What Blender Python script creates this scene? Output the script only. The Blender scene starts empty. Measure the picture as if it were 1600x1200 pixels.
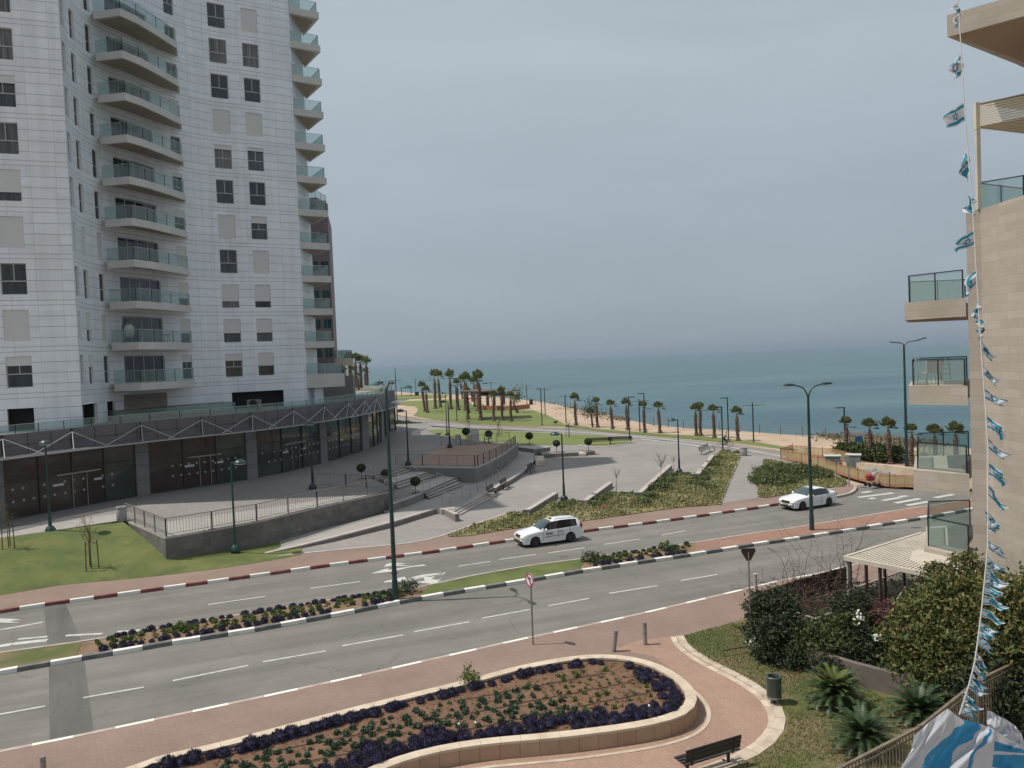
import bpy, bmesh, math, random
from mathutils import Vector, Matrix, noise
from mathutils.geometry import intersect_line_line_2d
R = math.radians
C = bpy.context.scene.collection
rng = random.Random(7)
# ------------------------------------------------------------------ camera geometry (pixels of the 1600x1200 photograph)
F = 1200.0; CAMZ = 11.0
PITCH = R(1.81); ROLL = R(2.32)
_r0 = Vector((1, 0, 0)); _f = Vector((0, math.cos(PITCH), -math.sin(PITCH))); _u0 = Vector((0, math.sin(PITCH), math.cos(PITCH)))
CR = _r0 * math.cos(ROLL) - _u0 * math.sin(ROLL)
CU = _r0 * math.sin(ROLL) + _u0 * math.cos(ROLL)
CAM = Vector((0, 0, CAMZ))
def ray(x, y): return _f * F + CR * (x - 800) + CU * (600 - y)
def G(x, y, z=0.0):
    r = ray(x, y); t = (z - CAMZ) / r.z
    return CAM + r * t
def D(x, y, Y):
    r = ray(x, y); return CAM + r * (Y / r.y)
def proj(P):
    v = P - CAM; d = v.dot(_f)
    return 800 + F * v.dot(CR) / d, 600 - F * v.dot(CU) / d
def height_at(base, y):
    """height above base of a vertical post whose top shows at pixel row y"""
    lo, hi = 0.0, 60.0
    for _ in range(40):
        m = (lo + hi) / 2
        if proj(base + Vector((0, 0, m)))[1] > y: lo = m
        else: hi = m
    return lo
def GL(pts, z): return [G(p[0], p[1], z if len(p) < 3 else p[2]) for p in pts]
# ------------------------------------------------------------------ materials
MATS = {}
def _nodes(name):
    m = bpy.data.materials.new(name); m.use_nodes = True
    nt = m.node_tree; nt.nodes.clear(); MATS[name] = m
    return m, nt, nt.nodes, nt.links
def lin(c):  # sRGB 0-255 -> linear
    return tuple(((v / 255) / 12.92 if v / 255 <= .04045 else ((v / 255 + .055) / 1.055) ** 2.4) for v in c)
def mat(name, col, rough=.7, col2=None, scale=3.0, detail=4, bump=0.0, bscale=None, metal=0.0, spec=.5, island=None, trans=0.0, coat=0.0,
        stretch=None, fac=(.35, .65), spots=None, coord='Object', mixin=None):
    m, nt, N, L = _nodes(name)
    out = N.new('ShaderNodeOutputMaterial'); b = N.new('ShaderNodeBsdfPrincipled')
    b.inputs['Roughness'].default_value = rough; b.inputs['Metallic'].default_value = metal
    b.inputs['Specular IOR Level'].default_value = spec; b.inputs['Coat Weight'].default_value = coat
    b.inputs['Base Color'].default_value = (*col, 1)
    tc = N.new('ShaderNodeTexCoord'); src = tc.outputs[coord]
    if stretch:
        mp = N.new('ShaderNodeMapping'); mp.inputs['Scale'].default_value = stretch; L.new(src, mp.inputs[0]); src = mp.outputs[0]
    colout = None
    if col2:
        n = N.new('ShaderNodeTexNoise'); n.inputs['Scale'].default_value = scale; n.inputs['Detail'].default_value = detail; L.new(src, n.inputs['Vector'])
        r = N.new('ShaderNodeValToRGB'); r.color_ramp.elements[0].position = fac[0]; r.color_ramp.elements[1].position = fac[1]
        r.color_ramp.elements[0].color = (*col, 1); r.color_ramp.elements[1].color = (*col2, 1)
        L.new(n.outputs['Fac'], r.inputs[0]); colout = r.outputs[0]
    if spots:  # (color, scale, threshold, strength): large soft patches that belong to the surface
        n = N.new('ShaderNodeTexNoise'); n.inputs['Scale'].default_value = spots[1]; n.inputs['Detail'].default_value = 6; n.inputs['Roughness'].default_value = .65
        L.new(src, n.inputs['Vector'])
        r = N.new('ShaderNodeMapRange'); r.inputs[1].default_value = spots[2]; r.inputs[2].default_value = spots[2] + .14; r.inputs[4].default_value = spots[3]
        L.new(n.outputs['Fac'], r.inputs[0])
        mx = N.new('ShaderNodeMix'); mx.data_type = 'RGBA'; L.new(r.outputs[0], mx.inputs[0])
        if colout: L.new(colout, mx.inputs[6])
        else: mx.inputs[6].default_value = (*col, 1)
        mx.inputs[7].default_value = (*spots[0], 1); colout = mx.outputs[2]
    if island:
        g = N.new('ShaderNodeNewGeometry'); r = N.new('ShaderNodeValToRGB'); L.new(g.outputs['Random Per Island'], r.inputs[0])
        el = r.color_ramp.elements
        el[0].color = (*island[0], 1); el[1].color = (*island[-1], 1)
        for i, c in enumerate(island[1:-1]):
            e = el.new((i + 1) / (len(island) - 1)); e.color = (*c, 1)
        if colout:
            mx = N.new('ShaderNodeMix'); mx.data_type = 'RGBA'; mx.inputs[0].default_value = .5; L.new(colout, mx.inputs[6]); L.new(r.outputs[0], mx.inputs[7]); colout = mx.outputs[2]
        else: colout = r.outputs[0]
    if colout: L.new(colout, b.inputs['Base Color'])
    if bump:
        n = N.new('ShaderNodeTexNoise'); n.inputs['Scale'].default_value = bscale or scale * 4; n.inputs['Detail'].default_value = 3; L.new(src, n.inputs['Vector'])
        bp = N.new('ShaderNodeBump'); bp.inputs['Strength'].default_value = bump; bp.inputs['Distance'].default_value = .03
        L.new(n.outputs['Fac'], bp.inputs['Height']); L.new(bp.outputs[0], b.inputs['Normal'])
    if trans:
        t = N.new('ShaderNodeBsdfTranslucent'); ms = N.new('ShaderNodeMixShader'); ms.inputs[0].default_value = trans
        if colout: L.new(colout, t.inputs[0])
        else: t.inputs[0].default_value = (*col, 1)
        L.new(b.outputs[0], ms.inputs[1]); L.new(t.outputs[0], ms.inputs[2]); L.new(ms.outputs[0], out.inputs[0])
    else: L.new(b.outputs[0], out.inputs[0])
    return m
def brickmat(name, c1, c2, mortar, bw, rh, ms=.02, offset=.5, rough=.75, uv=True, rot=0.0, dirt=None, bump=.25, nscale=1.2):
    m, nt, N, L = _nodes(name)
    out = N.new('ShaderNodeOutputMaterial'); b = N.new('ShaderNodeBsdfPrincipled'); b.inputs['Roughness'].default_value = rough
    b.inputs['Specular IOR Level'].default_value = .35
    tc = N.new('ShaderNodeTexCoord'); mp = N.new('ShaderNodeMapping'); mp.inputs['Rotation'].default_value = (0, 0, rot)
    L.new(tc.outputs['UV' if uv else 'Object'], mp.inputs[0])
    br = N.new('ShaderNodeTexBrick'); L.new(mp.outputs[0], br.inputs['Vector'])
    br.inputs['Color1'].default_value = (*c1, 1); br.inputs['Color2'].default_value = (*c2, 1); br.inputs['Mortar'].default_value = (*mortar, 1)
    br.inputs['Scale'].default_value = 1; br.inputs['Mortar Size'].default_value = ms; br.inputs['Mortar Smooth'].default_value = .1
    br.inputs['Brick Width'].default_value = bw; br.inputs['Row Height'].default_value = rh; br.offset = offset; br.squash = 1
    n = N.new('ShaderNodeTexNoise'); n.inputs['Scale'].default_value = nscale; n.inputs['Detail'].default_value = 7; n.inputs['Roughness'].default_value = .6
    L.new(tc.outputs['Object'], n.inputs['Vector'])
    r = N.new('ShaderNodeMapRange'); r.inputs[1].default_value = .3; r.inputs[2].default_value = .7; r.inputs[3].default_value = .84; r.inputs[4].default_value = 1.1
    L.new(n.outputs['Fac'], r.inputs[0])
    mx = N.new('ShaderNodeVectorMath'); mx.operation = 'SCALE'; L.new(br.outputs['Color'], mx.inputs[0]); L.new(r.outputs[0], mx.inputs['Scale'])
    L.new(mx.outputs[0], b.inputs['Base Color'])
    if bump:
        bp = N.new('ShaderNodeBump'); bp.inputs['Strength'].default_value = bump; bp.inputs['Distance'].default_value = .01; bp.invert = True
        L.new(br.outputs['Fac'], bp.inputs['Height']); L.new(bp.outputs[0], b.inputs['Normal'])
    L.new(b.outputs[0], out.inputs[0]); return m
def glassmat(name, tint, refl=.12, rough=.03, op=0.0, opcol=(.3, .4, .4)):
    m, nt, N, L = _nodes(name)
    out = N.new('ShaderNodeOutputMaterial'); t = N.new('ShaderNodeBsdfTransparent'); t.inputs[0].default_value = (*tint, 1)
    g = N.new('ShaderNodeBsdfGlossy'); g.inputs['Roughness'].default_value = rough
    lw = N.new('ShaderNodeLayerWeight'); lw.inputs[0].default_value = .35
    mr = N.new('ShaderNodeMapRange'); mr.inputs[3].default_value = refl * .5; mr.inputs[4].default_value = min(1, refl * 4); L.new(lw.outputs['Fresnel'], mr.inputs[0])
    ms = N.new('ShaderNodeMixShader'); L.new(mr.outputs[0], ms.inputs[0]); L.new(t.outputs[0], ms.inputs[1]); L.new(g.outputs[0], ms.inputs[2]); last = ms.outputs[0]
    if op:
        d = N.new('ShaderNodeBsdfDiffuse'); d.inputs[0].default_value = (*opcol, 1); m2 = N.new('ShaderNodeMixShader'); m2.inputs[0].default_value = op
        L.new(last, m2.inputs[1]); L.new(d.outputs[0], m2.inputs[2]); last = m2.outputs[0]
    L.new(last, out.inputs[0]); return m
# ------------------------------------------------------------------ mesh building
def V(*a): return Vector(a)
class MB:
    def __init__(s): s.v = []; s.f = []; s.m = []; s.uv = {}
    def vert(s, p): s.v.append(Vector(p)); return len(s.v) - 1
    def face(s, idx, mi=0, uv=None):
        if uv: s.uv[len(s.f)] = uv
        s.f.append(tuple(idx)); s.m.append(mi)
    def poly(s, pts, mi=0, uv=None):
        n = len(s.v); s.v += [Vector(p) for p in pts]; s.face(range(n, n + len(pts)), mi, uv)
    def box(s, c, size, rz=0.0, mi=0, rot=None):
        M = rot or Matrix.Rotation(rz, 3, 'Z'); hx, hy, hz = size[0] / 2, size[1] / 2, size[2] / 2
        n = len(s.v); c = Vector(c)
        for x, y, z in ((-1,-1,-1),(1,-1,-1),(1,1,-1),(-1,1,-1),(-1,-1,1),(1,-1,1),(1,1,1),(-1,1,1)): s.v.append(c + M @ Vector((x*hx, y*hy, z*hz)))
        for f in ((0,3,2,1),(4,5,6,7),(0,1,5,4),(1,2,6,5),(2,3,7,6),(3,0,4,7)): s.face([n + i for i in f], mi)
    def bar(s, a, b, w, h=None, mi=0):
        a = Vector(a); b = Vector(b); d = b - a; l = d.length
        if l < 1e-6: return
        q = d.to_track_quat('X', 'Z').to_matrix(); s.box((a + b) / 2, (l, w, h or w), rot=q, mi=mi)
    def prism(s, pl, z0, z1, mi=0, top=True, bottom=True, uvs=False, mt=None):
        n = len(s.v); k = len(pl)
        zb = z0 if isinstance(z0, (list, tuple)) else [z0] * k; zt = z1 if isinstance(z1, (list, tuple)) else [z1] * k
        ar = sum(pl[i][0] * pl[(i + 1) % k][1] - pl[(i + 1) % k][0] * pl[i][1] for i in range(k))
        if ar < 0: pl = pl[::-1]; zb = zb[::-1]; zt = zt[::-1]
        for p, z in zip(pl, zb): s.v.append(V(p[0], p[1], z))
        for p, z in zip(pl, zt): s.v.append(V(p[0], p[1], z))
        u = 0
        for i in range(k):
            j = (i + 1) % k; l = (V(pl[j][0], pl[j][1]) - V(pl[i][0], pl[i][1])).length
            s.face((n + i, n + j, n + k + j, n + k + i), mi, [(u, zb[i]), (u + l, zb[j]), (u + l, zt[j]), (u, zt[i])]); u += l
        if top: s.face([n + k + i for i in range(k)], mi if mt is None else mt, [(p[0], p[1]) for p in pl])
        if bottom: s.face([n + i for i in reversed(range(k))], mi)
    def ring(s, c, r, k, q=None, ry=None):
        n = len(s.v)
        for i in range(k):
            a = 2 * math.pi * i / k; p = V(r * math.cos(a), (ry or r) * math.sin(a), 0)
            s.v.append(Vector(c) + (q @ p if q else p))
        return n
    def tube(s, pts, r, k=6, mi=0, caps=True):
        pts = [Vector(p) for p in pts]; rs = r if isinstance(r, (list, tuple)) else [r] * len(pts)
        prev = None
        for i, p in enumerate(pts):
            d = (pts[min(i + 1, len(pts) - 1)] - pts[max(i - 1, 0)])
            q = d.to_track_quat('Z', 'Y').to_matrix() if abs(d.normalized().z) < .999 else Matrix.Identity(3)
            n = s.ring(p, rs[i], k, q)
            if prev is not None:
                for a in range(k): s.face((prev + a, prev + (a + 1) % k, n + (a + 1) % k, n + a), mi)
            elif caps: s.face([n + a for a in reversed(range(k))], mi)
            prev = n
        if caps: s.face([prev + a for a in range(k)], mi)
    def lathe(s, prof, k=12, c=(0, 0, 0), mi=0):
        prev = None
        for r, z in prof:
            n = s.ring(V(c[0], c[1], c[2] + z), max(r, 1e-4), k)
            if prev is not None:
                for a in range(k): s.face((prev + a, prev + (a + 1) % k, n + (a + 1) % k, n + a), mi)
            prev = n
        s.face([prev + a for a in range(k)], mi)
    def blob(s, c, rad, seed=0, amp=.2, freq=1.5, u=10, w=7, mi=0):
        n = len(s.v); c = Vector(c); rad = Vector(rad)
        for j in range(w + 1):
            th = math.pi * j / w
            for i in range(u):
                ph = 2 * math.pi * i / u; d = V(math.sin(th) * math.cos(ph), math.sin(th) * math.sin(ph), math.cos(th))
                k = 1 + amp * noise.noise(d * freq + V(seed * 3.7, seed, 0)) * 2
                s.v.append(c + V(d.x * rad.x, d.y * rad.y, d.z * rad.z) * k)
        for j in range(w):
            for i in range(u): s.face((n + j * u + i, n + (j + 1) * u + i, n + (j + 1) * u + (i + 1) % u, n + j * u + (i + 1) % u), mi)
    def leaf(s, c, size, rg, up=.3, mi=0, asp=.5):
        """one folded leaf: two triangles sharing a midrib"""
        d = V(rg.gauss(0, 1), rg.gauss(0, 1), rg.gauss(0, 1) + up)
        if d.length < .01: d = V(0, 0, 1)
        d.normalize(); t = d.cross(V(rg.gauss(0, 1), rg.gauss(0, 1), rg.gauss(0, 1)))
        if t.length < .01: t = V(1, 0, 0)
        t.normalize(); nn = d.cross(t); sz = size * rg.uniform(.7, 1.3); c = Vector(c); n = len(s.v)
        s.v += [c - d * sz * .5, c + t * sz * asp * .5 + nn * sz * .12, c + d * sz * .5, c - t * sz * asp * .5 + nn * sz * .12]
        s.face((n, n + 1, n + 2, n + 3), mi)
    def build(s, name, mats, parent=None, smooth=False, world=True, sharp=None, norm=False):
        me = bpy.data.meshes.new(name)
        off = Vector((0, 0, 0))
        if parent is not None and world:
            o = parent
            while o is not None: off += o.location; o = o.parent
        me.from_pydata([v - off for v in s.v], [], s.f)
        mats = mats if isinstance(mats, (list, tuple)) else [mats]
        for m in mats: me.materials.append(MATS[m] if isinstance(m, str) else m)
        if len(mats) > 1: me.polygons.foreach_set('material_index', s.m)
        if s.uv:
            ul = me.uv_layers.new(name='UVMap')
            for fi, p in enumerate(me.polygons):
                u = s.uv.get(fi)
                if u:
                    for k, li in enumerate(p.loop_indices): ul.data[li].uv = u[k]
        if norm:
            bm = bmesh.new(); bm.from_mesh(me); bmesh.ops.recalc_face_normals(bm, faces=bm.faces); bm.to_mesh(me); bm.free()
        if smooth:
            me.polygons.foreach_set('use_smooth', [True] * len(me.polygons))
            if sharp: me.set_sharp_from_angle(angle=R(sharp))
        me.update()
        ob = bpy.data.objects.new(name, me); C.objects.link(ob)
        if parent is not None: ob.parent = parent
        return ob
def tag(o, label=None, cat=None, group=None, kind=None):
    if label: o['label'] = label
    if cat: o['category'] = cat
    if group: o['group'] = group
    if kind: o['kind'] = kind
    return o
def thing(name, label, cat, loc=(0, 0, 0), rz=0.0, group=None):
    o = bpy.data.objects.new(name, None); C.objects.link(o); o.location = loc; o.rotation_euler = (0, 0, rz); o.empty_display_size = .2
    return tag(o, label, cat, group)
def struct(name, mb, mats, **k):
    o = mb.build(name, mats, None, **k); o['kind'] = 'structure'; return o
KIDS = {}
def dup(root, loc, rz=0.0, label=None, group=None, scale=None):
    def cp(o, par):
        c = o.copy(); C.objects.link(c)
        if par is not None: c.parent = par
        if o.name not in KIDS: KIDS[o.name] = list(o.children)
        for ch in KIDS[o.name]: cp(ch, c)
        return c
    c = cp(root, None); c.location = loc; c.rotation_euler = (0, 0, rz)
    if scale is not None: c.scale = scale if isinstance(scale, (tuple, list)) else (scale,) * 3
    if label: c['label'] = label
    if group: c['group'] = group
    return c
class Proto:
    """first call places the prototype itself, later calls place copies"""
    def __init__(s, maker): s.maker = maker; s.root = None
    def put(s, loc, rz=0.0, label=None, group=None, scale=None):
        if s.root is None:
            s.root = s.maker(); o = s.root; o.location = loc; o.rotation_euler = (0, 0, rz)
            if scale is not None: o.scale = scale if isinstance(scale, (tuple, list)) else (scale,) * 3
            if label: o['label'] = label
            if group: o['group'] = group
            return o
        return dup(s.root, loc, rz, label, group, scale)
def resample(pts, step=None, n=None):
    pts = [Vector(p) for p in pts]; L = [0]
    for a, b in zip(pts, pts[1:]): L.append(L[-1] + (b - a).length)
    T = L[-1]
    if n is None: n = max(2, int(round(T / step)) + 1)
    out = []; k = 0
    for i in range(n):
        t = T * i / (n - 1)
        while k < len(L) - 2 and L[k + 1] < t: k += 1
        u = (t - L[k]) / max(1e-9, L[k + 1] - L[k]); out.append(pts[k].lerp(pts[k + 1], min(1, max(0, u))))
    return out
def smooth_line(pts, it=2):
    pts = [Vector(p) for p in pts]
    for _ in range(it):
        o = [pts[0]]
        for a, b in zip(pts, pts[1:]): o += [a.lerp(b, .25), a.lerp(b, .75)]
        o.append(pts[-1]); pts = o
    return pts
def offset_line(pts, d, closed=False):
    """shift a polyline sideways (left of travel is positive) in plan"""
    out = []; k = len(pts)
    for i in range(k):
        a = pts[(i - 1) % k] if closed else pts[max(i - 1, 0)]; b = pts[(i + 1) % k] if closed else pts[min(i + 1, k - 1)]
        t = V(b[0] - a[0], b[1] - a[1]); t = t.normalized() if t.length > 1e-9 else V(1, 0)
        p = Vector(pts[i]).copy(); p[0] += -t.y * d; p[1] += t.x * d; out.append(p)
    return out
def ribbon(mb, A, B, mi=0):
    """sheet between two polylines with the same number of points"""
    n = len(mb.v); k = len(A); mb.v += [Vector(p) for p in A] + [Vector(p) for p in B]
    for i in range(k - 1): mb.face((n + i, n + i + 1, n + k + i + 1, n + k + i), mi, [(mb.v[j].x, mb.v[j].y) for j in (n + i, n + i + 1, n + k + i + 1, n + k + i)])
def wallstrip(mb, A, w, z0, z1, mi=0, mt=None, side=1, ends=True):
    """solid wall along polyline A (front edge), w thick towards side, from z0 to z1 (numbers or per-point lists)"""
    B = offset_line(A, w * side); k = len(A); n = len(mb.v)
    zb = z0 if isinstance(z0, list) else [z0] * k; zt = z1 if isinstance(z1, list) else [z1] * k
    for pl, zz in ((A, zb), (A, zt), (B, zt), (B, zb)):
        for p, z in zip(pl, zz): mb.v.append(V(p[0], p[1], z))
    u = 0
    for i in range(k - 1):
        l = (V(A[i + 1][0], A[i + 1][1]) - V(A[i][0], A[i][1])).length
        for r in range(3):
            a = n + r * k + i; q = (a, a + 1, a + k + 1, a + k) if side < 0 else (a + 1, a, a + k, a + k + 1)
            m = mt if (r == 1 and mt is not None) else mi
            zlo, zhi = (0, w) if r == 1 else (zb[i], zt[i])
            uv = [(u, zlo), (u + l, zlo), (u + l, zhi), (u, zhi)] if side < 0 else [(u + l, zlo), (u, zlo), (u, zhi), (u + l, zhi)]
            mb.face(q, m, uv)
        u += l
    if ends:
        for i in (0, k - 1): mb.face((n + i, n + k + i, n + 2 * k + i, n + 3 * k + i), mi)
def inside(p, poly):
    x, y = p[0], p[1]; c = False; k = len(poly)
    for i in range(k):
        a, b = poly[i], poly[(i + 1) % k]
        if (a[1] > y) != (b[1] > y) and x < (b[0] - a[0]) * (y - a[1]) / (b[1] - a[1]) + a[0]: c = not c
    return c
# ------------------------------------------------------------------ camera, sun, sky
cam = bpy.data.cameras.new('camera'); cam.sensor_width = 36; cam.lens = 27; cam.clip_start = .05; cam.clip_end = 400000
co = bpy.data.objects.new('camera', cam); C.objects.link(co)
co.matrix_world = Matrix(((CR.x, CU.x, -_f.x, 0), (CR.y, CU.y, -_f.y, 0), (CR.z, CU.z, -_f.z, CAMZ), (0, 0, 0, 1)))
bpy.context.scene.camera = co
SUN_EL = R(60); LDIR = V(math.cos(R(1)), math.sin(R(1)), 0)          # the light travels to the right
ld = V(LDIR.x * math.cos(SUN_EL), LDIR.y * math.cos(SUN_EL), -math.sin(SUN_EL))
sl = bpy.data.lights.new('sun', 'SUN'); sl.energy = 3.5; sl.angle = R(.6); sl.color = (1, .95, .87)
so = bpy.data.objects.new('sun', sl); C.objects.link(so); so.rotation_euler = (-ld).to_track_quat('Z', 'Y').to_euler()
w = bpy.data.worlds.new("World"); bpy.context.scene.world = w; w.use_nodes = True
N = w.node_tree.nodes; L = w.node_tree.links; N.clear()
out = N.new('ShaderNodeOutputWorld'); bg = N.new('ShaderNodeBackground'); bg.inputs[1].default_value = .1
sky = N.new('ShaderNodeTexSky'); sky.sky_type = 'NISHITA'; sky.sun_disc = False; sky.sun_elevation = SUN_EL
sd = -ld; sky.sun_rotation = math.atan2(sd.x, sd.y); sky.dust_density = 3.0; sky.air_density = 1.0; sky.ozone_density = 1.5
# thin overcast veil: the clear sky is washed towards an even pale grey, with faint soft streaks of cloud
tc = N.new('ShaderNodeTexCoord'); mp = N.new('ShaderNodeMapping'); mp.inputs['Scale'].default_value = (1.2, 1.2, 5)
L.new(tc.outputs['Generated'], mp.inputs[0])
nz = N.new('ShaderNodeTexNoise'); nz.inputs['Scale'].default_value = 1.6; nz.inputs['Detail'].default_value = 8; nz.inputs['Roughness'].default_value = .5; nz.inputs['Distortion'].default_value = .4
L.new(mp.outputs[0], nz.inputs['Vector'])
sep = N.new('ShaderNodeSeparateXYZ'); L.new(tc.outputs['Generated'], sep.inputs[0])
gr = N.new('ShaderNodeValToRGB'); L.new(sep.outputs['Z'], gr.inputs[0]); e = gr.color_ramp.elements
e[0].position = 0; e[0].color = (2.95, 3.45, 3.95, 1); e[1].position = 1; e[1].color = (4.3, 4.85, 5.25, 1)
a = e.new(.12); a.color = (3.15, 3.65, 4.12, 1); a = e.new(.32); a.color = (3.95, 4.5, 4.95, 1)
mr = N.new('ShaderNodeMapRange'); mr.inputs[1].default_value = .38; mr.inputs[2].default_value = .66; mr.inputs[3].default_value = .945; mr.inputs[4].default_value = 1.055; L.new(nz.outputs['Fac'], mr.inputs[0])
sc = N.new('ShaderNodeVectorMath'); sc.operation = 'SCALE'; L.new(gr.outputs[0], sc.inputs[0]); L.new(mr.outputs[0], sc.inputs['Scale'])
mx = N.new('ShaderNodeMix'); mx.data_type = 'RGBA'; mx.inputs[0].default_value = .9; L.new(sky.outputs[0], mx.inputs[6]); L.new(sc.outputs[0], mx.inputs[7])
L.new(mx.outputs[2], bg.inputs[0]); L.new(bg.outputs[0], out.inputs[0])
vs = bpy.context.scene.view_settings; vs.view_transform = 'Standard'; vs.look = 'None'; vs.exposure = .22; vs.gamma = 1
bpy.context.scene.cycles.max_bounces = 8; bpy.context.scene.cycles.transparent_max_bounces = 16; bpy.context.scene.cycles.volume_bounces = 0
bpy.context.scene.cycles.use_denoising = True
# ------------------------------------------------------------------ materials
def asphaltmat(name, c1, c2, ang):
    m, nt, N, L = _nodes(name); out = N.new('ShaderNodeOutputMaterial'); b = N.new('ShaderNodeBsdfPrincipled'); b.inputs['Roughness'].default_value = .88; b.inputs['Specular IOR Level'].default_value = .3
    tc = N.new('ShaderNodeTexCoord'); mp = N.new('ShaderNodeMapping'); mp.inputs['Rotation'].default_value = (0, 0, ang); L.new(tc.outputs['Object'], mp.inputs[0])
    def nz(sc, det, rough, stretch=None, dist=0):
        n = N.new('ShaderNodeTexNoise'); n.inputs['Scale'].default_value = sc; n.inputs['Detail'].default_value = det; n.inputs['Roughness'].default_value = rough; n.inputs['Distortion'].default_value = dist
        if stretch: q = N.new('ShaderNodeMapping'); q.inputs['Scale'].default_value = stretch; L.new(mp.outputs[0], q.inputs[0]); L.new(q.outputs[0], n.inputs['Vector'])
        else: L.new(mp.outputs[0], n.inputs['Vector'])
        return n.outputs['Fac']
    def rng_(src, a, b_, lo, hi): r = N.new('ShaderNodeMapRange'); r.inputs[1].default_value = a; r.inputs[2].default_value = b_; r.inputs[3].default_value = lo; r.inputs[4].default_value = hi; L.new(src, r.inputs[0]); return r.outputs[0]
    def mul(a, b_): n = N.new('ShaderNodeMath'); n.operation = 'MULTIPLY'; L.new(a, n.inputs[0]); L.new(b_, n.inputs[1]); return n.outputs[0]
    f = mul(rng_(nz(1, 5, .6, (.03, .8, 1)), .32, .68, .8, 1.14), rng_(nz(.3, 9, .68), .3, .7, .84, 1.12))   # wheel tracks along the lane, broad mottling
    f = mul(f, rng_(nz(28, 3, .7), .3, .7, .9, 1.1)); f = mul(f, rng_(nz(.9, 6, .6, None, 1.2), .66, .74, 1, .82))                        # grit, oil stains
    vo = N.new('ShaderNodeTexVoronoi'); vo.feature = 'DISTANCE_TO_EDGE'; vo.inputs['Scale'].default_value = .16
    n3 = N.new('ShaderNodeTexNoise'); n3.inputs['Scale'].default_value = .8; n3.inputs['Detail'].default_value = 6; L.new(mp.outputs[0], n3.inputs['Vector']); ad = N.new('ShaderNodeVectorMath'); ad.operation = 'MULTIPLY_ADD'; L.new(n3.outputs['Color'], ad.inputs[0]); ad.inputs[1].default_value = (2.2, 2.2, 0); L.new(mp.outputs[0], ad.inputs[2]); L.new(ad.outputs[0], vo.inputs['Vector'])
    f = mul(f, rng_(vo.outputs['Distance'], .0, .004, .72, 1))
    r = N.new('ShaderNodeMix'); r.data_type = 'RGBA'; r.inputs[6].default_value = (*c1, 1); r.inputs[7].default_value = (*c2, 1); L.new(nz(.12, 4, .5), r.inputs[0])
    sc = N.new('ShaderNodeVectorMath'); sc.operation = 'SCALE'; L.new(r.outputs[2], sc.inputs[0]); L.new(f, sc.inputs['Scale']); L.new(sc.outputs[0], b.inputs['Base Color'])
    bp = N.new('ShaderNodeBump'); bp.inputs['Strength'].default_value = .25; bp.inputs['Distance'].default_value = .01; L.new(nz(60, 2, .5), bp.inputs['Height']); L.new(bp.outputs[0], b.inputs['Normal']); L.new(b.outputs[0], out.inputs[0])
asphaltmat('asphalt', (.16, .149, .134), (.197, .184, .166), R(-22))
asphaltmat('asphalt_patch', (.105, .1, .092), (.14, .134, .124), R(60))
mat('paint_white', (.52, .51, .48), .7, (.33, .32, .3), 3.5, 6, fac=(.45, .75))
mat('kerb_white', (.72, .71, .66), .7, (.5, .49, .45), 2.5, 5, fac=(.5, .8))
mat('kerb_dark', (.10, .105, .105), .7, (.17, .17, .165), 3, 5)
mat('kerb_red', (.16, .045, .04), .7, (.27, .12, .10), 2.5, 5, fac=(.4, .8))
mat('kerb_pale', (.46, .39, .34), .8, (.34, .27, .24), 2, 5)
mat('kerb_stone', (.5, .43, .34), .8, (.38, .3, .23), 2.5, 5)
brickmat('paver_pink', (.262, .182, .147), (.235, .162, .13), (.19, .135, .11), .22, .11, .008, rot=R(14), uv=False, nscale=.35)
brickmat('paver_red', (.32, .18, .13), (.27, .15, .108), (.17, .10, .075), .22, .11, .008, rot=R(14), uv=False, nscale=.5)
brickmat('paver_tan', (.36, .232, .172), (.315, .203, .15), (.25, .17, .13), .22, .11, .008, rot=R(62), uv=False, nscale=.35)
brickmat('paver_grey', (.245, .224, .208), (.215, .198, .186), (.16, .15, .14), .6, .3, .012, rot=R(20), uv=False, nscale=.16)
brickmat('paver_light', (.345, .322, .295), (.31, .292, .268), (.22, .21, .2), .8, .4, .012, rot=R(12), uv=False, nscale=.2)
brickmat('paver_plaza', (.275, .25, .232), (.25, .228, .212), (.17, .155, .145), .8, .4, .012, rot=R(32), uv=False, nscale=.12)
mat('promenade_sand', (.44, .335, .245), .9, (.35, .25, .17), .25, 8, bump=.1, bscale=10)
mat('cliff', (.35, .27, .18), .95, (.2, .17, .11), .35, 8, bump=.8, bscale=1.5)
mat('scrub', (.1, .1, .05), .9, (.25, .2, .13), 1.2, 6, island=((.06, .07, .03), (.12, .11, .05), (.22, .18, .11)))
mat('lawn', (.075, .105, .022), .9, (.13, .138, .038), .6, 9, bump=.9, bscale=22, spots=((.06, .08, .018), .8, .52, .75))
mat('lawn_far', (.105, .14, .032), .9, (.15, .172, .048), .06, 7, bump=.5, bscale=12, spots=((.10, .135, .03), .12, .54, .6))
mat('lawn_worn', (.085, .10, .026), .9, (.17, .125, .065), .5, 8, bump=.8, bscale=25, spots=((.23, .14, .08), .8, .56, .7), fac=(.4, .62))
mat('grass_blade', (.1, .12, .03), .8, island=((.07, .10, .02), (.12, .15, .035), (.2, .19, .07)), trans=.25)
mat('soil_red', (.12, .065, .038), .95, (.18, .102, .06), 2.6, 9, bump=1.0, bscale=14, spots=((.085, .048, .03), 1.5, .52, .7))
mat('soil_tan', (.16, .10, .06), .95, (.23, .155, .095), 2, 8, bump=.8, bscale=14)
mat('groundcover', (.2, .19, .07), .9, island=((.13, .15, .045), (.2, .215, .08), (.3, .28, .13), (.37, .33, .2)), trans=.2)
mat('groundcover_base', (.17, .15, .06), .95, (.25, .2, .1), 1.5, 6, bump=.8, bscale=15)
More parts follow.
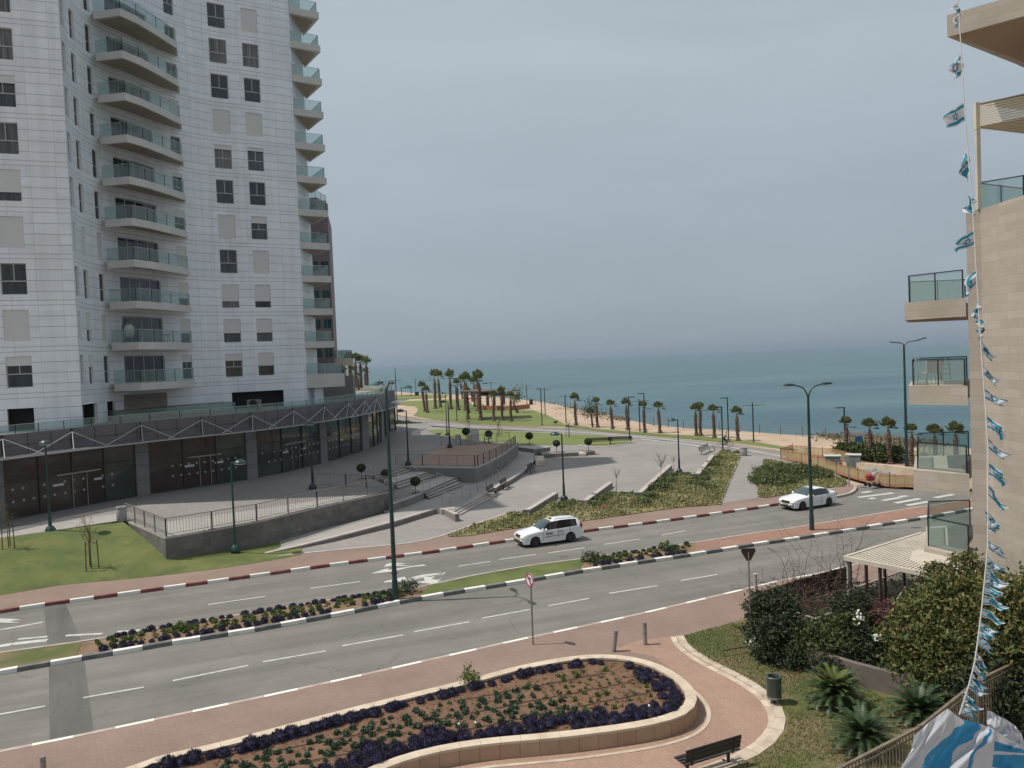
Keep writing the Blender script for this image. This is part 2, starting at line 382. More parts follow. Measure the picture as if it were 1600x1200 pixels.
mat('shrub_green', (.07, .1, .03), .8, island=((.045, .065, .018), (.085, .115, .035), (.14, .165, .06), (.19, .2, .09)), trans=.25)
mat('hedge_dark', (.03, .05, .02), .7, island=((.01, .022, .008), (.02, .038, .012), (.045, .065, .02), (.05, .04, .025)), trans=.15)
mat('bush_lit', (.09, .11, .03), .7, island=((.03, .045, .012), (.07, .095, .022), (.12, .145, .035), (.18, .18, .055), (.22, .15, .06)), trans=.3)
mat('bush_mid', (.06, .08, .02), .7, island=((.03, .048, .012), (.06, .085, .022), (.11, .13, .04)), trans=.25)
mat('bougainvillea', (.2, .05, .08), .7, island=((.13, .07, .03), (.18, .05, .09), (.1, .12, .03)), trans=.3)
mat('dry_twig', (.085, .05, .04), .85, (.045, .03, .025), 8, 4)
mat('shade_brown', (.035, .024, .018), .95, (.06, .04, .03), 2.5, 7, bump=.8, bscale=12)  # brown soil and floor, darkness under the pergola put into the colour
mat('dead_leaf', (.06, .04, .03), .9, island=((.03, .02, .016), (.055, .036, .028), (.1, .065, .045)))
mat('garden_render', (.17, .14, .115), .9, (.12, .1, .085), 1.5, 6)
mat('topiary', (.025, .04, .018), .8, island=((.015, .028, .01), (.035, .055, .02), (.06, .085, .035)), trans=.1)
mat('lavender', (.04, .035, .09), .9, island=((.02, .02, .035), (.03, .026, .06), (.045, .037, .085), (.04, .046, .045)), trans=.1)
mat('plant_blue', (.06, .1, .06), .8, island=((.035, .065, .035), (.06, .10, .055), (.1, .15, .09)), trans=.2)
mat('plant_green', (.1, .15, .04), .8, island=((.05, .09, .02), (.1, .15, .04), (.2, .24, .07)), trans=.25)
mat('plant_dry', (.2, .15, .08), .85, island=((.13, .1, .05), (.22, .17, .08), (.3, .25, .14)), trans=.2)
mat('flower_yellow', (.7, .6, .12), .7)
mat('flower_white', (.7, .7, .6), .7)
mat('palm_trunk', (.095, .06, .045), .95, (.16, .105, .08), 3, 6, bump=1, bscale=10, stretch=(1, 1, 3))
mat('palm_leaf', (.1, .13, .045), .7, island=((.08, .11, .035), (.14, .17, .065), (.22, .23, .11)), trans=.35)
mat('palm_dry', (.16, .11, .07), .9, island=((.09, .06, .04), (.15, .1, .065), (.22, .16, .1)))
mat('sago_leaf', (.045, .085, .03), .5, island=((.015, .032, .012), (.03, .06, .02), (.07, .105, .035)), trans=.15)
mat('sago_new', (.11, .16, .03), .6, island=((.08, .12, .02), (.14, .18, .035)), trans=.3)
mat('bark', (.16, .12, .09), .9, (.1, .07, .05), 6, 5)
mat('stake_wood', (.13, .085, .06), .9, (.08, .05, .035), 8, 4)
mat('lamp_green', (.016, .042, .042), .35, (.022, .055, .052), 5, 3, spec=.5)
mat('lamp_black', (.012, .016, .024), .4)
mat('lamp_grey', (.3, .32, .33), .35, metal=.3)
mat('lens', (.55, .56, .55), .2)
mat('steel', (.33, .32, .31), .4, (.26, .25, .24), 5, 3, metal=.5)
mat('rail_brown', (.23, .2, .185), .5, metal=.2)
mat('fence_iron', (.2, .15, .11), .55, (.13, .1, .08), 4, 3)
mat('concrete_wall', (.17, .155, .145), .9, (.235, .215, .2), .6, 7, bump=.3, bscale=8, spots=((.11, .10, .095), .6, .55, .6))
brickmat('stone_grey', (.13, .122, .116), (.185, .172, .163), (.105, .10, .095), .52, .44, .012, uv=True, offset=.31, nscale=2.2)
mat('cap_light', (.44, .39, .36), .8, (.36, .32, .29), 1.5, 5)
mat('cap_cream', (.58, .49, .38), .8, (.46, .37, .28), 1.6, 6)
brickmat('planter_side', (.42, .29, .19), (.37, .25, .165), (.24, .16, .1), .55, 3.0, .012, uv=True, offset=0)
# tower
mat('shutter', (.6, .6, .58), .6, stretch=(1, 1, 1))
def paneglass(name, cols):
    m, nt, N, L = _nodes(name); out = N.new('ShaderNodeOutputMaterial'); b = N.new('ShaderNodeBsdfPrincipled'); b.inputs['Roughness'].default_value = .07; b.inputs['Specular IOR Level'].default_value = .65
    oi = N.new('ShaderNodeObjectInfo'); r = N.new('ShaderNodeValToRGB'); r.color_ramp.interpolation = 'CONSTANT'; e = r.color_ramp.elements; e[0].color = (*cols[0], 1); e[1].position = .35; e[1].color = (*cols[1], 1)
    for i, c in enumerate(cols[2:]): q = e.new(.6 + .2 * i); q.color = (*c, 1)
    L.new(oi.outputs['Random'], r.inputs[0]); tc = N.new('ShaderNodeTexCoord'); mp = N.new('ShaderNodeMapping'); mp.inputs['Scale'].default_value = (5, 5, .25); L.new(tc.outputs['Object'], mp.inputs[0]); n = N.new('ShaderNodeTexNoise'); n.inputs['Scale'].default_value = 1; n.inputs['Detail'].default_value = 3; L.new(mp.outputs[0], n.inputs['Vector'])
    mr = N.new('ShaderNodeMapRange'); mr.inputs[1].default_value = .35; mr.inputs[2].default_value = .65; mr.inputs[3].default_value = .55; mr.inputs[4].default_value = 1.5; L.new(n.outputs['Fac'], mr.inputs[0]); sc = N.new('ShaderNodeVectorMath'); sc.operation = 'SCALE'; L.new(r.outputs[0], sc.inputs[0]); L.new(mr.outputs[0], sc.inputs['Scale'])
    L.new(sc.outputs[0], b.inputs['Base Color']); L.new(b.outputs[0], out.inputs[0])
paneglass('win_glass', ((.022, .027, .032), (.035, .042, .048), (.06, .066, .07), (.11, .11, .105)))
paneglass('door_glass', ((.028, .042, .06), (.045, .06, .08), (.07, .085, .1), (.03, .035, .045)))
mat('win_frame', (.42, .42, .41), .4, metal=.2)
mat('slab_white', (.56, .55, .52), .75, (.5, .49, .46), .6, 5)
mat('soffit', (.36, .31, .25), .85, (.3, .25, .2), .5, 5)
glassmat('rail_glass', (.66, .79, .765), .10, .04, .2, (.36, .44, .42))
glassmat('rail_glass_light', (.70, .82, .79), .09, .03, .24, (.40, .49, .47))
mat('handrail', (.45, .46, .46), .35, metal=.6)
mat('fascia', (.115, .10, .115), .5, (.14, .122, .135), .5, 4)
mat('fascia_joint', (.03, .028, .032), .7)
mat('canopy_white', (.34, .34, .34), .45)
glassmat('canopy_glass', (.5, .53, .53), .12, .05, .3, (.3, .3, .3))
mat('shop_glass_brown', (.045, .032, .028), .07, (.065, .046, .04), .5, 3, spec=.4)
mat('shop_glass_green', (.028, .036, .034), .06, (.055, .066, .062), .35, 3, spec=.6)
mat('shop_column', (.15, .145, .15), .7, (.185, .18, .185), .8, 4)
mat('mullion', (.03, .035, .033), .4)
mat('sticker', (.5, .5, .48), .6)
mat('louvre', (.42, .38, .32), .7)
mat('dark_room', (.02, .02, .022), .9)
mat('brown_panel', (.2, .16, .165), .7, (.24, .19, .195), .8, 4)
mat('teal_glass', (.04, .16, .16), .1, (.02, .06, .07), .7, 3)
mat('beige_render', (.38, .33, .27), .8)
brickmat('beige_stone', (.42, .37, .31), (.36, .315, .26), (.29, .25, .2), .95, .30, .006, uv=True, offset=.43, rough=.8, bump=.15, nscale=.4)
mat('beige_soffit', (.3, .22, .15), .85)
mat('slat_cream', (.55, .49, .37), .7)
mat('pergola_white', (.55, .5, .42), .7, (.47, .42, .35), 1.5, 4)
mat('brown_metal', (.1, .06, .055), .5)
mat('wood_dark', (.06, .04, .032), .8, (.04, .028, .022), 3, 5, stretch=(1, 1, 6))
mat('bench_dark', (.028, .02, .02), .5, (.04, .03, .028), 6, 3)
mat('car_white', (.72, .73, .74), .25, coat=.6)
mat('car_glass', (.012, .014, .018), .05, spec=.8)
mat('car_screen', (.05, .07, .075), .06, spec=.8)
mat('tyre', (.014, .014, .015), .85)
mat('rim', (.16, .16, .165), .35, metal=.7)
mat('black_plastic', (.012, .012, .014), .5)
mat('headlight', (.5, .52, .53), .15)
mat('tail_red', (.3, .015, .01), .3)
mat('plate_yellow', (.42, .33, .14), .5)
mat('taxi_yellow', (.55, .5, .16), .5)
mat('sign_red', (.35, .03, .07), .5)
mat('sign_white', (.65, .62, .66), .5)
mat('sign_back', (.07, .035, .03), .6, (.045, .025, .022), 6, 3)
mat('sign_blue', (.03, .16, .32), .5)
mat('bin_green', (.035, .06, .055), .4, (.05, .08, .07), 5, 3)
mat('bin_grey', (.3, .29, .28), .6)
mat('net_orange', (.42, .2, .11), .8)
mat('net_yellow', (.38, .32, .15), .8)
mat('cabinet_grey', (.2, .225, .23), .6, (.15, .17, .175), 3, 4)
mat('cabinet_top', (.5, .49, .46), .7)
mat('cloth_red', (.3, .04, .05), .8)
mat('cloth_dark', (.03, .035, .045), .85)
mat('cloth_green', (.04, .1, .07), .85)
mat('skin', (.4, .24, .17), .6)
mat('hair', (.03, .02, .015), .7)
mat('flag_white', (.62, .64, .68), .6, trans=.35)
mat('flag_blue', (.03, .22, .38), .6, trans=.3)
mat('flag_teal', (.015, .24, .34), .6, trans=.3)
mat('flag_blue_big', (.02, .2, .42), .45, (.04, .28, .46), 3, 3, trans=.3)
mat('flag_white_big', (.5, .52, .56), .45, (.58, .6, .63), 5, 4, trans=.35)
mat('cord', (.4, .38, .36), .7)
mat('roof_red', (.28, .13, .085), .85, (.2, .09, .06), 1.5, 5)
mat('roof_brown', (.15, .095, .08), .85, (.1, .065, .055), 1.5, 5)
brickmat('brick_orange', (.36, .17, .09), (.3, .14, .075), (.22, .12, .08), .4, .15, .012, uv=True)
mat('shade_teal', (.05, .12, .12), .7)
# white cladding of the tower: panel joints in metres, UV = (along the wall, height)
def cladding():
    m, nt, N, L = _nodes('cladding')
    out = N.new('ShaderNodeOutputMaterial'); b = N.new('ShaderNodeBsdfPrincipled'); b.inputs['Roughness'].default_value = .55; b.inputs['Specular IOR Level'].default_value = .4
    tc = N.new('ShaderNodeTexCoord'); sp = N.new('ShaderNodeSeparateXYZ'); L.new(tc.outputs['UV'], sp.inputs[0])
    def math_(op, a, bb=None, cc=None):
        n = N.new('ShaderNodeMath'); n.operation = op
        for i, v in enumerate((a, bb, cc)):
            if v is None: continue
            if isinstance(v, (int, float)): n.inputs[i].default_value = v
            else: L.new(v, n.inputs[i])
        return n.outputs[0]
    zm = math_('MODULO', math_('ADD', sp.outputs['Y'], 100 * 3.3 - Z_BAND), 3.3)   # 0 at the top line of the narrow band
    mask = None
    for zl in (0.0, .34, .97, 1.75, 2.52):
        d = math_('ABSOLUTE', math_('SUBTRACT', zm, zl + .02)); ln = math_('LESS_THAN', d, .022)
        mask = ln if mask is None else math_('MAXIMUM', mask, ln)
    um = math_('MODULO', math_('ADD', sp.outputs['X'], 1600), 1.6); ln = math_('LESS_THAN', math_('ABSOLUTE', math_('SUBTRACT', um, .8)), .014); mask = math_('MAXIMUM', mask, math_('MULTIPLY', ln, .55))
    # each panel a slightly different grey
    cu = math_('FLOOR', math_('DIVIDE', math_('ADD', sp.outputs['X'], 1599.2), 1.6)); cz = math_('FLOOR', math_('MULTIPLY', sp.outputs['Y'], 1.45))
    cb = N.new('ShaderNodeCombineXYZ'); L.new(cu, cb.inputs[0]); L.new(cz, cb.inputs[1]); wn = N.new('ShaderNodeTexWhiteNoise'); L.new(cb.outputs[0], wn.inputs[0])
    nz = N.new('ShaderNodeTexNoise'); nz.inputs['Scale'].default_value = .25; nz.inputs['Detail'].default_value = 6; L.new(tc.outputs['Object'], nz.inputs['Vector'])
    f = math_('ADD', math_('MULTIPLY', wn.outputs['Value'], .1), math_('MULTIPLY', nz.outputs['Fac'], .16)); f = math_('ADD', f, .86)
    vc = N.new('ShaderNodeVectorMath'); vc.operation = 'SCALE'; vc.inputs[0].default_value = (.76, .785, .81); L.new(f, vc.inputs['Scale'])
    mx = N.new('ShaderNodeMix'); mx.data_type = 'RGBA'; L.new(mask, mx.inputs[0]); L.new(vc.outputs[0], mx.inputs[6]); mx.inputs[7].default_value = (.42, .42, .44, 1)
    mp = N.new('ShaderNodeMapping'); mp.inputs['Scale'].default_value = (1.6, .09, 1); L.new(tc.outputs['UV'], mp.inputs[0]); n2 = N.new('ShaderNodeTexNoise'); n2.inputs['Scale'].default_value = 1; n2.inputs['Detail'].default_value = 7; n2.inputs['Roughness'].default_value = .65; L.new(mp.outputs[0], n2.inputs['Vector'])
    st = N.new('ShaderNodeMapRange'); st.inputs[1].default_value = .3; st.inputs[2].default_value = .62; st.inputs[3].default_value = .9; st.inputs[4].default_value = 1.03; L.new(n2.outputs['Fac'], st.inputs[0])
    v2 = N.new('ShaderNodeVectorMath'); v2.operation = 'SCALE'; L.new(mx.outputs[2], v2.inputs[0]); L.new(st.outputs[0], v2.inputs['Scale'])
    bp = N.new('ShaderNodeBump'); bp.inputs['Strength'].default_value = .5; bp.inputs['Distance'].default_value = .02; bp.invert = True; L.new(mask, bp.inputs['Height']); L.new(bp.outputs[0], b.inputs['Normal'])
    L.new(v2.outputs[0], b.inputs['Base Color']); L.new(b.outputs[0], out.inputs[0])
Z_BAND = 12.95
cladding()
def seamat():
    m, nt, N, L = _nodes('sea')
    out = N.new('ShaderNodeOutputMaterial'); b = N.new('ShaderNodeBsdfPrincipled'); b.inputs['Roughness'].default_value = .3; b.inputs['Specular IOR Level'].default_value = .28; b.inputs['IOR'].default_value = 1.33
    tc = N.new('ShaderNodeTexCoord'); mp = N.new('ShaderNodeMapping'); mp.inputs['Scale'].default_value = (.35, 1, 1); mp.inputs['Rotation'].default_value = (0, 0, R(12)); L.new(tc.outputs['Object'], mp.inputs[0])
    n1 = N.new('ShaderNodeTexNoise'); n1.inputs['Scale'].default_value = .02; n1.inputs['Detail'].default_value = 8; L.new(mp.outputs[0], n1.inputs['Vector'])
    r = N.new('ShaderNodeValToRGB'); r.color_ramp.elements[0].position = .35; r.color_ramp.elements[1].position = .65
    r.color_ramp.elements[0].color = (.042, .098, .12, 1); r.color_ramp.elements[1].color = (.072, .142, .162, 1); L.new(n1.outputs['Fac'], r.inputs[0]); L.new(r.outputs[0], b.inputs['Base Color'])
    n2 = N.new('ShaderNodeTexNoise'); n2.inputs['Scale'].default_value = .25; n2.inputs['Detail'].default_value = 9; n2.inputs['Roughness'].default_value = .62; L.new(mp.outputs[0], n2.inputs['Vector'])
    bp = N.new('ShaderNodeBump'); bp.inputs['Strength'].default_value = .9; bp.inputs['Distance'].default_value = 1.6; L.new(n2.outputs['Fac'], bp.inputs['Height']); L.new(bp.outputs[0], b.inputs['Normal'])
    L.new(b.outputs[0], out.inputs[0])
seamat()
TZ = 1.8; WZ = .5; PZ = .16; SW = .15
def ext(pts, a=None, b=None):
    pts = [Vector(p) for p in pts]
    if a: d = (pts[0] - pts[1]).normalized(); pts.insert(0, pts[0] + d * a)
    if b: d = (pts[-1] - pts[-2]).normalized(); pts.append(pts[-1] + d * b)
    return pts
def setz(pts, z): return [V(p[0], p[1], z) for p in pts]
FKpx = [(0,958.6),(67.5,948),(216,927.6),(415,900),(540,882.4),(682,864),(803,846),(908,832.8),(1040,816),(1180,796),(1221,789),(1290,779)]
FK = ext(GL(FKpx, 0), 40)
NK = ext(GL([(0,1180),(135,1152.7),(280,1121.6),(435,1088.6),(540,1065.5),(692,1031),(801.6,1006),(864,992.8),(982,967.5),(1060,949),(1127.5,933),(1215,911.8),(1276,900),(1340,884.5),(1400,870)], 0), 40, 60)
MN = ext(GL([(0,1055),(84,1040),(179,1024),(270,1008),(391.5,989),(540,961.5),(607.5,947.6),(698.6,931),(810,912.8),(913,895),(1006,880.8),(1080,870),(1191.6,851.8),(1240,845),(1320,832.5),(1400,819),(1470,807.5),(1527,797)], 0), 40)
MF = ext(GL([(0,1024),(145,1004),(243,986),(354,967.7),(540,937),(617,929.7),(655,920.6),(742,902),(833.6,885.8),(914.6,875.7),(1066,853.7),(1180,835.5),(1233.6,828.4),(1268,822.5),(1324.4,813.5),(1400,800.5),(1460,791.5),(1527,782)], 0), 40)
# base terrain: sandy seaside promenade reaching to the edge of the low cliff
SEA_Z = -14.0
shore = GL([(520,602),(560,602.5),(600,610),(640,613.5),(700,616),(760,619),(820,624),(868,631),(900,638.5),(940,646),(980,655.5),(1020,663),(1080,669),(1120,670.5),(1160,673),(1240,679),(1300,681),(1375,685),(1440,692),(1527,701),(1600,709),(1700,721),(1900,750)], 0)
shore = [V(-1500, 700, 0), V(-500, 520, 0)] + shore + [V(140, 40, 0), V(150, -60, 0)]
mb = MB(); mb.poly(setz(shore + [V(-1500, -60, 0)], -.06)); struct('ground', mb, 'promenade_sand')
mb = MB(); s2 = resample(shore, n=260); lay = []
for k in range(6):
    t = k / 5; q = offset_line(s2, t * 16); lay.append([V(p.x + (noise.noise(V(p.x * .1, p.y * .1, k)) * 5 * t if k else 0), p.y + (noise.noise(V(p.x * .13, p.y * .1, k + 9)) * 5 * t if k else 0), -.07 - (t ** .8) * 15.2 + (noise.noise(V(p.x * .2, p.y * .2, 3.1 * k)) * 1.6 if k else 0)) for p in q])
for a, b in zip(lay, lay[1:]): ribbon(mb, a, b)
struct('cliff', mb, 'cliff', smooth=True)
mb = MB(); q = 30000; mb.poly([V(-q, -200, SEA_Z), V(q, -200, SEA_Z), V(q, q, SEA_Z), V(-q, q, SEA_Z)]); struct('sea', mb, 'sea')
# roadway
mb = MB(); br = GL([(1290,779),(1328,771),(1340,758),(1390,757),(1450,761),(1527,768)], 0); br += [V(75, 62, 0)]
mb.poly(setz(FK, 0)[:-1] + setz(br, 0) + [V(90, 40, 0)] + setz(NK, 0)[::-1]); struct('road', mb, 'asphalt')
mb = MB()
mb.poly(GL([(68,946),(102,942),(128,1003),(150,1170),(78,1190),(76,1020)], .004)); struct('road_patch', mb, 'asphalt_patch')
# far pavement
mb = MB(); corner = smooth_line(GL([(1290,778),(1328,771.5),(1337,766),(1340,760),(1335,755),(1322,752)], SW), 2)
mb.poly(setz(FK, SW)[:-1] + corner + [V(corner[-1].x - 2, corner[-1].y + 8, SW)] + GL([(1150,735),(700,800),(420,850),(250,885),(0,915)], SW) + [V(-70, 45, SW)]); struct('sidewalk', mb, 'paver_pink')
# near pavement
mb = MB(); mb.poly(setz(NK, SW) + [V(90, -8, SW), V(-70, -8, SW)]); struct('sidewalk', mb, 'paver_pink')
def kerb(name, line, w, zt, seg, mats, side=1, start=0, gap=.012, mask=None):
    mb = MB(); p = resample(line, step=seg); q = offset_line(p, w * side); j = 0
    for i in range(len(p) - 1):
        d = (p[i + 1] - p[i]).normalized() * gap; m = (i + start) % len(mats) if mask is None else mask(p[i], i)
        a, b, c, e = p[i], p[i + 1] - d, q[i + 1] - d, q[i]
        mb.prism([(a.x, a.y), (b.x, b.y), (c.x, c.y), (e.x, e.y)], -.04, zt, m)
    return struct(name, mb, mats)
kerb('kerb', FK, .2, SW + .006, 1.05, ['kerb_red', 'kerb_white'], 1)
kerb('kerb', corner, .22, SW + .006, .8, ['kerb_pale'], 1)
kerb('kerb', NK, .16, SW + .006, 1.1, ['kerb_pale', 'kerb_white'], -1)
kerb('kerb', MN, .24, SW + .012, 1.07, ['kerb_white', 'kerb_dark'], 1, 1)
kerb('kerb', MF, .14, SW, 1.1, ['kerb_pale', 'cap_light'], -1, gap=.01)
# median surfaces (px station along the median -> surface)
def sub(line, x0, x1):
    out = []
    q = resample(line, step=.5)
    for p in q:
        if x0 <= proj(V(p.x, p.y, 0))[0] <= x1: out.append(p)
    return out
def median_part(name, x0, x1, z, m, n=26):
    a = resample(offset_line(sub(MN, x0, x1), .22), n=n); b = resample(offset_line(sub(MF, x0, x1), -.13), n=n)
    mb = MB(); ribbon(mb, setz(b, z), setz(a, z)); return struct(name, mb, m)
a_ = resample(offset_line(MN, .22), n=160); b_ = resample(offset_line(MF, -.13), n=160); mb = MB(); ribbon(mb, setz(b_, SW - .03), setz(a_, SW - .03)); struct('median_soil', mb, 'soil_tan')
median_part('median_lawn', -400, 140, SW - .01, 'lawn_worn')
median_part('median_soil', 139, 655, SW - .012, 'soil_tan')
median_part('median_lawn', 654, 915, SW - .01, 'lawn')
median_part('median_soil', 914, 1081, SW - .012, 'soil_tan')
median_part('median_paving', 1080, 1600, SW - .01, 'paver_red')
# markings
mb = MB()
def dash(a, b, w=.12, z=.009, mbx=None):
    a = G(*a, z); b = G(*b, z); d = (b - a).normalized(); n = V(-d.y, d.x, 0) * w / 2; (mbx or mb).poly([a - n, b - n, b + n, a + n])
for a, b in [((-50,1125),(71,1103)),((130,1090),(225,1073.5)),((270,1063.5),(388,1039.5)),((411,1034),(509,1017)),((535,1009),(630,992)),((647,987),(733,971.5)),((753,966),(829,952)),((857,946.5),(920,935)),((952,927),(1027,915)),((1064,907),(1121,897.5)),
             ((325,944.5),(415,931.5)),((484,919.5),(563,908.5)),((600,910),(690,897)),((716,884.5),(766,877)),((780,874),(838,866)),((857,864),(914,855.5)),((944,850.5),(1000,842)),((1034,836),(1072,829))]: dash(a, b)
for a, b in [((28,998.5),(74,994.5)),((103,993),(160,990)),((183,987),(238,983)),((256,983),(290,978))]: dash(a, b, .2)
for a, b in [((-20,1013),(20,1006)),((20,1006),(74,1000))]: dash(a, b, .35)
mb.poly(GL([(-10,1025),(34,1016.5),(0,1020)], .009))
# arrows
for pts in ([(598,909),(632,901),(634,904),(662,897.5),(697,894),(694,897.5),(640,906.5),(646,907),(615,909.5)],
            [(662,903),(676,899),(690,895),(696,895.5),(682,899),(674,904.5),(684,906),(690,903.5),(682,912),(666,911.5),(649,909.5),(664,907.5)],
            [(579,896),(600,889.5),(608,888),(607,890.5),(640,885),(662,882),(667,883.5),(640,886.5),(612,893),(590,895.5)],
            [(600,885.5),(604,881),(614,879),(636,880.5),(618,882.5),(646,884),(622,884.5),(612,884)],
            [(0,983),(30,978),(68,971),(66,973),(24,981),(0,984.5)], [(0,966),(34,968),(14,970.5),(33,973),(4,973),(0,972.5)]):
    mb.poly(GL(pts, .009))
# zebra crossing bars at the side road
for a, b in [((1341,777),(1396,770)),((1347,770),(1361,767.5)),((1379,782),(1407,777.3)),((1399,786),(1437,779)),((1417,789.5),(1453,783.3)),((1439,793.5),(1478,786.5)),((1358,779.5),(1367,778)),((1405,776.3),(1417,774.5)),((1460,777.8),(1496,771.2))]: dash(a, b, .4)
struct('road_marking', mb, 'paint_white')
mb = MB(); mb.poly(GL([(873,868.5),(886,867),(887,871),(875,872)], .007)); mb.poly(GL([(798,1015),(806,1013.5),(806,1016),(799,1017)], .007)); struct('manhole_patch', mb, 'asphalt_patch')
# left lawn bank
mb = MB(); A = GL([(-260,985),(0,930),(101,913),(202,904.6),(262,898)], SW + .01); B = GL([(-260,885,TZ),(0,841,TZ),(72,831,TZ),(192,815,TZ),(262,868,.68)], 0)
n1 = [resample(l, n=28) for l in (A, B)]
A2 = GL([(262,898),(337.5,889),(400,879.5),(440,873),(470,867)], SW + .01); B2 = GL([(262,868,.68),(330,862,.5),(380,857,.35),(425,844,.2),(470,852,.17)], 0)
n2 = [resample(l, n=20) for l in (A2, B2)]
AA = n1[0][:-1] + n2[0]; BB = n1[1][:-1] + [p + V(0, .35, 0) for p in n2[1]]
lay = []
for k in range(9):
    t = k / 8; lay.append([a.lerp(b, t) + V(0, 0, .05 * math.sin(t * 3.14) * (1 + noise.noise(a * .4 + V(0, 0, t * 3)))) for a, b in zip(AA, BB)])
for a, b in zip(lay, lay[1:]): ribbon(mb, a, b)
struct('lawn', mb, 'lawn', smooth=True)
# plaza: lower level
mb = MB()
mb.poly(GL([(405,871),(540,858),(640,849.5),(690,838.5),(739,820),(780,807),(800,800),(860,806),(1000,790),(1126,787),(1190,777),(1300,765),(1328,753),(1300,737),(1240,722),(1190,709),(1100,697),(1000,684.5),(940,679),(880,676),(800,673),(720,670),(640,664),(590,655),(560,660),(500,700),(400,780)], PZ)); struct('plaza', mb, 'paver_plaza')
kerb('kerb', smooth_line(GL([(405,872),(540,858.5),(640,850),(690,839),(739,820.5),(780,807.5),(797,799.5),(816,800.5)], PZ), 2), .22, PZ + .02, 1.0, ['cap_light'], 1)
# ramp and walkway level with its wall along the front
Wl = ext(GL([(412,865.5,.2),(470,852.5,.32),(520,840,.42),(612.5,816,.5),(687.5,793,.51)], 0))
mb = MB(); k = len(Wl); back = [p + V(.9, 5.5, 0) for p in Wl]; back[0] = G(423, 845, .3)
back = [V(b.x, b.y, a.z) for a, b in zip(Wl, back)]; ribbon(mb, Wl, back)
mb.poly([Wl[-1], *GL([(711,798),(752,768),(763,773),(780,758),(799,749),(824,732),(835,720),(835,700),(806,697),(780,700)], WZ), V(-16, 66, WZ), back[-1]]); mb.poly(GL([(600,801),(690,793.5),(760,769),(790,745),(700,736),(600,770)], WZ - .012)); struct('walkway', mb, 'paver_light')
def toplevel_wall(name, label, px, zt, zb, w, m, capm=None, cap=.08, side=1, group=None, cat='wall', over=.02, ends=True):
    """retaining wall: a body and a cap as parts"""
    P = GL(px, zt) if not isinstance(px[0], Vector) else px
    t = thing(name, label, cat, (P[0].x, P[0].y, 0), group=group); zz = [p.z for p in P]
    mb = MB(); wallstrip(mb, P, w, zb, [z - cap for z in zz], side=side); mb.build('wall_body', m, t, norm=True)
    mb = MB(); wallstrip(mb, offset_line(P, -over * side), w + 2 * over, [z - cap + .002 for z in zz], zz, side=side); mb.build('coping', capm or m, t, norm=True); return t
toplevel_wall('retaining_wall', 'low dark retaining wall with pale coping along the front of the ramp beside the pavement', [Vector(p) + V(0, 0, .02) for p in Wl] + GL([(711,803)], .7), .7, -.1, .3, 'concrete_wall', 'cap_light')
# terrace
front = GL([(195,812.5),(258,840),(330,827.5),(400,815),(495,792.5),(612,767)], TZ)
mb = MB(); mb.poly([V(-75, 30, TZ), V(-45, 34, TZ)] + GL([(0,841),(72,831),(195,812.5)], TZ) + front[1:] + GL([(604,758),(575,746),(632,729.5),(742,731),(775,718),(800,702),(806,696),(760,690),(689,681),(666,672)], TZ) + [V(-12, 118, TZ), V(-60, 118, TZ), V(-75, 60, TZ)]); struct('terrace', mb, 'paver_grey')
mb = MB(); mb.poly([V(-70, 37, TZ + .006)] + GL([(-200,866),(0,840),(72,830),(195,812),(258,838.5),(330,826),(400,813.5),(495,791),(606,767.5),(500,781),(400,796),(260,815),(200,800),(100,815),(0,826),(-200,850)], TZ + .006)); struct('terrace_edge_paving', mb, 'paver_light')
t = toplevel_wall('retaining_wall', 'grey rough stone retaining wall with pale coping under the long picket railing', front, TZ + .02, -.2, .4, 'stone_grey', 'cap_light', .1, side=1)
# flights of steps between terrace and walkway
def step_prism(mb, px, z, back, mi=0):
    P = GL(px, z); Q = [p + V(*back, 0) for p in P]; mb.prism([(p.x, p.y) for p in P + Q[::-1]], 0, z, mi)
t = thing('plaza_steps', 'wide shallow grey stone steps in three flights between the terrace and the walkway', 'steps', tuple(G(640, 760, WZ)))
for nm, segs in (('lower_flight', [((662,767.5),(711,746.5),1.03),((665,771),(716,749.5),.9),((668,774.5),(721,753.5),.76),((671,777.5),(725,756.5),.63)]), ('middle_flight', [((616,754),(671,737),1.4),((620,758),(676,739.5),1.28),((624,762),(681,742),1.16)]),
                 ('upper_flight', [((575,745.5),(632,730),1.8),((586,746.5),(637,732.5),1.67),((596,747.5),(642,735),1.53)])):
    mb = MB()
    for a_, b_, z in segs: P = GL([a_, b_], z - .002); mb.prism([(p.x, p.y) for p in P] + [(P[1].x - 1.2, P[1].y + 1.6), (P[0].x - 1.2, P[0].y + 1.6)], 0, z - .002, 0, mt=1)
    mb.build(nm, ['concrete_wall', 'cap_light'], t)
mb = MB(); P = GL([(612,786.5),(640,777),(662,768),(711,747)], 1.03); Q = GL([(735,737),(700,735),(640,735),(600,744),(604,765)], 1.03)
mb.prism([(p.x, p.y) for p in P + Q], 0, 1.026); P = GL([(612,766),(616,754.5),(671,737.5)], 1.4); Q = GL([(655,731),(600,741),(600,755)], 1.4); mb.prism([(p.x, p.y) for p in P + Q], .5, 1.396)
mb.build('landing', 'paver_grey', t)
toplevel_wall('retaining_wall', 'short low retaining wall below the round clipped tree, left of the lowest step flight', [(612,787),(640,778),(662,769)], 1.05, 0, .25, 'concrete_wall', 'cap_light')
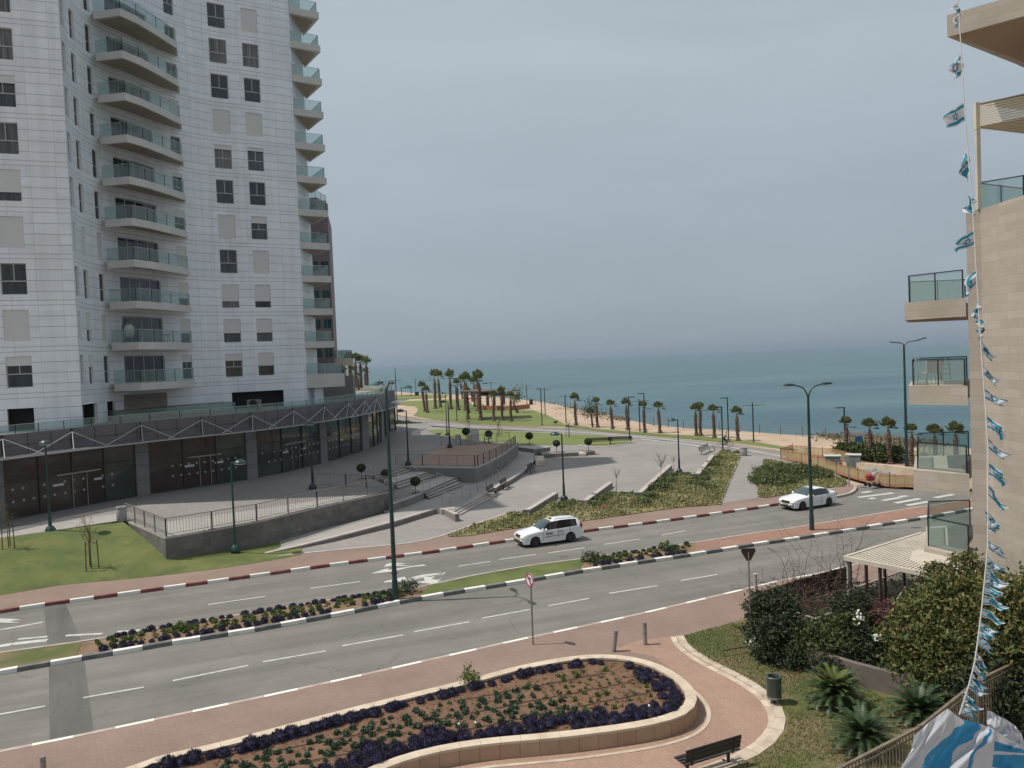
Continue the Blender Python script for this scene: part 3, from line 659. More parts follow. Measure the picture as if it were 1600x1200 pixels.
# platform with railing
toplevel_wall('retaining_wall', 'tall curved concrete retaining wall carrying the railed platform in the plaza', [V(*p) for p in [tuple(q) for q in GL([(634,729),(742,731)], TZ + .02)]] + smooth_line(GL([(742.5,731),(760,725),(780,714.5),(796,704),(806,696),(809,690)], TZ + .02), 2), TZ, 0, .3, 'concrete_wall', 'cap_light', .08)
mb = MB(); mb.poly(GL([(690,697.5),(655,716),(640,727),(742,730.5),(760,724.5),(780,713.5),(796,703.5),(800,697),(760,693)], TZ + .008)); struct('platform_paving', mb, 'paver_tan')
# steps and stub wall down to the lower plaza
t = thing('plaza_steps', 'three narrow pale steps with low stub walls leading down to the lower plaza', 'steps', tuple(G(730, 790, PZ)))
mb = MB()
for i, z in enumerate((.27, .38, .49)):
    P = GL([(711,802 - i * 1.5),(770,771 - i * 1.5)], z); P = [p + V(.55 - i * .35, -.45 + i * .3, 0) * .7 for p in P]; Q = [p + V(-2.0, 1.6, 0) for p in P]; mb.prism([(p.x, p.y) for p in P + Q[::-1]], 0, z)
mb.build('treads', 'cap_light', t, norm=True)
mb = MB(); P = GL([(686,793),(711,791.5),(711.5,794.5),(689,796)], .56); mb.prism([(p.x, p.y) for p in P], 0, .56); P = GL([(752,767),(772,767),(772,770.5),(754,770.5)], .56); mb.prism([(p.x, p.y) for p in P], 0, .56); mb.build('stub_wall', 'cap_light', t, norm=True)
toplevel_wall('retaining_wall', 'long low curved retaining wall behind the dark plaza benches', smooth_line(GL([(763,770),(780,758),(799,749),(824,732),(835,718)], WZ + .03), 2), 0, 0, .3, 'concrete_wall', 'cap_light', .06)
toplevel_wall('planter_wall', 'low dark planter wall at the curved wall end, under a clipped round tree', [(804,697.5),(835,701.5)], .95, 0, 2.2, 'concrete_wall', 'cap_light', .06)
toplevel_wall('planter_wall', 'low dark planter wall in mid plaza left of the white gap', [(848,710),(904,707)], .55, 0, 2.5, 'concrete_wall', 'paver_grey', .06)
toplevel_wall('planter_wall', 'short low dark planter wall in mid plaza right of the white gap', [(916,706),(930,705)], .55, 0, 2.5, 'concrete_wall', 'paver_grey', .06)
t = thing('plaza_steps', 'little pale steps beside the mid plaza planter with dark handrail', 'steps', tuple(G(845, 724, PZ)))
mb = MB()
for i, z in enumerate((.3, .45, .6)):
    P = GL([(837,726 - i * 3),(852,726 - i * 3),(849,712),(834,712)], z); mb.prism([(p.x, p.y) for p in P], 0, z)
mb.build('treads', 'cap_cream', t, norm=True)
t = thing('plaza_steps', 'white stone steps in the gap between two dark planter walls', 'steps', tuple(G(910, 711, PZ)))
mb = MB()
for i, z in enumerate((.3, .45)):
    P = GL([(904.5,711 - i * 2),(916,711 - i * 2),(915,703),(906,703)], z); mb.prism([(p.x, p.y) for p in P], 0, z)
mb.build('treads', 'cap_light', t, norm=True)
# lawns and paths further out
def sheet(name, px, z, m): mb = MB(); mb.poly(GL(px, z)); return struct(name, mb, m)
sheet('lawn', [(664,672),(720,670),(800,673.6),(880,678),(940,680.5),(990,687),(975,692.5),(957,695),(927,697.5),(905,694.5),(880,695),(836,695),(800,696),(780,694),(689,682)], PZ + .03, 'lawn_far')
sheet('path_edge', [(905,694),(927,697.5),(957,695.5),(975,693),(990,687.5),(994,688),(978,694),(957,697),(925,699.5),(903,696.5)], PZ + .035, 'paver_light')
sheet('lawn', [(616,629),(640,626.5),(696,624.3),(726,623.7),(738,632),(760,639),(800,640.5),(832,640.5),(854,648),(866,654),(884,663),(924,667.5),(880,666),(820,665.8),(740,662),(680,655.8),(646,649.5),(654,640),(648,634.5),(618,632)], .0, 'lawn_far')
sheet('lawn', [(608,617.5),(650,616.5),(700,617),(697,621.5),(650,623),(608,624.5)], .0, 'lawn_far')
sheet('lawn', [(884,664.5),(928,669),(1020,677),(1100,681.5),(1186,691),(1236,700),(1250,703),(1220,702),(1136,691),(1020,680.5),(940,674),(884,667)], .0, 'lawn_far')
sheet('cycle_path', [(590,641),(640,651.5),(680,657.5),(740,663.5),(820,667.3),(884,668),(940,675),(1020,682),(1130,692.5),(1220,706),(1310,724),(1290,733),(1220,717),(1130,701),(1040,688.5),(960,681),(880,676),(800,672),(720,669),(640,662.5),(580,650)], PZ + .01, 'paver_grey')
mb = MB()
def along(px, w, z, m=0):
    P = smooth_line(GL(px, z), 2); Q = offset_line(P, w); ribbon(mb, P, Q, m)
along([(596,652),(640,658.5),(700,665),(800,669.2),(920,676.2),(1000,683),(1100,693),(1160,702),(1225,714.5)], .35, PZ + .02)
along([(1000,686),(1080,694.5),(1100,700)], .4, PZ + .02)
struct('path_line', mb, 'paint_white')
mb = MB(); along([(1136,691),(1180,697),(1221,703),(1260,709)], .3, .2); struct('kerb', mb, 'kerb_stone')
mb = MB(); along([(1140,700.5),(1180,706),(1215,712)], .1, PZ + .02); along([(604,647),(660,656),(740,664),(820,668),(900,672)], .6, PZ + .012); struct('path_line', mb, 'roof_brown')
# shore rise at right: bank of tan soil beyond the promenade
sheet('path', [(1320,720),(1400,716),(1530,722),(1530,748),(1440,733)], .01, 'paver_tan')
sheet('lawn', [(1365,707),(1440,709),(1530,713),(1530,721),(1440,716.5),(1362,712)], .02, 'lawn_far')
sheet('building_site_ground', [(1222,717),(1240,708),(1300,713),(1345,720),(1440,735),(1530,750),(1530,765),(1422,761),(1375,758.5),(1345,751),(1278,731)], PZ + .03, 'soil_tan')
# garden beds
sheet('garden_bed', [(700,838),(735,836.5),(780,828.5),(821,823),(904,814.5),(988,802.5),(1060,792.5),(1126,787.5),(1140,752),(1157,715),(1156,709),(1140,707.5),(1128,704),(1116,711),(1093,744),(1080,741.5),(1050,741),(1003,776),(991,771),(950,768.5),(917,789),(906,784.5),(864,783.5),(828,804),(816,801),(797,800),(780,808),(739,821)], PZ + .03, 'groundcover_base')
sheet('garden_bed', [(1194,718),(1240,727),(1280,736),(1324,752.5),(1320,759),(1270,764.5),(1196,777.5),(1183,775.5),(1186,748)], PZ + .03, 'groundcover_base')
mb = MB(); along([(1126,787.5),(1140,752),(1157,715)], .15, PZ + .06); along([(1183,775.5),(1186,748),(1194,718)], -.15, PZ + .06); struct('kerb', mb, 'kerb_stone')
for px, lab in (([(816,796),(828,796),(872,769)], 'first low garden wall from the taxi, nearest the roof of the white taxi'), ([(906,781),(917.5,781.5),(957,753)], 'second low garden wall, right of the tall lamp and behind a thin bare sapling'),
                ([(991,769),(1003,769),(1050,726)], 'third low garden wall, long and edged with dense green shrubs'), ([(1080,740),(1093,740),(1116,711)], 'last low garden wall beside the metal bench at the plaza corner')):
    toplevel_wall('garden_wall', lab, px, .58, -.1, .35, 'concrete_wall', 'cap_light', .07, group='low walls between plaza and garden bed')
# right lawn, kerb, planter
inner = smooth_line(GL([(1068,993),(1072,1003),(1084,1014),(1110.6,1031.5),(1158,1053.5),(1195,1075.5),(1218.6,1097),(1230.4,1123.7),(1225,1144),(1201.7,1171),(1154,1195),(1080,1222)], .2), 2)
mb = MB(); mb.poly(inner + [V(-1, 12, .2), V(2, 8, .2), V(40, 8, .2), V(40, 30, .2)] + GL([(1400,905),(1290,938),(1180,962),(1143,972.5)], .2)); struct('lawn', mb, 'lawn_worn')
kerb('kerb', inner, .28, .21, .8, ['kerb_stone'], -1, gap=.02)
kerb('kerb', offset_line(inner, -.29), .2, SW + .012, .5, ['cap_cream', 'kerb_stone'], -1, gap=.015)
mb = MB(); pp = GL([(1066,993),(1084,1014),(1110,1031),(1158,1053),(1195,1075),(1218,1097),(1229,1124),(1224,1144),(1201,1171),(1154,1195)], SW + .005)
mb.poly(pp + [V(-1, 12, SW + .005), V(-6, 12, SW + .005)] + GL([(700,1195),(900,1155),(1040,1127),(1075,1100),(1070,1060),(1020,1025),(960,1015),(1000,1000)], SW + .005)); struct('path', mb, 'paver_tan')
H = 3.3; WT = 12.65; WH = 2.22; SLAB = 10.34
class Wall:
    """vertical wall over a plan polyline; s runs along it, the outside is on the right of travel"""
    def __init__(s, pts):
        s.p = [V(p[0], p[1], 0) for p in pts]; s.c = [0]
        for a, b in zip(s.p, s.p[1:]): s.c.append(s.c[-1] + (b - a).length)
    def at(s, u, z=0, ins=0.0):
        k = 0
        while k < len(s.c) - 2 and s.c[k + 1] < u: k += 1
        a, b = s.p[k], s.p[k + 1]; d = (b - a).normalized(); t = u - s.c[k]
        q = a + d * t; n = V(-d.y, d.x, 0); return V(q.x + n.x * ins, q.y + n.y * ins, z)
    def hit(s, x, y):
        r = ray(x, y); o = V(0, 0); best = None
        for k in range(len(s.p) - 1):
            a, b = s.p[k], s.p[k + 1]; e = b - a; den = r.x * e.y - r.y * e.x
            if abs(den) < 1e-9: continue
            t = (a.x * e.y - a.y * e.x) / den; u = (a.x * r.y - a.y * r.x) / den
            if t > 0 and -.001 <= u <= 1.001 and (best is None or t < best[0]): best = (t, s.c[k] + u * (s.c[k + 1] - s.c[k]))
        return best[1] if best else None
def wall_mesh(W, z0, z1, holes, depth=.26, mb=None, s0=None, s1=None):
    mb = mb or MB(); s0 = 0 if s0 is None else s0; s1 = W.c[-1] if s1 is None else s1
    S = sorted(set([round(x, 4) for x in [s0, s1] + [c for c in W.c if s0 < c < s1] + [h for H_ in holes for h in H_[:2]]])); Z = sorted(set([round(x, 4) for x in [z0, z1] + [h for H_ in holes for h in H_[2:4]]]))
    for a, b in zip(S, S[1:]):
        if b - a < 1e-4: continue
        m = (a + b) / 2; hs = sorted([(h[2], h[3]) for h in holes if h[0] - 1e-4 < m < h[1] + 1e-4]); lo = z0
        for c, d in hs + [(z1, z1)]:
            if c > lo + 1e-4:
                mb.poly([W.at(a + 1e-5, lo), W.at(b - 1e-5, lo), W.at(b - 1e-5, c), W.at(a + 1e-5, c)], 0, [(a, lo), (b, lo), (b, c), (a, c)])
            lo = d
    for h in holes:
        a, b, c, d = h[:4]; q = [W.at(a + .001, c), W.at(b - .001, c), W.at(b - .001, d), W.at(a + .001, d)]; n = (W.at(a, c, depth) - W.at(a, c)); n = n if n.length > 0 else V(0, depth, 0)
        ch = (q[1] - q[0]); n = V(-ch.y, ch.x, 0).normalized() * depth
        for i in range(4): j = (i + 1) % 4; mb.poly([q[j], q[i], q[i] + n, q[j] + n], 0, [(0, 0), (.1, 0), (.1, .1), (0, .1)])
    return mb
def frame_axes(W, a, b): p = W.at(a + .001); q = W.at(b - .001); d = (q - p); w = d.length; d = d / w; return p, d, V(-d.y, d.x, 0), w
def bx(mb, p, d, n, u0, u1, z0, z1, i0, i1, mi=0):
    P = [V(p.x + d.x * u + n.x * i, p.y + d.y * u + n.y * i, 0) for u, i in ((u0, i0), (u1, i0), (u1, i1), (u0, i1))]
    mb.prism([(q.x, q.y) for q in P], z0, z1, mi)
def make_window(W, a, b, z0, z1, sh, par, style=0, ins=.16):
    p, d, n, w = frame_axes(W, a, b); h = z1 - z0; f = .055
    if sh >= 1:
        mb = MB(); bx(mb, p, d, n, 0, w, z0, z1, .07, .12); k = int(h / .3)
        for i in range(1, k): bx(mb, p, d, n, 0, w, z0 + i * h / k - .006, z0 + i * h / k + .006, .062, .07)
        o = mb.build('window_shutter', 'shutter', par); return o
    mb = MB(); bx(mb, p, d, n, 0, f, z0, z1, ins, ins + .07); bx(mb, p, d, n, w - f, w, z0, z1, ins, ins + .07); bx(mb, p, d, n, f, w - f, z0, z0 + f, ins, ins + .07); bx(mb, p, d, n, f, w - f, z1 - f, z1, ins, ins + .07)
    if style == 0:
        zm = z0 + h * .42; bx(mb, p, d, n, f, w - f, zm, zm + .07, ins - .01, ins + .06)
        if w > .9: bx(mb, p, d, n, w / 2 - .03, w / 2 + .03, zm + .07, z1 - f, ins, ins + .065)
    else:
        k = 4
        for i in range(1, k): bx(mb, p, d, n, w * i / k - .04, w * i / k + .04, z0 + f, z1 - f, ins, ins + .065)
    o = mb.build('window' if style == 0 else 'balcony_door', 'win_frame', par)
    mb = MB(); q = [p + d * f + n * (ins + .04), p + d * (w - f) + n * (ins + .04)]; mb.poly([V(q[0].x, q[0].y, z0 + f), V(q[1].x, q[1].y, z0 + f), V(q[1].x, q[1].y, z1 - f), V(q[0].x, q[0].y, z1 - f)])
    mb.build('pane', 'win_glass' if style == 0 else 'door_glass', o)
    if sh > 0: mb = MB(); bx(mb, p, d, n, 0, w, z1 - h * sh, z1, .06, .1); mb.build('shutter', 'shutter', o)
    return o
def glass_rail(par, pts, z0, h=1.0, post=1.6, gm='rail_glass', pm='handrail', name='railing', topw=.045):
    """railing: top rail and posts, with the glass as a sub-part"""
    mb = MB(); pts = [V(p[0], p[1], 0) for p in pts]
    for a, b in zip(pts, pts[1:]): mb.bar(V(a.x, a.y, z0 + h), V(b.x, b.y, z0 + h), topw, topw * .7)
    for a, b in zip(pts, pts[1:]):
        k = max(1, int(round((b - a).length / post)))
        for i in range(k + 1):
            q = a.lerp(b, i / k); mb.box((q.x, q.y, z0 + h / 2), (.035, .035, h))
    o = mb.build(name, pm, par); mb = MB()
    for a, b in zip(pts, pts[1:]): mb.poly([V(a.x, a.y, z0 + .04), V(b.x, b.y, z0 + .04), V(b.x, b.y, z0 + h - .02), V(a.x, a.y, z0 + h - .02)])
    mb.build('glass', gm, o); return o
def at350(x, Y, y=350): p = D(x, y, Y); return V(p.x, p.y, 0)
fac = [at350(-50, 53.9), at350(0, 54.4), at350(111, 55.9), at350(113, 57.0), at350(123, 58.8), at350(141, 60.9), at350(160, 62.7), at350(184, 64.3), at350(215, 66.0), at350(248, 68.4), at350(280, 70.4), at350(315, 72.1), at350(350, 73.4), at350(400, 74.7), at350(467, 76.8)]
W = Wall(fac); ZR = 7.3; ZTOP = 53.5
T = thing('apartment_tower', 'tall curved white clad apartment tower with glass railed balconies, above the dark shopping podium', 'apartment building', (fac[7].x, fac[7].y, 0))
cols = {'L': (W.hit(10, 590), W.hit(51, 590)), '1': (W.hit(113.2, 350), W.hit(118.2, 350)), '2': (W.hit(126, 350), W.hit(133, 350)), '3': (W.hit(150, 350), W.hit(158.6, 350)),
        'w': (W.hit(273, 345), W.hit(288.5, 345)), 'A': (W.hit(340, 337), W.hit(367, 337)), 'B': (W.hit(390, 304), W.hit(415, 304))}
door = (W.hit(184.6, 392), W.hit(248, 392))
state = {'L': [.3, 1, 0, 1, .72, 0, .25, 0, 0], '1': [0, 1, 0, 1] + [0] * 8, '2': [.4, .6, 0, 1] + [0] * 8, '3': [0, 1, 0, 1, 0, 0, .2, 0, 0, 0, 0, 0], 'w': [.3, .6, .65, .9, .3, .15, 0, 1, 0, 0, 0],
         'A': [.3, .6, .72, 0, 1, 0, .2, 1, 0, 0, 0, 0], 'B': [.55, .6, .72, 1, .3, 0, .15, 1, 0, 0, 1, 0]}
holes = []; wins = []
for c, (a, b) in cols.items():
    for k, sh in enumerate(state[c]):
        z1 = WT + H * k; z0 = z1 - WH; holes.append((a, b, z0, z1)); wins.append((a, b, z0, z1, sh))
for k in range(10): holes.append((door[0], door[1], SLAB + H * k + .02, WT + H * k))
op = [(W.hit(12, 660), W.hit(54, 660)), (W.hit(130, 650), W.hit(153, 650)), (W.hit(168, 640), W.hit(181, 640)), (W.hit(363, 630), W.hit(444, 630)), ]
for a, b in op: holes.append((a, b, 7.35, 8.95))
lv = (W.hit(194, 635), W.hit(262, 635)); holes.append((lv[0], lv[1], 7.75, 9.35))
wall_mesh(W, 6.9, ZTOP, holes).build('wall', 'cladding', T)
for a, b, z0, z1, sh in wins: make_window(W, a, b, z0, z1, sh, T)
for k in range(10): make_window(W, door[0], door[1], SLAB + H * k + .02, WT + H * k, 0, T, style=1)
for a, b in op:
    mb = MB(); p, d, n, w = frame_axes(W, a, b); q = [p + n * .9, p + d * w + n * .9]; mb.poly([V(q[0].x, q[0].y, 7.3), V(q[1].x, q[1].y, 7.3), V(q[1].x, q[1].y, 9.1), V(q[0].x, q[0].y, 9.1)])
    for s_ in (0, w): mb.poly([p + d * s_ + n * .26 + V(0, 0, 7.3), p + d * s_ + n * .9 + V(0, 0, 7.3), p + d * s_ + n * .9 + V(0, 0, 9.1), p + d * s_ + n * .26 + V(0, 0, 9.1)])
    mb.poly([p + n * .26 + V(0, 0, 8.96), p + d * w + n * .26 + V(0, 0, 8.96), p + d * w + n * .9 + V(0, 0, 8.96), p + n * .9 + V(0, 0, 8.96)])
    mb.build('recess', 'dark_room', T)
p, d, n, w = frame_axes(W, *lv); mb = MB(); k = 13
for i in range(k):
    z = 7.78 + i * (1.57 / k); bx(mb, p, d, n, 0, w, z, z + .075, -.02, .12)
bx(mb, p, d, n, w / 2 - .03, w / 2 + .03, 7.76, 9.34, -.03, .02); mb.build('louvre', 'louvre', T)
# side and rear walls, roof
cor = fac[-1]; side_end = V(cor.x, cor.y + 4.6, 0)
W2 = Wall([cor, side_end, V(cor.x - 6, side_end.y + 1.5, 0), V(cor.x - 8, 98, 0), V(fac[0].x - 14, 98, 0), fac[0]])
wall_mesh(W2, 6.9, ZTOP, []).build('wall', 'cladding', T)
mb = MB(); mb.poly([V(p.x, p.y, ZTOP - .3) for p in fac + W2.p[1:-1]]); mb.build('roof', 'slab_white', T)
# middle balconies
out = [at350(161, 62.5), at350(164, 62.1), at350(206, 61.7), at350(232, 63.2), at350(262, 65.6), at350(291, 68.3)]
inn = [W.at(W.hit(x, 350), 0, -.004) for x in (291, 262, 232, 206, 180, 163)]
inn2 = [W.at(W.hit(x, 350), 0, .1) for x in (293, 262, 232, 206, 180, 161)]
for k in range(10):
    z = SLAB + H * k; mb = MB(); P = out + inn2; mb.prism([(q.x, q.y) for q in P], z - .18, z); lipo = out[1:]; lipi = offset_line(lipo, .16)
    wallstrip(mb, lipo, .2, z - .6, z - .182, side=1)
    b = mb.build('balcony', 'slab_white', T, norm=True)
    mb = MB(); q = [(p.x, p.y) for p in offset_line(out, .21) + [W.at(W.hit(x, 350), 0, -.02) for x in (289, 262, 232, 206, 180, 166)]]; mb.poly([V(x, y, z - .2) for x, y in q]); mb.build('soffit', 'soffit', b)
    glass_rail(b, [p for p in offset_line(out[1:], .08)], z + .002, 1.02, 2.2)
# right-hand triangular balconies
B1 = at350(511, 78.3, 293)
for k in range(0, 12):
    z = SLAB + H * k; a = V(cor.x + .003, cor.y - .02, 0); c = V(cor.x + .003, cor.y + 5.4, 0); b1 = V(B1.x, B1.y, 0)
    if k == 0: b1 = b1 + (b1 - a).normalized() * .9
    mb = MB(); mb.prism([(q.x, q.y) for q in (a, b1, c)], z - (.65 if k else 1.35), z); b = mb.build('balcony', 'slab_white', T, norm=True)
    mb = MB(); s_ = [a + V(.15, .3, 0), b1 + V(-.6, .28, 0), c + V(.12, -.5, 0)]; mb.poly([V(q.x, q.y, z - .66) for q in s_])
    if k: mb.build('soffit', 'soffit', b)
    glass_rail(b, [a + V(.03, .08, 0), b1 + V(-.25, .08, 0), c + V(.1, -.2, 0)], z + .002, 1.02, 1.9)
mb = MB(); a = cor + V(.003, -.02, 0); b1 = V(B1.x, B1.y, 0)
pA = at350(492, 77.9, 620); pB = at350(503, 78.3, 620); mb.prism([(pA.x, pA.y), (pB.x, pB.y), (pB.x, pB.y + .8), (pA.x, pA.y + .8)], 6.9, SLAB - 1.352); mb.build('pillar', 'cladding', T)
# balcony furniture: egg chair, table and chair
ec = at350(194, 62.7, 510)
eg = thing('egg_chair', 'white hanging egg chair on a curved black stand on the second balcony from the bottom', 'hanging chair', (ec.x + .1, ec.y + .5, SLAB + H))
mb = MB(); mb.tube([V(-.55, 0, .05) + V(0, 0, 0), V(-.62, 0, .7), V(-.5, 0, 1.5), V(-.15, 0, 1.95), V(.05, 0, 1.85)], .03, 6); mb.lathe([(.5, 0), (.5, .04), (.05, .06)], 14); mb.build('stand', 'black_plastic', eg, world=False)
mb = MB(); mb.blob((0.05, 0, .95), (.42, .36, .62), 2, .05, 1, 14, 10); mb.build('basket', 'slab_white', eg, world=False, smooth=True)
tb = at350(255, 66.2, 510); t = thing('balcony_table', 'small dark table on the balcony to the right of the egg chair', 'table', (tb.x, tb.y + .4, SLAB + H))
mb = MB(); mb.lathe([(.4, .7), (.4, .74)], 12); mb.build('tabletop', 'black_plastic', t, world=False)
for a_ in range(4):
    mb = MB(); mb.tube([V(.25 * math.cos(a_ * 1.57), .25 * math.sin(a_ * 1.57), .7), V(.32 * math.cos(a_ * 1.57), .32 * math.sin(a_ * 1.57), 0)], .02, 5); mb.build('leg', 'black_plastic', t, world=False)
# ---------------------------------------------------------------- shopping podium
sh = smooth_line([V(p.x, p.y, 0) for p in ext(GL([(-60,828),(45,807),(215,775),(405,747.5),(502,725),(575,702.5),(600,690),(606,676)], TZ), 22)], 2)
sh += [V(-16.5, 108, 0), V(-22, 116, 0), V(-40, 118, 0)]
SWL = Wall(sh); ZC = 5.95
PD = thing('shopping_podium', 'long curved dark glazed shopping podium with strutted glass canopy at the foot of the tower', 'shop building', (sh[9].x, sh[9].y, 0))
off = offset_line(sh, .05)
mb = MB(); mb.poly([V(p.x, p.y, ZR) for p in off] + [V(-75, 118, ZR), V(-80, 30, ZR)]); mb.build('roof', 'paver_grey', PD)
mb = MB(); wallstrip(mb, sh, .3, ZC - .05, ZR + .12, side=1); o = mb.build('fascia', 'fascia', PD, norm=True)
mb = MB(); s_ = 0
while s_ < SWL.c[-1]:
    p = SWL.at(s_, 0, -.008); q = SWL.at(s_ + .05, 0, -.008); mb.poly([V(p.x, p.y, ZC), V(q.x, q.y, ZC), V(q.x, q.y, ZR + .1), V(p.x, p.y, ZR + .1)]); s_ += 1.55
for s_ in range(0, int(SWL.c[-1]) - 1):
    p = SWL.at(s_, 0, -.008); q = SWL.at(s_ + 1, 0, -.008); mb.poly([V(p.x, p.y, ZC + .68), V(q.x, q.y, ZC + .68), V(q.x, q.y, ZC + .72), V(p.x, p.y, ZC + .72)])
mb.build('panel_joints', 'fascia_joint', o)
def hb(x, y): return SWL.hit(x, y)
marks = [(-95, None), (0, 10, 812, 'brown'), (215, 235, 774, 'brown'), (387, 403, 749, 'green'), (502, 512, 724, 'green'), (567, 577, 704, 'green')]
cols_s = [(hb(-2, 813), hb(9, 811)), (hb(215, 776), hb(235, 772)), (hb(387, 750), hb(403, 748)), (hb(502, 726), hb(512, 723)), (hb(567, 706), hb(577, 702)), (hb(597, 693), hb(601, 690))]
cols_s = [c for c in cols_s if c[0] and c[1]]
for a, b in cols_s:
    mb = MB(); p, d, n, w = frame_axes(SWL, a, b); bx(mb, p, d, n, 0, w, TZ - .1, ZC - .06, -.05, .6); o = mb.build('column', 'shop_column', PD)
    mb = MB()
    for z in (3.0, 4.1, 5.1): bx(mb, p, d, n, .0, w, z, z + .03, -.055, -.052)
    mb.build('joints', 'fascia_joint', o)
bays = [(max(0, cols_s[0][0] - 20), cols_s[0][0], 0)] + [(cols_s[i][1], cols_s[i + 1][0], i) for i in range(len(cols_s) - 1)] + [(cols_s[-1][1], SWL.c[-1] - 20, 3)]
for a, b, kind in bays:
    L_ = b - a; nm = max(2, int(round(L_ / 2.6))); mb = MB(); mg = MB()
    for i in range(nm):
        u0 = a + L_ * i / nm; u1 = a + L_ * (i + 1) / nm; p, d, n, w = frame_axes(SWL, u0, u1)
        q = [p + n * .12, p + d * w + n * .12]; mg.poly([V(q[0].x, q[0].y, TZ), V(q[1].x, q[1].y, TZ), V(q[1].x, q[1].y, ZC - .05), V(q[0].x, q[0].y, ZC - .05)], 0 if (kind < 2 and i < nm * .62) else 1)
        bx(mb, p, d, n, -.03, .03, TZ, ZC - .06, .02, .14); bx(mb, p, d, n, .03, w, 4.55, 4.63, .04, .14); bx(mb, p, d, n, .03, w, TZ, TZ + .08, .04, .14)
    o = mb.build('shop_front', 'mullion', PD); mg.build('pane', ['shop_glass_brown', 'shop_glass_green'], o)
    if kind < 4 and L_ > 4:
        mb = MB(); s_ = a + .6
        while s_ < b - .4:
            p, d, n, w = frame_axes(SWL, s_, s_ + .12)
            for z in (2.95, 3.75):
                c = p + n * .105; r1 = .085
                if rng.random() < .88:
                    if kind < 2: # small ring stickers
                        for q_ in range(8):
                            t0 = q_ * math.pi / 4; t1 = t0 + math.pi / 4
                            mb.poly([c + d * (r1 * math.cos(t0)) + V(0, 0, z + r1 * math.sin(t0)), c + d * (r1 * math.cos(t1)) + V(0, 0, z + r1 * math.sin(t1)), c + d * (r1 * .55 * math.cos(t1)) + V(0, 0, z + r1 * .55 * math.sin(t1)), c + d * (r1 * .55 * math.cos(t0)) + V(0, 0, z + r1 * .55 * math.sin(t0))])
                    else: bx(mb, p, d, n, 0, .1 + rng.random() * .15, z, z + .1, .1, .105)
            s_ += .62 + rng.random() * .12
        for q_ in range(2):
            s_ = a + L_ * (.35 + .3 * q_); p, d, n, w = frame_axes(SWL, s_, s_ + .8); bx(mb, p, d, n, 0, .75, 3.5, 3.66, .1, .105)
        mb.build('stickers', 'sticker', o)
# doors with pale top rail
for a, b, kind in bays[1:4]:
    p, d, n, w = frame_axes(SWL, a + (b - a) * .38, a + (b - a) * .72); mb = MB(); bx(mb, p, d, n, 0, w, 4.2, 4.3, 0, .1); bx(mb, p, d, n, w * .33, w * .33 + .05, TZ, 4.2, .03, .1); bx(mb, p, d, n, w * .66, w * .66 + .05, TZ, 4.2, .03, .1); mb.build('entrance_frame', 'steel', PD)
# canopy
co_ = offset_line(sh[:-2], -1.9)
mb = MB(); ribbon(mb, setz(co_, ZC + .08), setz(sh[:-2], ZC + .12)); o = mb.build('canopy', 'canopy_glass', PD)
mb = MB()
for a, b in zip(co_, co_[1:]): mb.bar(V(a.x, a.y, ZC + .06), V(b.x, b.y, ZC + .06), .07, .09)
CW = Wall([V(p.x, p.y, 0) for p in co_])
def cs(x, y): return CW.hit(x, y)
for i in range(0, len(co_)): mb.bar(V(co_[i].x, co_[i].y, ZC + .03), V(sh[i].x, sh[i].y, ZC + .06), .06)
mb.build('canopy_edge', 'canopy_white', o)
br_px = [(3, 664), (112, 654), (220, 643), (314.5, 637), (393, 630), (458, 628), (506, 625), (544, 623), (570, 622), (588, 621)]
for x, y in br_px:
    s_ = SWL.hit(x, y + 30)
    if s_ is None: continue
    top = SWL.at(s_, ZR - .12, -.12); cen = CW.hit(x - 2, y + 50)
    if cen is None: continue
    mb = MB(); base = SWL.at(s_, ZR - .12, 0); mb.bar(base + V(0, 0, .25), SWL.at(s_, ZC + .2, -.06), .08); mb.bar(base, top, .08)
    mb.build('bracket', 'black_plastic', o)
    for ds in (-2.4, .3, 2.7):
        q = CW.at(max(0, min(CW.c[-1], cen + ds)), ZC + .12, .1); mb = MB(); mb.tube([top, q], .035, 6); mb.build('strut', 'canopy_white', o)
glass_rail(PD, offset_line(sh[:-1], .5), ZR + .005, .7, 3.2, 'rail_glass_light', 'handrail')
# raised planter wall on the podium roof
pl = [D(182, 655, 61.5), D(250, 650, 64.5), D(368, 640, 70.0)]; mb = MB(); wallstrip(mb, [V(p.x, p.y, 0) for p in pl], 2.2, ZR, 8.15, side=1, mt=1); mb.build('roof_planter', ['rail_glass_light', 'roof_red'], PD, norm=True)
ac = D(398, 642, 73.2); t = thing('cooling_unit', 'round grey fan unit standing in the dark opening above the podium roof', 'machine', (ac.x, ac.y, ZR))
mb = MB(); mb.box((0, 0, .45), (1.2, .6, .9)); mb.build('casing', 'steel', t, world=False); mb = MB(); mb.tube([V(0, -.35, .5), V(0, -.31, .5)], .38, 16); mb.build('fan', 'black_plastic', t, world=False)
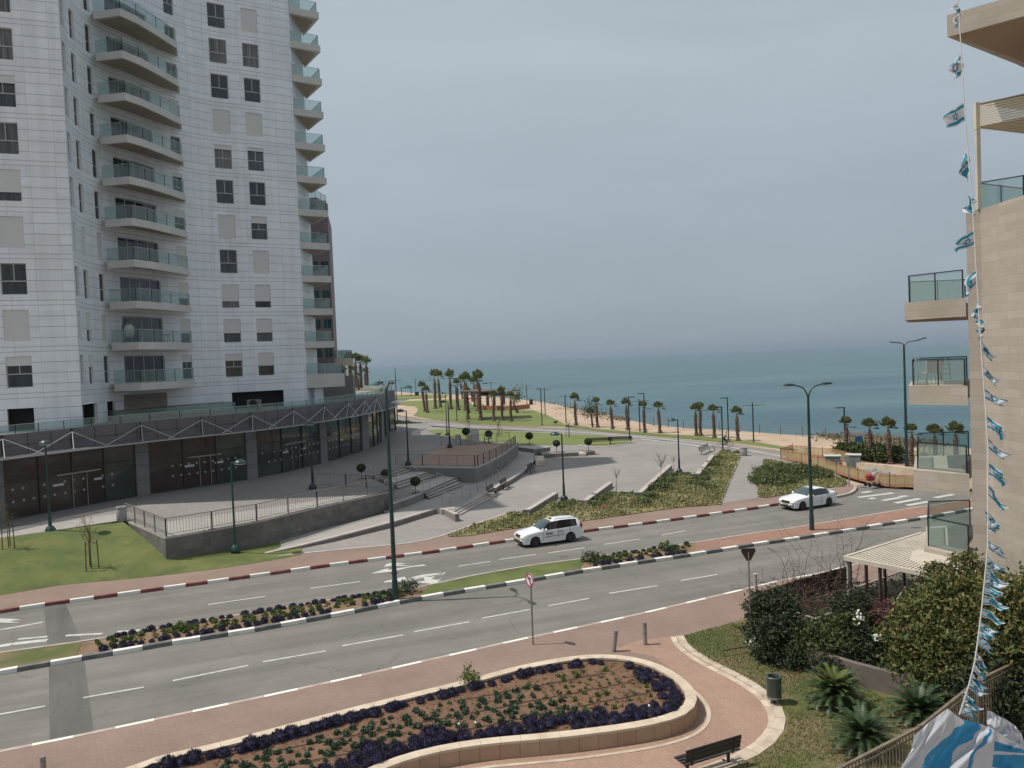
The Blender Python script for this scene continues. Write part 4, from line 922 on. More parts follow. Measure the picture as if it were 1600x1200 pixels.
# ---------------------------------------------------------------- brown building behind the tower
Yb = 88.0; e0 = D(516, 420, Yb); e1 = D(480, 420, Yb); X1 = e0.x; X0 = e1.x - 4
BB_ = thing('brown_building', 'narrow pinkish brown building with teal windows peeping out behind the balconies of the white tower', 'building', (X1 - 3, Yb, 0))
XB = D(521, 420, Yb + 10).x
BW = Wall([V(X0, Yb, 0), V(X1, Yb, 0), V(XB, Yb + 10, 0), V(X0, Yb + 10, 0)]); hl = []
for (xa, xb) in ((486.5, 498.5), (503.5, 515.5)):
    a, b = BW.hit(xa, 460), BW.hit(xb, 460)
    for k in range(6): z1 = 11 + (573 - 453.5) * Yb / 1200 + H * (k - 2); hl.append((a, b, z1 - 1.0, z1)); 
wall_mesh(BW, 0, 28.3, hl, .2).build('wall', 'brown_panel', BB_)
for a, b, z0, z1 in hl:
    p, d, n, w = frame_axes(BW, a, b); mb = MB(); q = [p + n * .12, p + d * w + n * .12]; mb.poly([V(q[0].x, q[0].y, z0), V(q[1].x, q[1].y, z0), V(q[1].x, q[1].y, z1), V(q[0].x, q[0].y, z1)]); o = mb.build('window', 'teal_glass', BB_)
    mb = MB(); bx(mb, p, d, n, w * .45, w * .5, z0, z1, .05, .1); mb.build('window_bar', 'brown_panel', o)
mb = MB(); mb.prism([(X0, Yb), (X1, Yb), (XB, Yb + 10), (X0, Yb + 10)], 28.3, 28.6); mb.prism([(X0, Yb - .6), (X1 - 1, Yb - .6), (X1 - .6, Yb + 3), (X0, Yb + 3)], 29.4, 30.2); mb.prism([(X0, Yb + .3), (X1 - 1.4, Yb + .3), (X1 - 1.4, Yb + 3), (X0, Yb + 3)], 28.6, 29.4); mb.build('roof', 'brown_panel', BB_)
glass_rail(BB_, [V(X0, Yb - .5, 0), V(X1 - 1.2, Yb - .5, 0), V(X1 - .8, Yb + 3, 0)], 30.2, .9, 1.5)
tq = D(546, 560, 92.0); t2 = D(528, 560, 90)
mb = MB(); cur = smooth_line([V(X1 - 3, 88.6, 0), V(t2.x, 88.9, 0), V(tq.x, 90.5, 0), V(tq.x + .2, 95, 0), V(tq.x - 3, 98, 0)], 2); mb.prism([(p.x, p.y) for p in cur + [V(X1 - 3, 98, 0)]], 11.1, 12.0); mb.build('terrace_slab', 'beige_render', BB_, norm=True)
glass_rail(BB_, offset_line(cur[:-2], .15), 12.0, .95, 1.6)
mb = MB(); cu2 = offset_line(cur, 1.2); mb.prism([(p.x, p.y) for p in cu2 + [V(X1 - 3, 98, 0)]], 7.5, 11.1); mb.build('wall', 'beige_render', BB_, norm=True)
mb = MB(); q = D(533, 577, 90.4); mb.prism([(q.x - .9, q.y - .5), (q.x + .5, q.y - .5), (q.x + .5, q.y + .5), (q.x - .9, q.y + .5)], 8.9, 10.6); mb.build('window', 'win_glass', BB_)
mb = MB(); wallstrip(mb, [V(X1 - 2, 87.2, 0), V(D(550, 590, 88).x, 88.4, 0), V(D(552, 590, 93).x, 94, 0)], .3, 0, 9.9, side=1); mb.build('wall', 'concrete_wall', BB_, norm=True)
# ---------------------------------------------------------------- beige stone building on the right
def pt(x, y, Y): p = D(x, y, Y); return V(p.x, p.y, 0)
c0 = pt(1527, 420, 28.2); c1 = V(c0.x - .15, 14, 0)
RB = thing('stone_building', 'beige stone clad apartment building at the right edge with open glass railed corner balconies', 'apartment building', (c0.x, c0.y, 0))
ret = pt(1521, 420, 29.0)
RW = Wall([V(c0.x + .1, 33.5, 0), V(c0.x - .22, 29.2, 0), c0 + V(.0, 0, 0), c1, V(30, 14, 0), V(30, 33.5, 0), V(c0.x + .1, 33.5, 0)])
pier = [V(c0.x - .34, 28.25, 0), V(c0.x + .0, 27.95, 0), c1, V(30, 14, 0), V(30, 31.5, 0), V((c0.x - .34) * 31.5 / 28.25 + .15, 31.5, 0)]
mb = MB(); mb.prism([(p.x, p.y) for p in pier], -.1, 15.75, mt=0); mb.build('wall', 'beige_stone', RB, norm=True)
def corner_balcony(px0, ztop, th, par, rail=1.0, railm='rail_glass_light', yy=None, low=False):
    a = pt(px0, yy or 540, 30.0); b = pt(1524, 540, 28.1); d = (b - a).normalized()
    poly = [a, V(c0.x - .36, 28.35, 0) if True else b, V(c0.x + .3, 30, 0), V(c0.x + 3, 33.5, 0), V(a.x * 33.5 / a.y + .12, 33.5, 0)]
    mb = MB(); mb.prism([(p.x, p.y) for p in poly], ztop - th, ztop); o = mb.build('balcony', 'beige_stone', par, norm=True)
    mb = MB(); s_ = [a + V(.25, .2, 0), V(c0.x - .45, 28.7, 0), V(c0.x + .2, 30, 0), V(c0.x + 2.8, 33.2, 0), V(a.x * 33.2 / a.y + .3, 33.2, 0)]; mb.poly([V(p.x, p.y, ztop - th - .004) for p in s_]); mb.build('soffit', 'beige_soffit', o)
    if rail: glass_rail(o, [V(c0.x + 2.5, 33.2, 0), V(a.x * 33.2 / a.y + .25, 33.2, 0), a + V(.32, .25, 0), V(c0.x - .3, 28.62, 0)], ztop + .003, rail, 1.3, railm, 'black_plastic', topw=.05)
    return o
corner_balcony(1415, 12.6, .68, RB, 1.05)
corner_balcony(1418, 9.35, .72, RB, 1.0)
corner_balcony(1422, 6.05, .8, RB, 1.05)
corner_balcony(1436, 2.95, .3, RB, 1.15)
# top storey: big slab, parapet, pergola
zt = 22.4; a = pt(1480, 45, 27.2)
mb = MB(); mb.prism([(a.x, a.y), (a.x + 5.1, a.y - 4.5), (30, 20), (30, 34), (24, 33), (20.0, 30.1)], zt - .75, zt); o = mb.build('balcony', 'beige_stone', RB, norm=True)
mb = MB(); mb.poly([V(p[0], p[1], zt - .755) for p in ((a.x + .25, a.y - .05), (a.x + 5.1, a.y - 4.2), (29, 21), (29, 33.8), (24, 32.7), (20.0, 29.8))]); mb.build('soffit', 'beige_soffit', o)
mb = MB(); mb.prism([(a.x + 3.3, a.y - .4), (30, 20.5), (30, 33), (a.x + 6, 30.6)], zt - 1.1, zt - .756); mb.build('soffit_beam', 'beige_soffit', o)
glass_rail(o, [V(20.2, 29.5, 0), V(a.x + 1.75, a.y - .6, 0), V(a.x + 5.0, a.y - 3.9, 0)], zt, 1.0, 1.6, 'rail_glass', 'black_plastic')
mb = MB(); q = pt(1528, 250, 28.0); mb.box((q.x, q.y, 17.3), (.14, .14, 3.1)); mb.build('pergola_post', 'pergola_white', RB)
o = MB(); mb = MB(); q1 = V(q.x, q.y, 0); q2 = q1 + V(3.9, -3.5, 0)
for i in range(9):
    z = 18.75 + i * .085; mb.bar(V(q1.x, q1.y, z), V(q2.x, q2.y, z), .04, .055)
mb.box((q.x, q.y, 19.1), (.16, .16, .95))
for i in range(26):
    t_ = i / 25; p0 = q1.lerp(q2, t_); mb.bar(V(p0.x, p0.y, 18.72), V(p0.x + 5.6, p0.y + 2.4, 18.72), .08, .06)
mb.build('roof_pergola', 'slat_cream', RB)
mb = MB(); mb.poly([V(q1.x, q1.y + .1, 19.56), V(q2.x, q2.y + .1, 19.56), V(q2.x + 5.6, q2.y + 2.4, 19.56), V(q1.x + 5.6, q1.y + 2.4, 19.56)]); mb.build('pergola_cover', 'slat_cream', RB)
glass_rail(RB, [V(c0.x + 4.2, 30.6, 0), V(c0.x + .25, 28.5, 0), V(c0.x + 3.4, 25.6, 0)], 15.76, 1.05, 1.5, 'rail_glass', 'black_plastic')
# balcony furniture on the third storey
for i, (x, y, rz) in enumerate(((1448, 598, .3), (1461, 598, -.2))):
    b_ = pt(x, y, 31.0); t = thing('balcony_chair', 'pale balcony chair behind the glass railing with ribbons, ' + ('left of the pair' if i == 0 else 'right of the pair'), 'chair', (b_.x, b_.y, 9.36), rz)
    mb = MB(); mb.box((0, 0, .44), (.45, .45, .04)); mb.build('seat', 'cap_light', t, world=False); mb = MB(); mb.box((0, -.22, .7), (.45, .04, .5)); mb.build('backrest', 'cap_light', t, world=False)
    for sx in (-1, 1):
        for sy in (-1, 1): mb = MB(); mb.tube([V(sx * .2, sy * .2, .43), V(sx * .22, sy * .24, 0)], .016, 5); mb.build('leg', 'steel', t, world=False)
b_ = pt(1474, 590, 31.2); t = thing('clothes_rack', 'folded dark drying rack leaning behind the balcony glass', 'drying rack', (b_.x, b_.y, 9.36))
mb = MB(); mb.tube([V(-.1, 0, 0), V(0.02, 0, 1.0)], .02, 5); mb.tube([V(.3, 0, 0), V(.22, 0, 1.0)], .02, 5)
for i in range(5): mb.tube([V(-.08 + .02 * i, 0, .15 + i * .2), V(.29 - .015 * i, 0, .15 + i * .2)], .012, 4)
mb.build('frame', 'black_plastic', t, world=False)
rp = pt(1432, 565, 29.9); mb = MB()
for i, (dx, dz) in enumerate(((-.22, -.32), (-.3, .12), (.25, .1), (.1, .16), (1.0, -.1))):
    a_ = V(rp.x + max(0, dx * .9), rp.y, 10.37); b2 = a_ + V(dx * .5, 0, dz * .9); n = V(.03, 0, .02); mb.poly([a_ - n, a_ + n, b2 + n * 1.6, b2 - n * 1.6])
tag(mb.build('ribbon', 'flag_white'), 'small white ribbons tied to the corner of the third storey balcony rail', 'ribbon')
# ---------------------------------------------------------------- white slatted pergola beside the building, its terrace
zp = 2.75
A_, B_, C_, D_ = G(1320, 872, zp), G(1441, 834, zp), pt(1545, 850, 29.2), G(1500, 908, zp); C_ = V(C_.x, C_.y, zp)
PG = thing('slatted_pergola', 'white slatted flat roof pergola on brown posts beside the stone building', 'pergola', (A_.x, A_.y, 0))
mb = MB()
for a, b in ((A_, B_), (B_, C_), (D_, A_)): mb.bar(a, b, .12, .16)
mb.bar(C_, D_, .12, .16)
mb.build('roof_frame', 'pergola_white', PG); mb = MB(); k = 30
for i in range(k + 1):
    t_ = i / k; mb.bar(A_.lerp(D_, t_) + V(0, 0, .03), B_.lerp(C_, t_) + V(0, 0, .03), .085, .03)
for i in range(1, 5): t_ = i / 5; mb.bar(A_.lerp(B_, t_) + V(0, 0, -.02), D_.lerp(C_, t_) + V(0, 0, -.02), .06, .06)
mb.build('slats', 'pergola_white', PG)
mb = MB(); q = [G(1427, 860, zp + .04), G(1446, 857, zp + .04), G(1530, 893, zp + .04), G(1530, 902, zp + .04), G(1468, 896, zp + .04), G(1421, 874, zp + .04)]; mb.poly(q); mb.build('roof_slab', 'pergola_white', PG)
fr = [A_.lerp(D_, t_) for t_ in (.03, .33, .68)] + [A_.lerp(B_, t_) for t_ in (.03, .22, .45, .7, .95)]
for i, p in enumerate(fr):
    mb = MB(); mb.box((p.x + .05, p.y + (.1 if i < 3 else -.1), zp / 2 - .05), (.1, .1, zp - .1)); mb.build('post', 'brown_metal' if i else 'cap_light', PG)
mb = MB(); a = A_.lerp(B_, .02); b = A_.lerp(B_, .98); mb.poly([V(a.x, a.y - .14, .25), V(b.x, b.y - .14, .25), V(b.x, b.y - .14, 1.5), V(a.x, a.y - .14, 1.5)]); o = mb.build('glass_screen', 'rail_glass', PG)
mb = MB(); mb.bar(V(a.x, a.y - .14, 1.5), V(b.x, b.y - .14, 1.5), .05); mb.bar(V(a.x, a.y - .14, .2), V(b.x, b.y - .14, .2), .12, .2); mb.build('screen_rail', 'cap_light', o)
mb = MB(); tq = [V(A_.x, A_.y - .05, .24), V(B_.x, B_.y - .1, .24), V(c0.x + 3, 28, .24), V(c0.x + .2, 20, .24), V(G(1330, 960, .2).x, G(1330, 960, .2).y, .24)]; mb.poly(tq); struct('terrace', mb, 'shade_brown')  # terrace floor coloured dark to stand for the pergola's shade
# brown plank fence between pavement and garden
fp = [G(1188, 962, .2), G(1250, 940, .2), G(1312, 922, .2), G(1326, 918, .2)]
t = thing('plank_fence', 'low dark brown plank fence overgrown with bare vines beside the pavement', 'fence', tuple(fp[0])); mb = MB(); wallstrip(mb, [V(p.x, p.y, 0) for p in fp], .05, .2, 1.15, side=1); mb.build('boards', 'wood_dark', t, norm=True)
for p in resample(fp, n=6): mb = MB(); mb.box((p.x, p.y - .05, .7), (.09, .09, 1.05)); mb.build('fence_post', 'wood_dark', t)
t = thing('white_post', 'thin peeling white post at the left end of the brown plank fence', 'post', tuple(G(1182, 948, .2))); mb = MB(); mb.tube([V(0, 0, 0), V(-.01, 0, 1.35)], .07, 8); mb.build('shaft', 'cap_light', t, world=False); mb = MB(); mb.tube([V(-.01, 0, 1.35), V(-.01, 0, 1.4)], .09, 8); mb.build('cap', 'cap_light', t, world=False)
# grey garden wall under the bushes
t = thing('garden_wall', 'low brown grey rendered garden wall half hidden under the green bushes', 'wall', tuple(G(1250, 1042, .2)))
gw = [G(1245, 1037, .2), G(1282, 1053, .2), G(1340, 1072, .2), G(1392, 1086, .2), G(1440, 1098, .2)]
mb = MB(); wallstrip(mb, [V(p.x, p.y, 0) for p in gw], .2, .1, .9, side=1); mb.build('wall_body', 'garden_render', t, norm=True)
# ---------------------------------------------------------------- picket railings
def picket(name, label, pts, z, h=1.0, m='rail_brown', step=.17, post=2.0, cat='railing', group=None, pw=.016):
    """pts: plan points; z number or per point"""
    pts = [Vector(p) for p in pts]; t = thing(name, label, cat, (pts[0].x, pts[0].y, pts[0].z), group=group)
    mb = MB(); mr = MB()
    for a, b in zip(pts, pts[1:]):
        mr.bar(a + V(0, 0, h), b + V(0, 0, h), .05, .04); mr.bar(a + V(0, 0, .12), b + V(0, 0, .12), .035, .03)
        L_ = (b - a).length; n = max(1, int(L_ / step))
        for i in range(n): q = a.lerp(b, (i + .5) / n); mb.box((q.x, q.y, q.z + h / 2 + .05), (pw, pw, h - .12), math.atan2(b.y - a.y, b.x - a.x))
    mr.build('handrail', m, t); o = mb.build('pickets', m, t)
    for a, b in zip(pts, pts[1:]):
        n = max(1, int(round((b - a).length / post)))
        for i in range(n + 1):
            q = a.lerp(b, i / n); mp_ = MB(); mp_.box((q.x, q.y, q.z + h / 2), (.06, .06, h)); mp_.build('post', m, t)
    return t
up = lambda pts, dz=.02: [p + V(0, .15, dz) for p in pts]
picket('picket_railing', 'picket railing on the long grey retaining wall, turning the corner above the left lawn', up(GL([(195,812.5),(258,840),(330,827.5),(400,815),(495,792.5),(610,767.5)], TZ)), TZ, 1.02)
picket('picket_railing', 'darker picket railing behind the end of the long retaining wall, left of the clipped trees', up(GL([(610,766.5),(572,764),(540,762),(490,760)], TZ)), TZ, 1.0)
picket('picket_railing', 'picket railing around the raised paved platform in the middle of the plaza', up(GL([(618,727),(660,728.5),(742,730.5)], TZ)) + up(smooth_line(GL([(742,730.5),(760,724.5),(780,714),(796,703.5),(806,696)], TZ), 1)[1:]), TZ, 1.0)
picket('picket_railing', 'thin far railing between the raised platform and the grass behind it', up(GL([(689,697),(720,696),(757,693.5),(796,690)], TZ)), TZ, 1.0, step=.3)
def handrail(px, z, dz, label, m='handrail', h=.92):
    a, b = [G(*p, z_) for p, z_ in zip(px, z)]; t = thing('handrail', label, 'handrail', tuple(a)); mb = MB(); u = V(0, 0, h); d = (b - a); d.z = 0; d.normalize()
    mb.tube([a, a + u * .93, a + u + d * .08, b + u - d * .05, b + u * .93, b], .028, 6); mb.tube([a.lerp(b, .08) + u * .45, a.lerp(b, .92) + u * .45], .016, 5); mb.build('rail', m, t); return t
for i, (px, z, lab) in enumerate([
    (((692,788),(704,793)), (WZ, .3), 'first steel handrail on the narrow plaza steps, nearest the road'), (((722,777),(735,781)), (WZ, .3), 'second steel handrail on the narrow plaza steps, in their middle'), (((746,767),(760,770)), (WZ, .3), 'third steel handrail on the narrow plaza steps, beside the dark bench'),
    (((642,745),(653,750)), (1.78, 1.4), 'upper steel handrail on the wide steps right of the tall lamp'), (((683,757),(695,762)), (1.38, 1.05), 'middle steel handrail on the wide steps beside the platform wall'), (((620,757),(629,765)), (1.4, 1.05), 'steel handrail on the wide steps close behind the tall road lamp'),
    (((662,770),(672,768)), (1.05, .9), 'short steel handrail on the wide steps right of the nearest clipped tree'), (((770,748),(779,752)), (WZ, WZ), 'slim handrail against the foot of the platform wall'), (((602,733),(610,736)), (TZ, TZ), 'thin handrail on the terrace at the top of the wide steps'),
    (((835,716),(838,724)), (.6, .2), 'dark handrail beside the little pale steps in mid plaza'), (((576,742),(580,750)), (TZ, TZ), 'thin handrail between the leftmost clipped trees')]):
    handrail(px, z, 0, lab, 'rail_brown' if 'dark' in lab else 'handrail')
# ---------------------------------------------------------------- lamps
def lamp(name, label, base, hgt, kind, head=-1, rz=0.0, lean=0.0, m='lamp_green', r=.075, group=None):
    t = thing(name, label, 'street lamp', tuple(base), rz, group)
    mb = MB(); ln = lean
    if kind == 'park':      # plaza lamp: ball foot, tapered pole, short arm, domed head
        mb.lathe([(.30, 0), (.31, .06), (.29, .2), (.2, .34), (.11, .42), (.10, .5)], 16); mb.build('foot', m, t, world=False, smooth=True, sharp=50)
        mb = MB(); mb.tube([V(0, 0, .4), V(0, 0, 1.3)], [.1, .085], 8); mb.tube([V(0, 0, 1.3), V(0, 0, hgt - .05)], [.07, .05], 8); mb.tube([V(0, 0, hgt - .06), V(head * .25, 0, hgt - .02)], .035, 6); mb.build('pole', m, t, world=False)
        mb = MB(); c = V(head * .52, 0, hgt - .1); mb.lathe([(.36, 0), (.345, .06), (.28, .15), (.16, .22), (.03, .245)], 16, c=tuple(c)); o = mb.build('lamp_head', m if head_m is None else head_m, t, world=False, smooth=True, sharp=60)
        mb = MB(); mb.lathe([(.3, -.05), (.31, -.005)], 14, c=tuple(c)); mb.build('lens', 'lens', o, world=False)
    elif kind == 'double':  # promenade lamp: two flat arms on a T
        mb.lathe([(.16, 0), (.16, .08), (.09, .14)], 10); mb.build('foot', m, t, world=False)
        mb = MB(); mb.tube([V(0, 0, .1), V(0, 0, hgt)], [r * 1.2, r], 8); mb.build('pole', m, t, world=False)
        for sx in (-1, 1):
            mb = MB(); mb.bar(V(0, 0, hgt - .35), V(sx * .8, 0, hgt - .32), .06, .05); o = mb.build('arm', m, t, world=False)
            mb = MB(); mb.box((sx * 1.1, 0, hgt - .3), (.62, .26, .09)); mb.build('lamp_head', 'lamp_grey', o, world=False)
    elif kind == 'single':  # path lamp with one flat head
        mb.lathe([(.22, 0), (.22, .1), (.1, .2)], 10); mb.build('foot', m, t, world=False)
        mb = MB(); mb.tube([V(0, 0, .1), V(0, 0, hgt)], [r * 1.1, r], 8); mb.build('pole', m, t, world=False)
        mb = MB(); mb.box((head * .42, 0, hgt - .05), (.85, .28, .1)); mb.build('lamp_head', m, t, world=False)
    elif kind == 'road':    # tall median lamp with two swan neck arms
        mb.tube([V(0, 0, 0), V(0, 0, .9)], [.145, .135], 12); mb.tube([V(0, 0, .9), V(0, 0, hgt)], [.115, .065], 12)
        for z in (1.2, 4.1): mb.tube([V(0, 0, z), V(0, 0, z + .06)], .15 if z < 2 else .125, 12)
        mb.build('pole', m, t, world=False, smooth=True, sharp=40)
        for sx in (-1, 1):
            mb = MB(); arc = [V(sx * .03, 0, hgt - .15), V(sx * .12, 0, hgt + .18), V(sx * .32, 0, hgt + .42), V(sx * .6, 0, hgt + .52), V(sx * .82, 0, hgt + .56)]; mb.tube(smooth_line(arc, 2), .04, 7); o = mb.build('arm', m, t, world=False, smooth=True)
            mb = MB(); mb.blob((sx * 1.12, 0, hgt + .6), (.36, .14, .085), 1, 0, 1, 14, 8); h_ = mb.build('lamp_head', m, o, world=False, smooth=True)
            mb = MB(); mb.blob((sx * 1.18, 0, hgt + .555), (.25, .11, .07), 1, 0, 1, 12, 7); mb.build('lens', 'lens', o, world=False, smooth=True)
    elif kind == 'led':
        mb.tube([V(0, 0, 0), V(0, 0, 1.2)], [.17, .16], 10); mb.tube([V(0, 0, 1.2), V(0, 0, hgt)], [.14, .08], 10); mb.build('pole', m, t, world=False)
        for sx, L_, rise in ((-1, .35, .12), (1, 1.1, .5)):
            mb = MB(); mb.tube(smooth_line([V(0, 0, hgt - .1), V(sx * L_ * .3, 0, hgt + .1 + rise * .3), V(sx * L_, 0, hgt + .15 + rise * .4)], 2), .04, 6); o = mb.build('arm', m, t, world=False)
            mb = MB(); mb.bar(V(sx * L_, 0, hgt + .15 + rise * .4), V(sx * (L_ + .85), 0, hgt + .15 + rise * .4 + (.1 if sx < 0 else .22)), .28, .08); mb.build('lamp_head', m, o, world=False)
    return t
head_m = None
def lp(kind, base, topy, z, label, **k):
    b = G(*base, z); h = height_at(b, topy); return lamp('street_lamp', label, b, h, kind, **k)
lp('park', (79,832), 691, TZ - .12, 'dark green park lamp with round ball foot at the left lawn edge', head=.02)
lp('park', (368,861.5), 722, .42, 'dark green park lamp in front of the long retaining wall', head=1)
head_m = 'lamp_green'
lp('park', (489,764), 661, TZ, 'slim dark lamp on the terrace left of the clipped trees', head=.02, m='lamp_black')
lp('park', (638.4,727), 641, TZ, 'slim black lamp at the top of the wide steps, its dome facing left', head=-1, m='lamp_black')
lp('park', (703,699.6), 627, TZ, 'slim black lamp standing on the raised platform', head=-1, m='lamp_black')
lp('park', (698.6,680), 614, .2, 'thin black lamp on the grass just behind the platform lamp', head=-1, m='lamp_black')
lp('park', (881.6,782), 677, PZ, 'dark blue lamp with ball foot between the two low garden walls behind the taxi', head=-1, m='lamp_black')
lp('park', (1061.6,739), 655, PZ, 'dark blue lamp beside the last low garden wall', head=-1, m='lamp_black')
for base, top, lab in [((612,622),593,'leftmost small promenade lamp with two flat arms, beside the tall mast'), ((650,617),591,'promenade lamp with two flat arms left of the leaning palms'), ((663,619),592,'promenade lamp with two flat arms behind the leaning palms'), ((768,626),596,'promenade lamp with two flat arms behind the brown pavilion'),
                       ((823.6,632),601,'promenade lamp with two flat arms right of the pavilion near a litter bin'), ((852,648),606,'promenade lamp with two flat arms at the corner of the park lawn'), ((884.5,661),617,'promenade lamp with two flat arms just left of the first palm of the seaside row'),
                       ((1000,674),623,'promenade lamp with two flat arms between the fourth and fifth seaside palms'), ((1177.6,690),629,'promenade lamp with two flat arms alone right of the seaside palm row')]:
    lp('double', base, top, 0, lab)
for base, top, z, hd, lab in [((847,664),607,0,-1,'path lamp with single head on the lawn edge right of the pavilion'), ((984,686),620,.15,1,'path lamp with head to the right behind the park benches'), ((1008,676),614,0,-1,'path lamp with head to the left behind the fifth seaside palm'), ((714,657),602,0,-1,'path lamp standing in the park lawn among the palms'),
                        ((1129.6,706),635,PZ,-1,'path lamp in front of the cyclist'), ((1138.4,688),621,0,-1,'tall path lamp just right of the cyclist'), ((1321,714),636,0,-1,'path lamp against the palm above the grey cabinets'), ((603,612),590,0,1,'smallest dark lamp post left of the tall mast')]:
    lp('single', base, top, z, lab, head=hd)
lamp_az = math.atan2(MN[5].y - MN[3].y, MN[5].x - MN[3].x) + math.pi / 2
b = G(618,936,.14); lamp('street_lamp', 'tall dark green double armed road lamp on the flowered median, nearest of all', b, 9.45, 'road', rz=R(-68))
b = G(1268.6,828,.14); lamp('street_lamp', 'tall dark green double armed road lamp on the paved median by the white sedan', b, height_at(b, 616), 'road', rz=R(0))
b = G(1417,730,0); lamp('street_lamp', 'tallest dark lamp with two slim uneven heads beside the stone building balconies', b, height_at(b, 539), 'led')
b = G(621,659,0); t = thing('mast', 'tall thin dark mast with short cross arm at the left end of the park', 'mast', tuple(b)); h = height_at(b, 572); mb = MB(); mb.tube([V(0, 0, 0), V(0, 0, h * .78), V(0, 0, h)], [.12, .08, .03], 8); mb.build('pole', 'lamp_black', t, world=False)
mb = MB(); mb.bar(V(-1.2, 0, h * .74), V(1.2, 0, h * .74), .1); mb.build('cross_arm', 'lamp_grey', t, world=False)
# ---------------------------------------------------------------- signs, posts, bollards, bins
def post_sign(base, z, topy, label, name='road_sign', r=.035, m='rail_brown'):
    b = G(*base, z); h = height_at(b, topy); t = thing(name, label, 'road sign', tuple(b)); mb = MB(); mb.tube([V(0, 0, 0), V(0, 0, h)], r, 8); mb.build('pole', m, t, world=False); return t, h
t, h = post_sign((833,1007.5), SW, 897, 'round red rimmed no left turn sign on a brown pole at the near kerb')
Rm = Matrix.Rotation(R(-56), 3, 'Z') 
def disc(mb, r0, r1, zc, y, k=28, mi=0):
    for i in range(k):
        a0, a1 = 2 * math.pi * i / k, 2 * math.pi * (i + 1) / k
        P = [Rm @ V(r * math.cos(a), y, r * math.sin(a)) + V(0, 0, zc) for r, a in ((r0, a0), (r1, a0), (r1, a1), (r0, a1))]
        mb.poly(P if r0 > 0 else P[1:3] + [Rm @ V(0, y, 0) + V(0, 0, zc)], mi)
zc = h - .22; mb = MB(); disc(mb, 0, .26, zc, -.05); disc(mb, 0, .265, zc, -.035); 
for i in range(28):
    a0, a1 = 2 * math.pi * i / 28, 2 * math.pi * (i + 1) / 28; mb.poly([Rm @ V(.265 * math.cos(a), y, .265 * math.sin(a)) + V(0, 0, zc) for a, y in ((a0, -.05), (a1, -.05), (a1, -.035), (a0, -.035))])
p = mb.build('sign_plate', 'sign_white', t, world=False); mb = MB(); disc(mb, .205, .26, zc, -.054)
c_, s_ = math.cos(R(45)), math.sin(R(45)); q = [(-.23, .05), (-.19, .09), (.19, -.09 - .0), (.23, -.05)]
dg = [V(-.2 * c_ - .02, -.056, .2 * s_), V(-.2 * c_ + .03, -.056, .24 * s_ + .01), V(.2 * c_ + .02, -.056, -.2 * s_), V(.2 * c_ - .03, -.056, -.24 * s_ - .01)]
mb.poly([Rm @ v + V(0, 0, zc) for v in dg]); mb.build('red_ring', 'sign_red', p, world=False)
mb = MB(); ar = [[(.03, -.17), (.08, -.17), (.08, .1), (.03, .1)], [(.08, .1), (-.06, .1), (-.06, .05), (.03, .05)], [(-.06, .15), (-.15, .075), (-.06, 0)]]
for pl_ in ar: mb.poly([Rm @ V(x, -.052, z) + V(0, 0, zc) for x, z in pl_])
mb.build('turn_arrow', 'black_plastic', p, world=False)
t, h = post_sign((1174,1018), .2, 862, 'dark brown back of an inverted triangular sign on a thin pole by the shrubs', r=.03)
mb = MB(); zc = h - .1
tri = [(-.24, .22), (.24, .22), (.26, .12), (.07, -.22), (-.07, -.22), (-.26, .12)]; mb.poly([V(x, -.02, zc + z) for x, z in tri]); mb.poly([V(x, .02, zc + z) for x, z in tri][::-1])
for i in range(6): a_, b_ = tri[i], tri[(i + 1) % 6]; mb.poly([V(a_[0], -.02, zc + a_[1]), V(b_[0], -.02, zc + b_[1]), V(b_[0], .02, zc + b_[1]), V(a_[0], .02, zc + a_[1])])
mb.build('sign_plate', 'sign_back', t, world=False)
t, h = post_sign((1342.4,714), 0, 686, 'small round blue sign on a thin grey post by the seaside hedge', m='steel'); mb = MB(); mb.tube([V(0, -.06, h - .1), V(0, -.03, h - .1)], .42, 18); mb.build('sign_plate', 'sign_blue', t, world=False)
t, h = post_sign((1327,760), SW, 712, 'grey sign post with its plate edge on, at the side road corner', m='steel', r=.045); mb = MB(); mb.box((-.12, 0, h - .3), (.06, .5, .5), R(15)); mb.build('sign_plate', 'steel', t, world=False)
def bollard(base, top, z, lean, label):
    b = G(*base, z); h = height_at(b, top); t = thing('bollard', label, 'bollard', tuple(b)); mb = MB(); mb.tube([V(0, 0, 0), V(lean, 0, h - .12)], .075, 14); mb.build('shaft', 'steel', t, world=False, smooth=True, sharp=40)
    mb = MB(); mb.tube([V(lean, 0, h - .1), V(lean * 1.12, 0, h)], .078, 14); mb.build('cap', 'steel', t, world=False, smooth=True, sharp=40)
bollard((959,1018), 985, SW, .1, 'leaning grey steel bollard at the tip of the flower bed')
bollard((1008.5,1007.5), 972, SW, 0, 'upright grey steel bollard on the pink pavement right of the leaning one')
bollard((68,1206), 1182, SW, 0, 'grey bollard top just showing at the bottom left edge')
b = G(1210,1101, SW); t = thing('litter_bin', 'dark green cylindrical litter bin on a short post at the curved path kerb', 'litter bin', tuple(b), group=None)
mb = MB(); mb.tube([V(0, 0, 0), V(.02, 0, .3)], .05, 8); mb.lathe([(.1, 0), (.1, .02), (.04, .03)], 10); mb.build('post', 'black_plastic', t, world=False)
mb = MB(); mb.lathe([(.2, .2), (.215, .22), (.225, .86), (.235, .88), (.21, .9), (.17, .885), (.16, .78)], 22); o = mb.build('bin_body', 'bin_green', t, world=False, smooth=True, sharp=40); mb = MB(); mb.lathe([(.222, .24), (.228, .26), (.222, .28)], 22); mb.build('band', 'steel', o, world=False)
mb = MB(); mb.lathe([(.158, .8), (.001, .79)], 16); mb.build('liner', 'black_plastic', o, world=False)
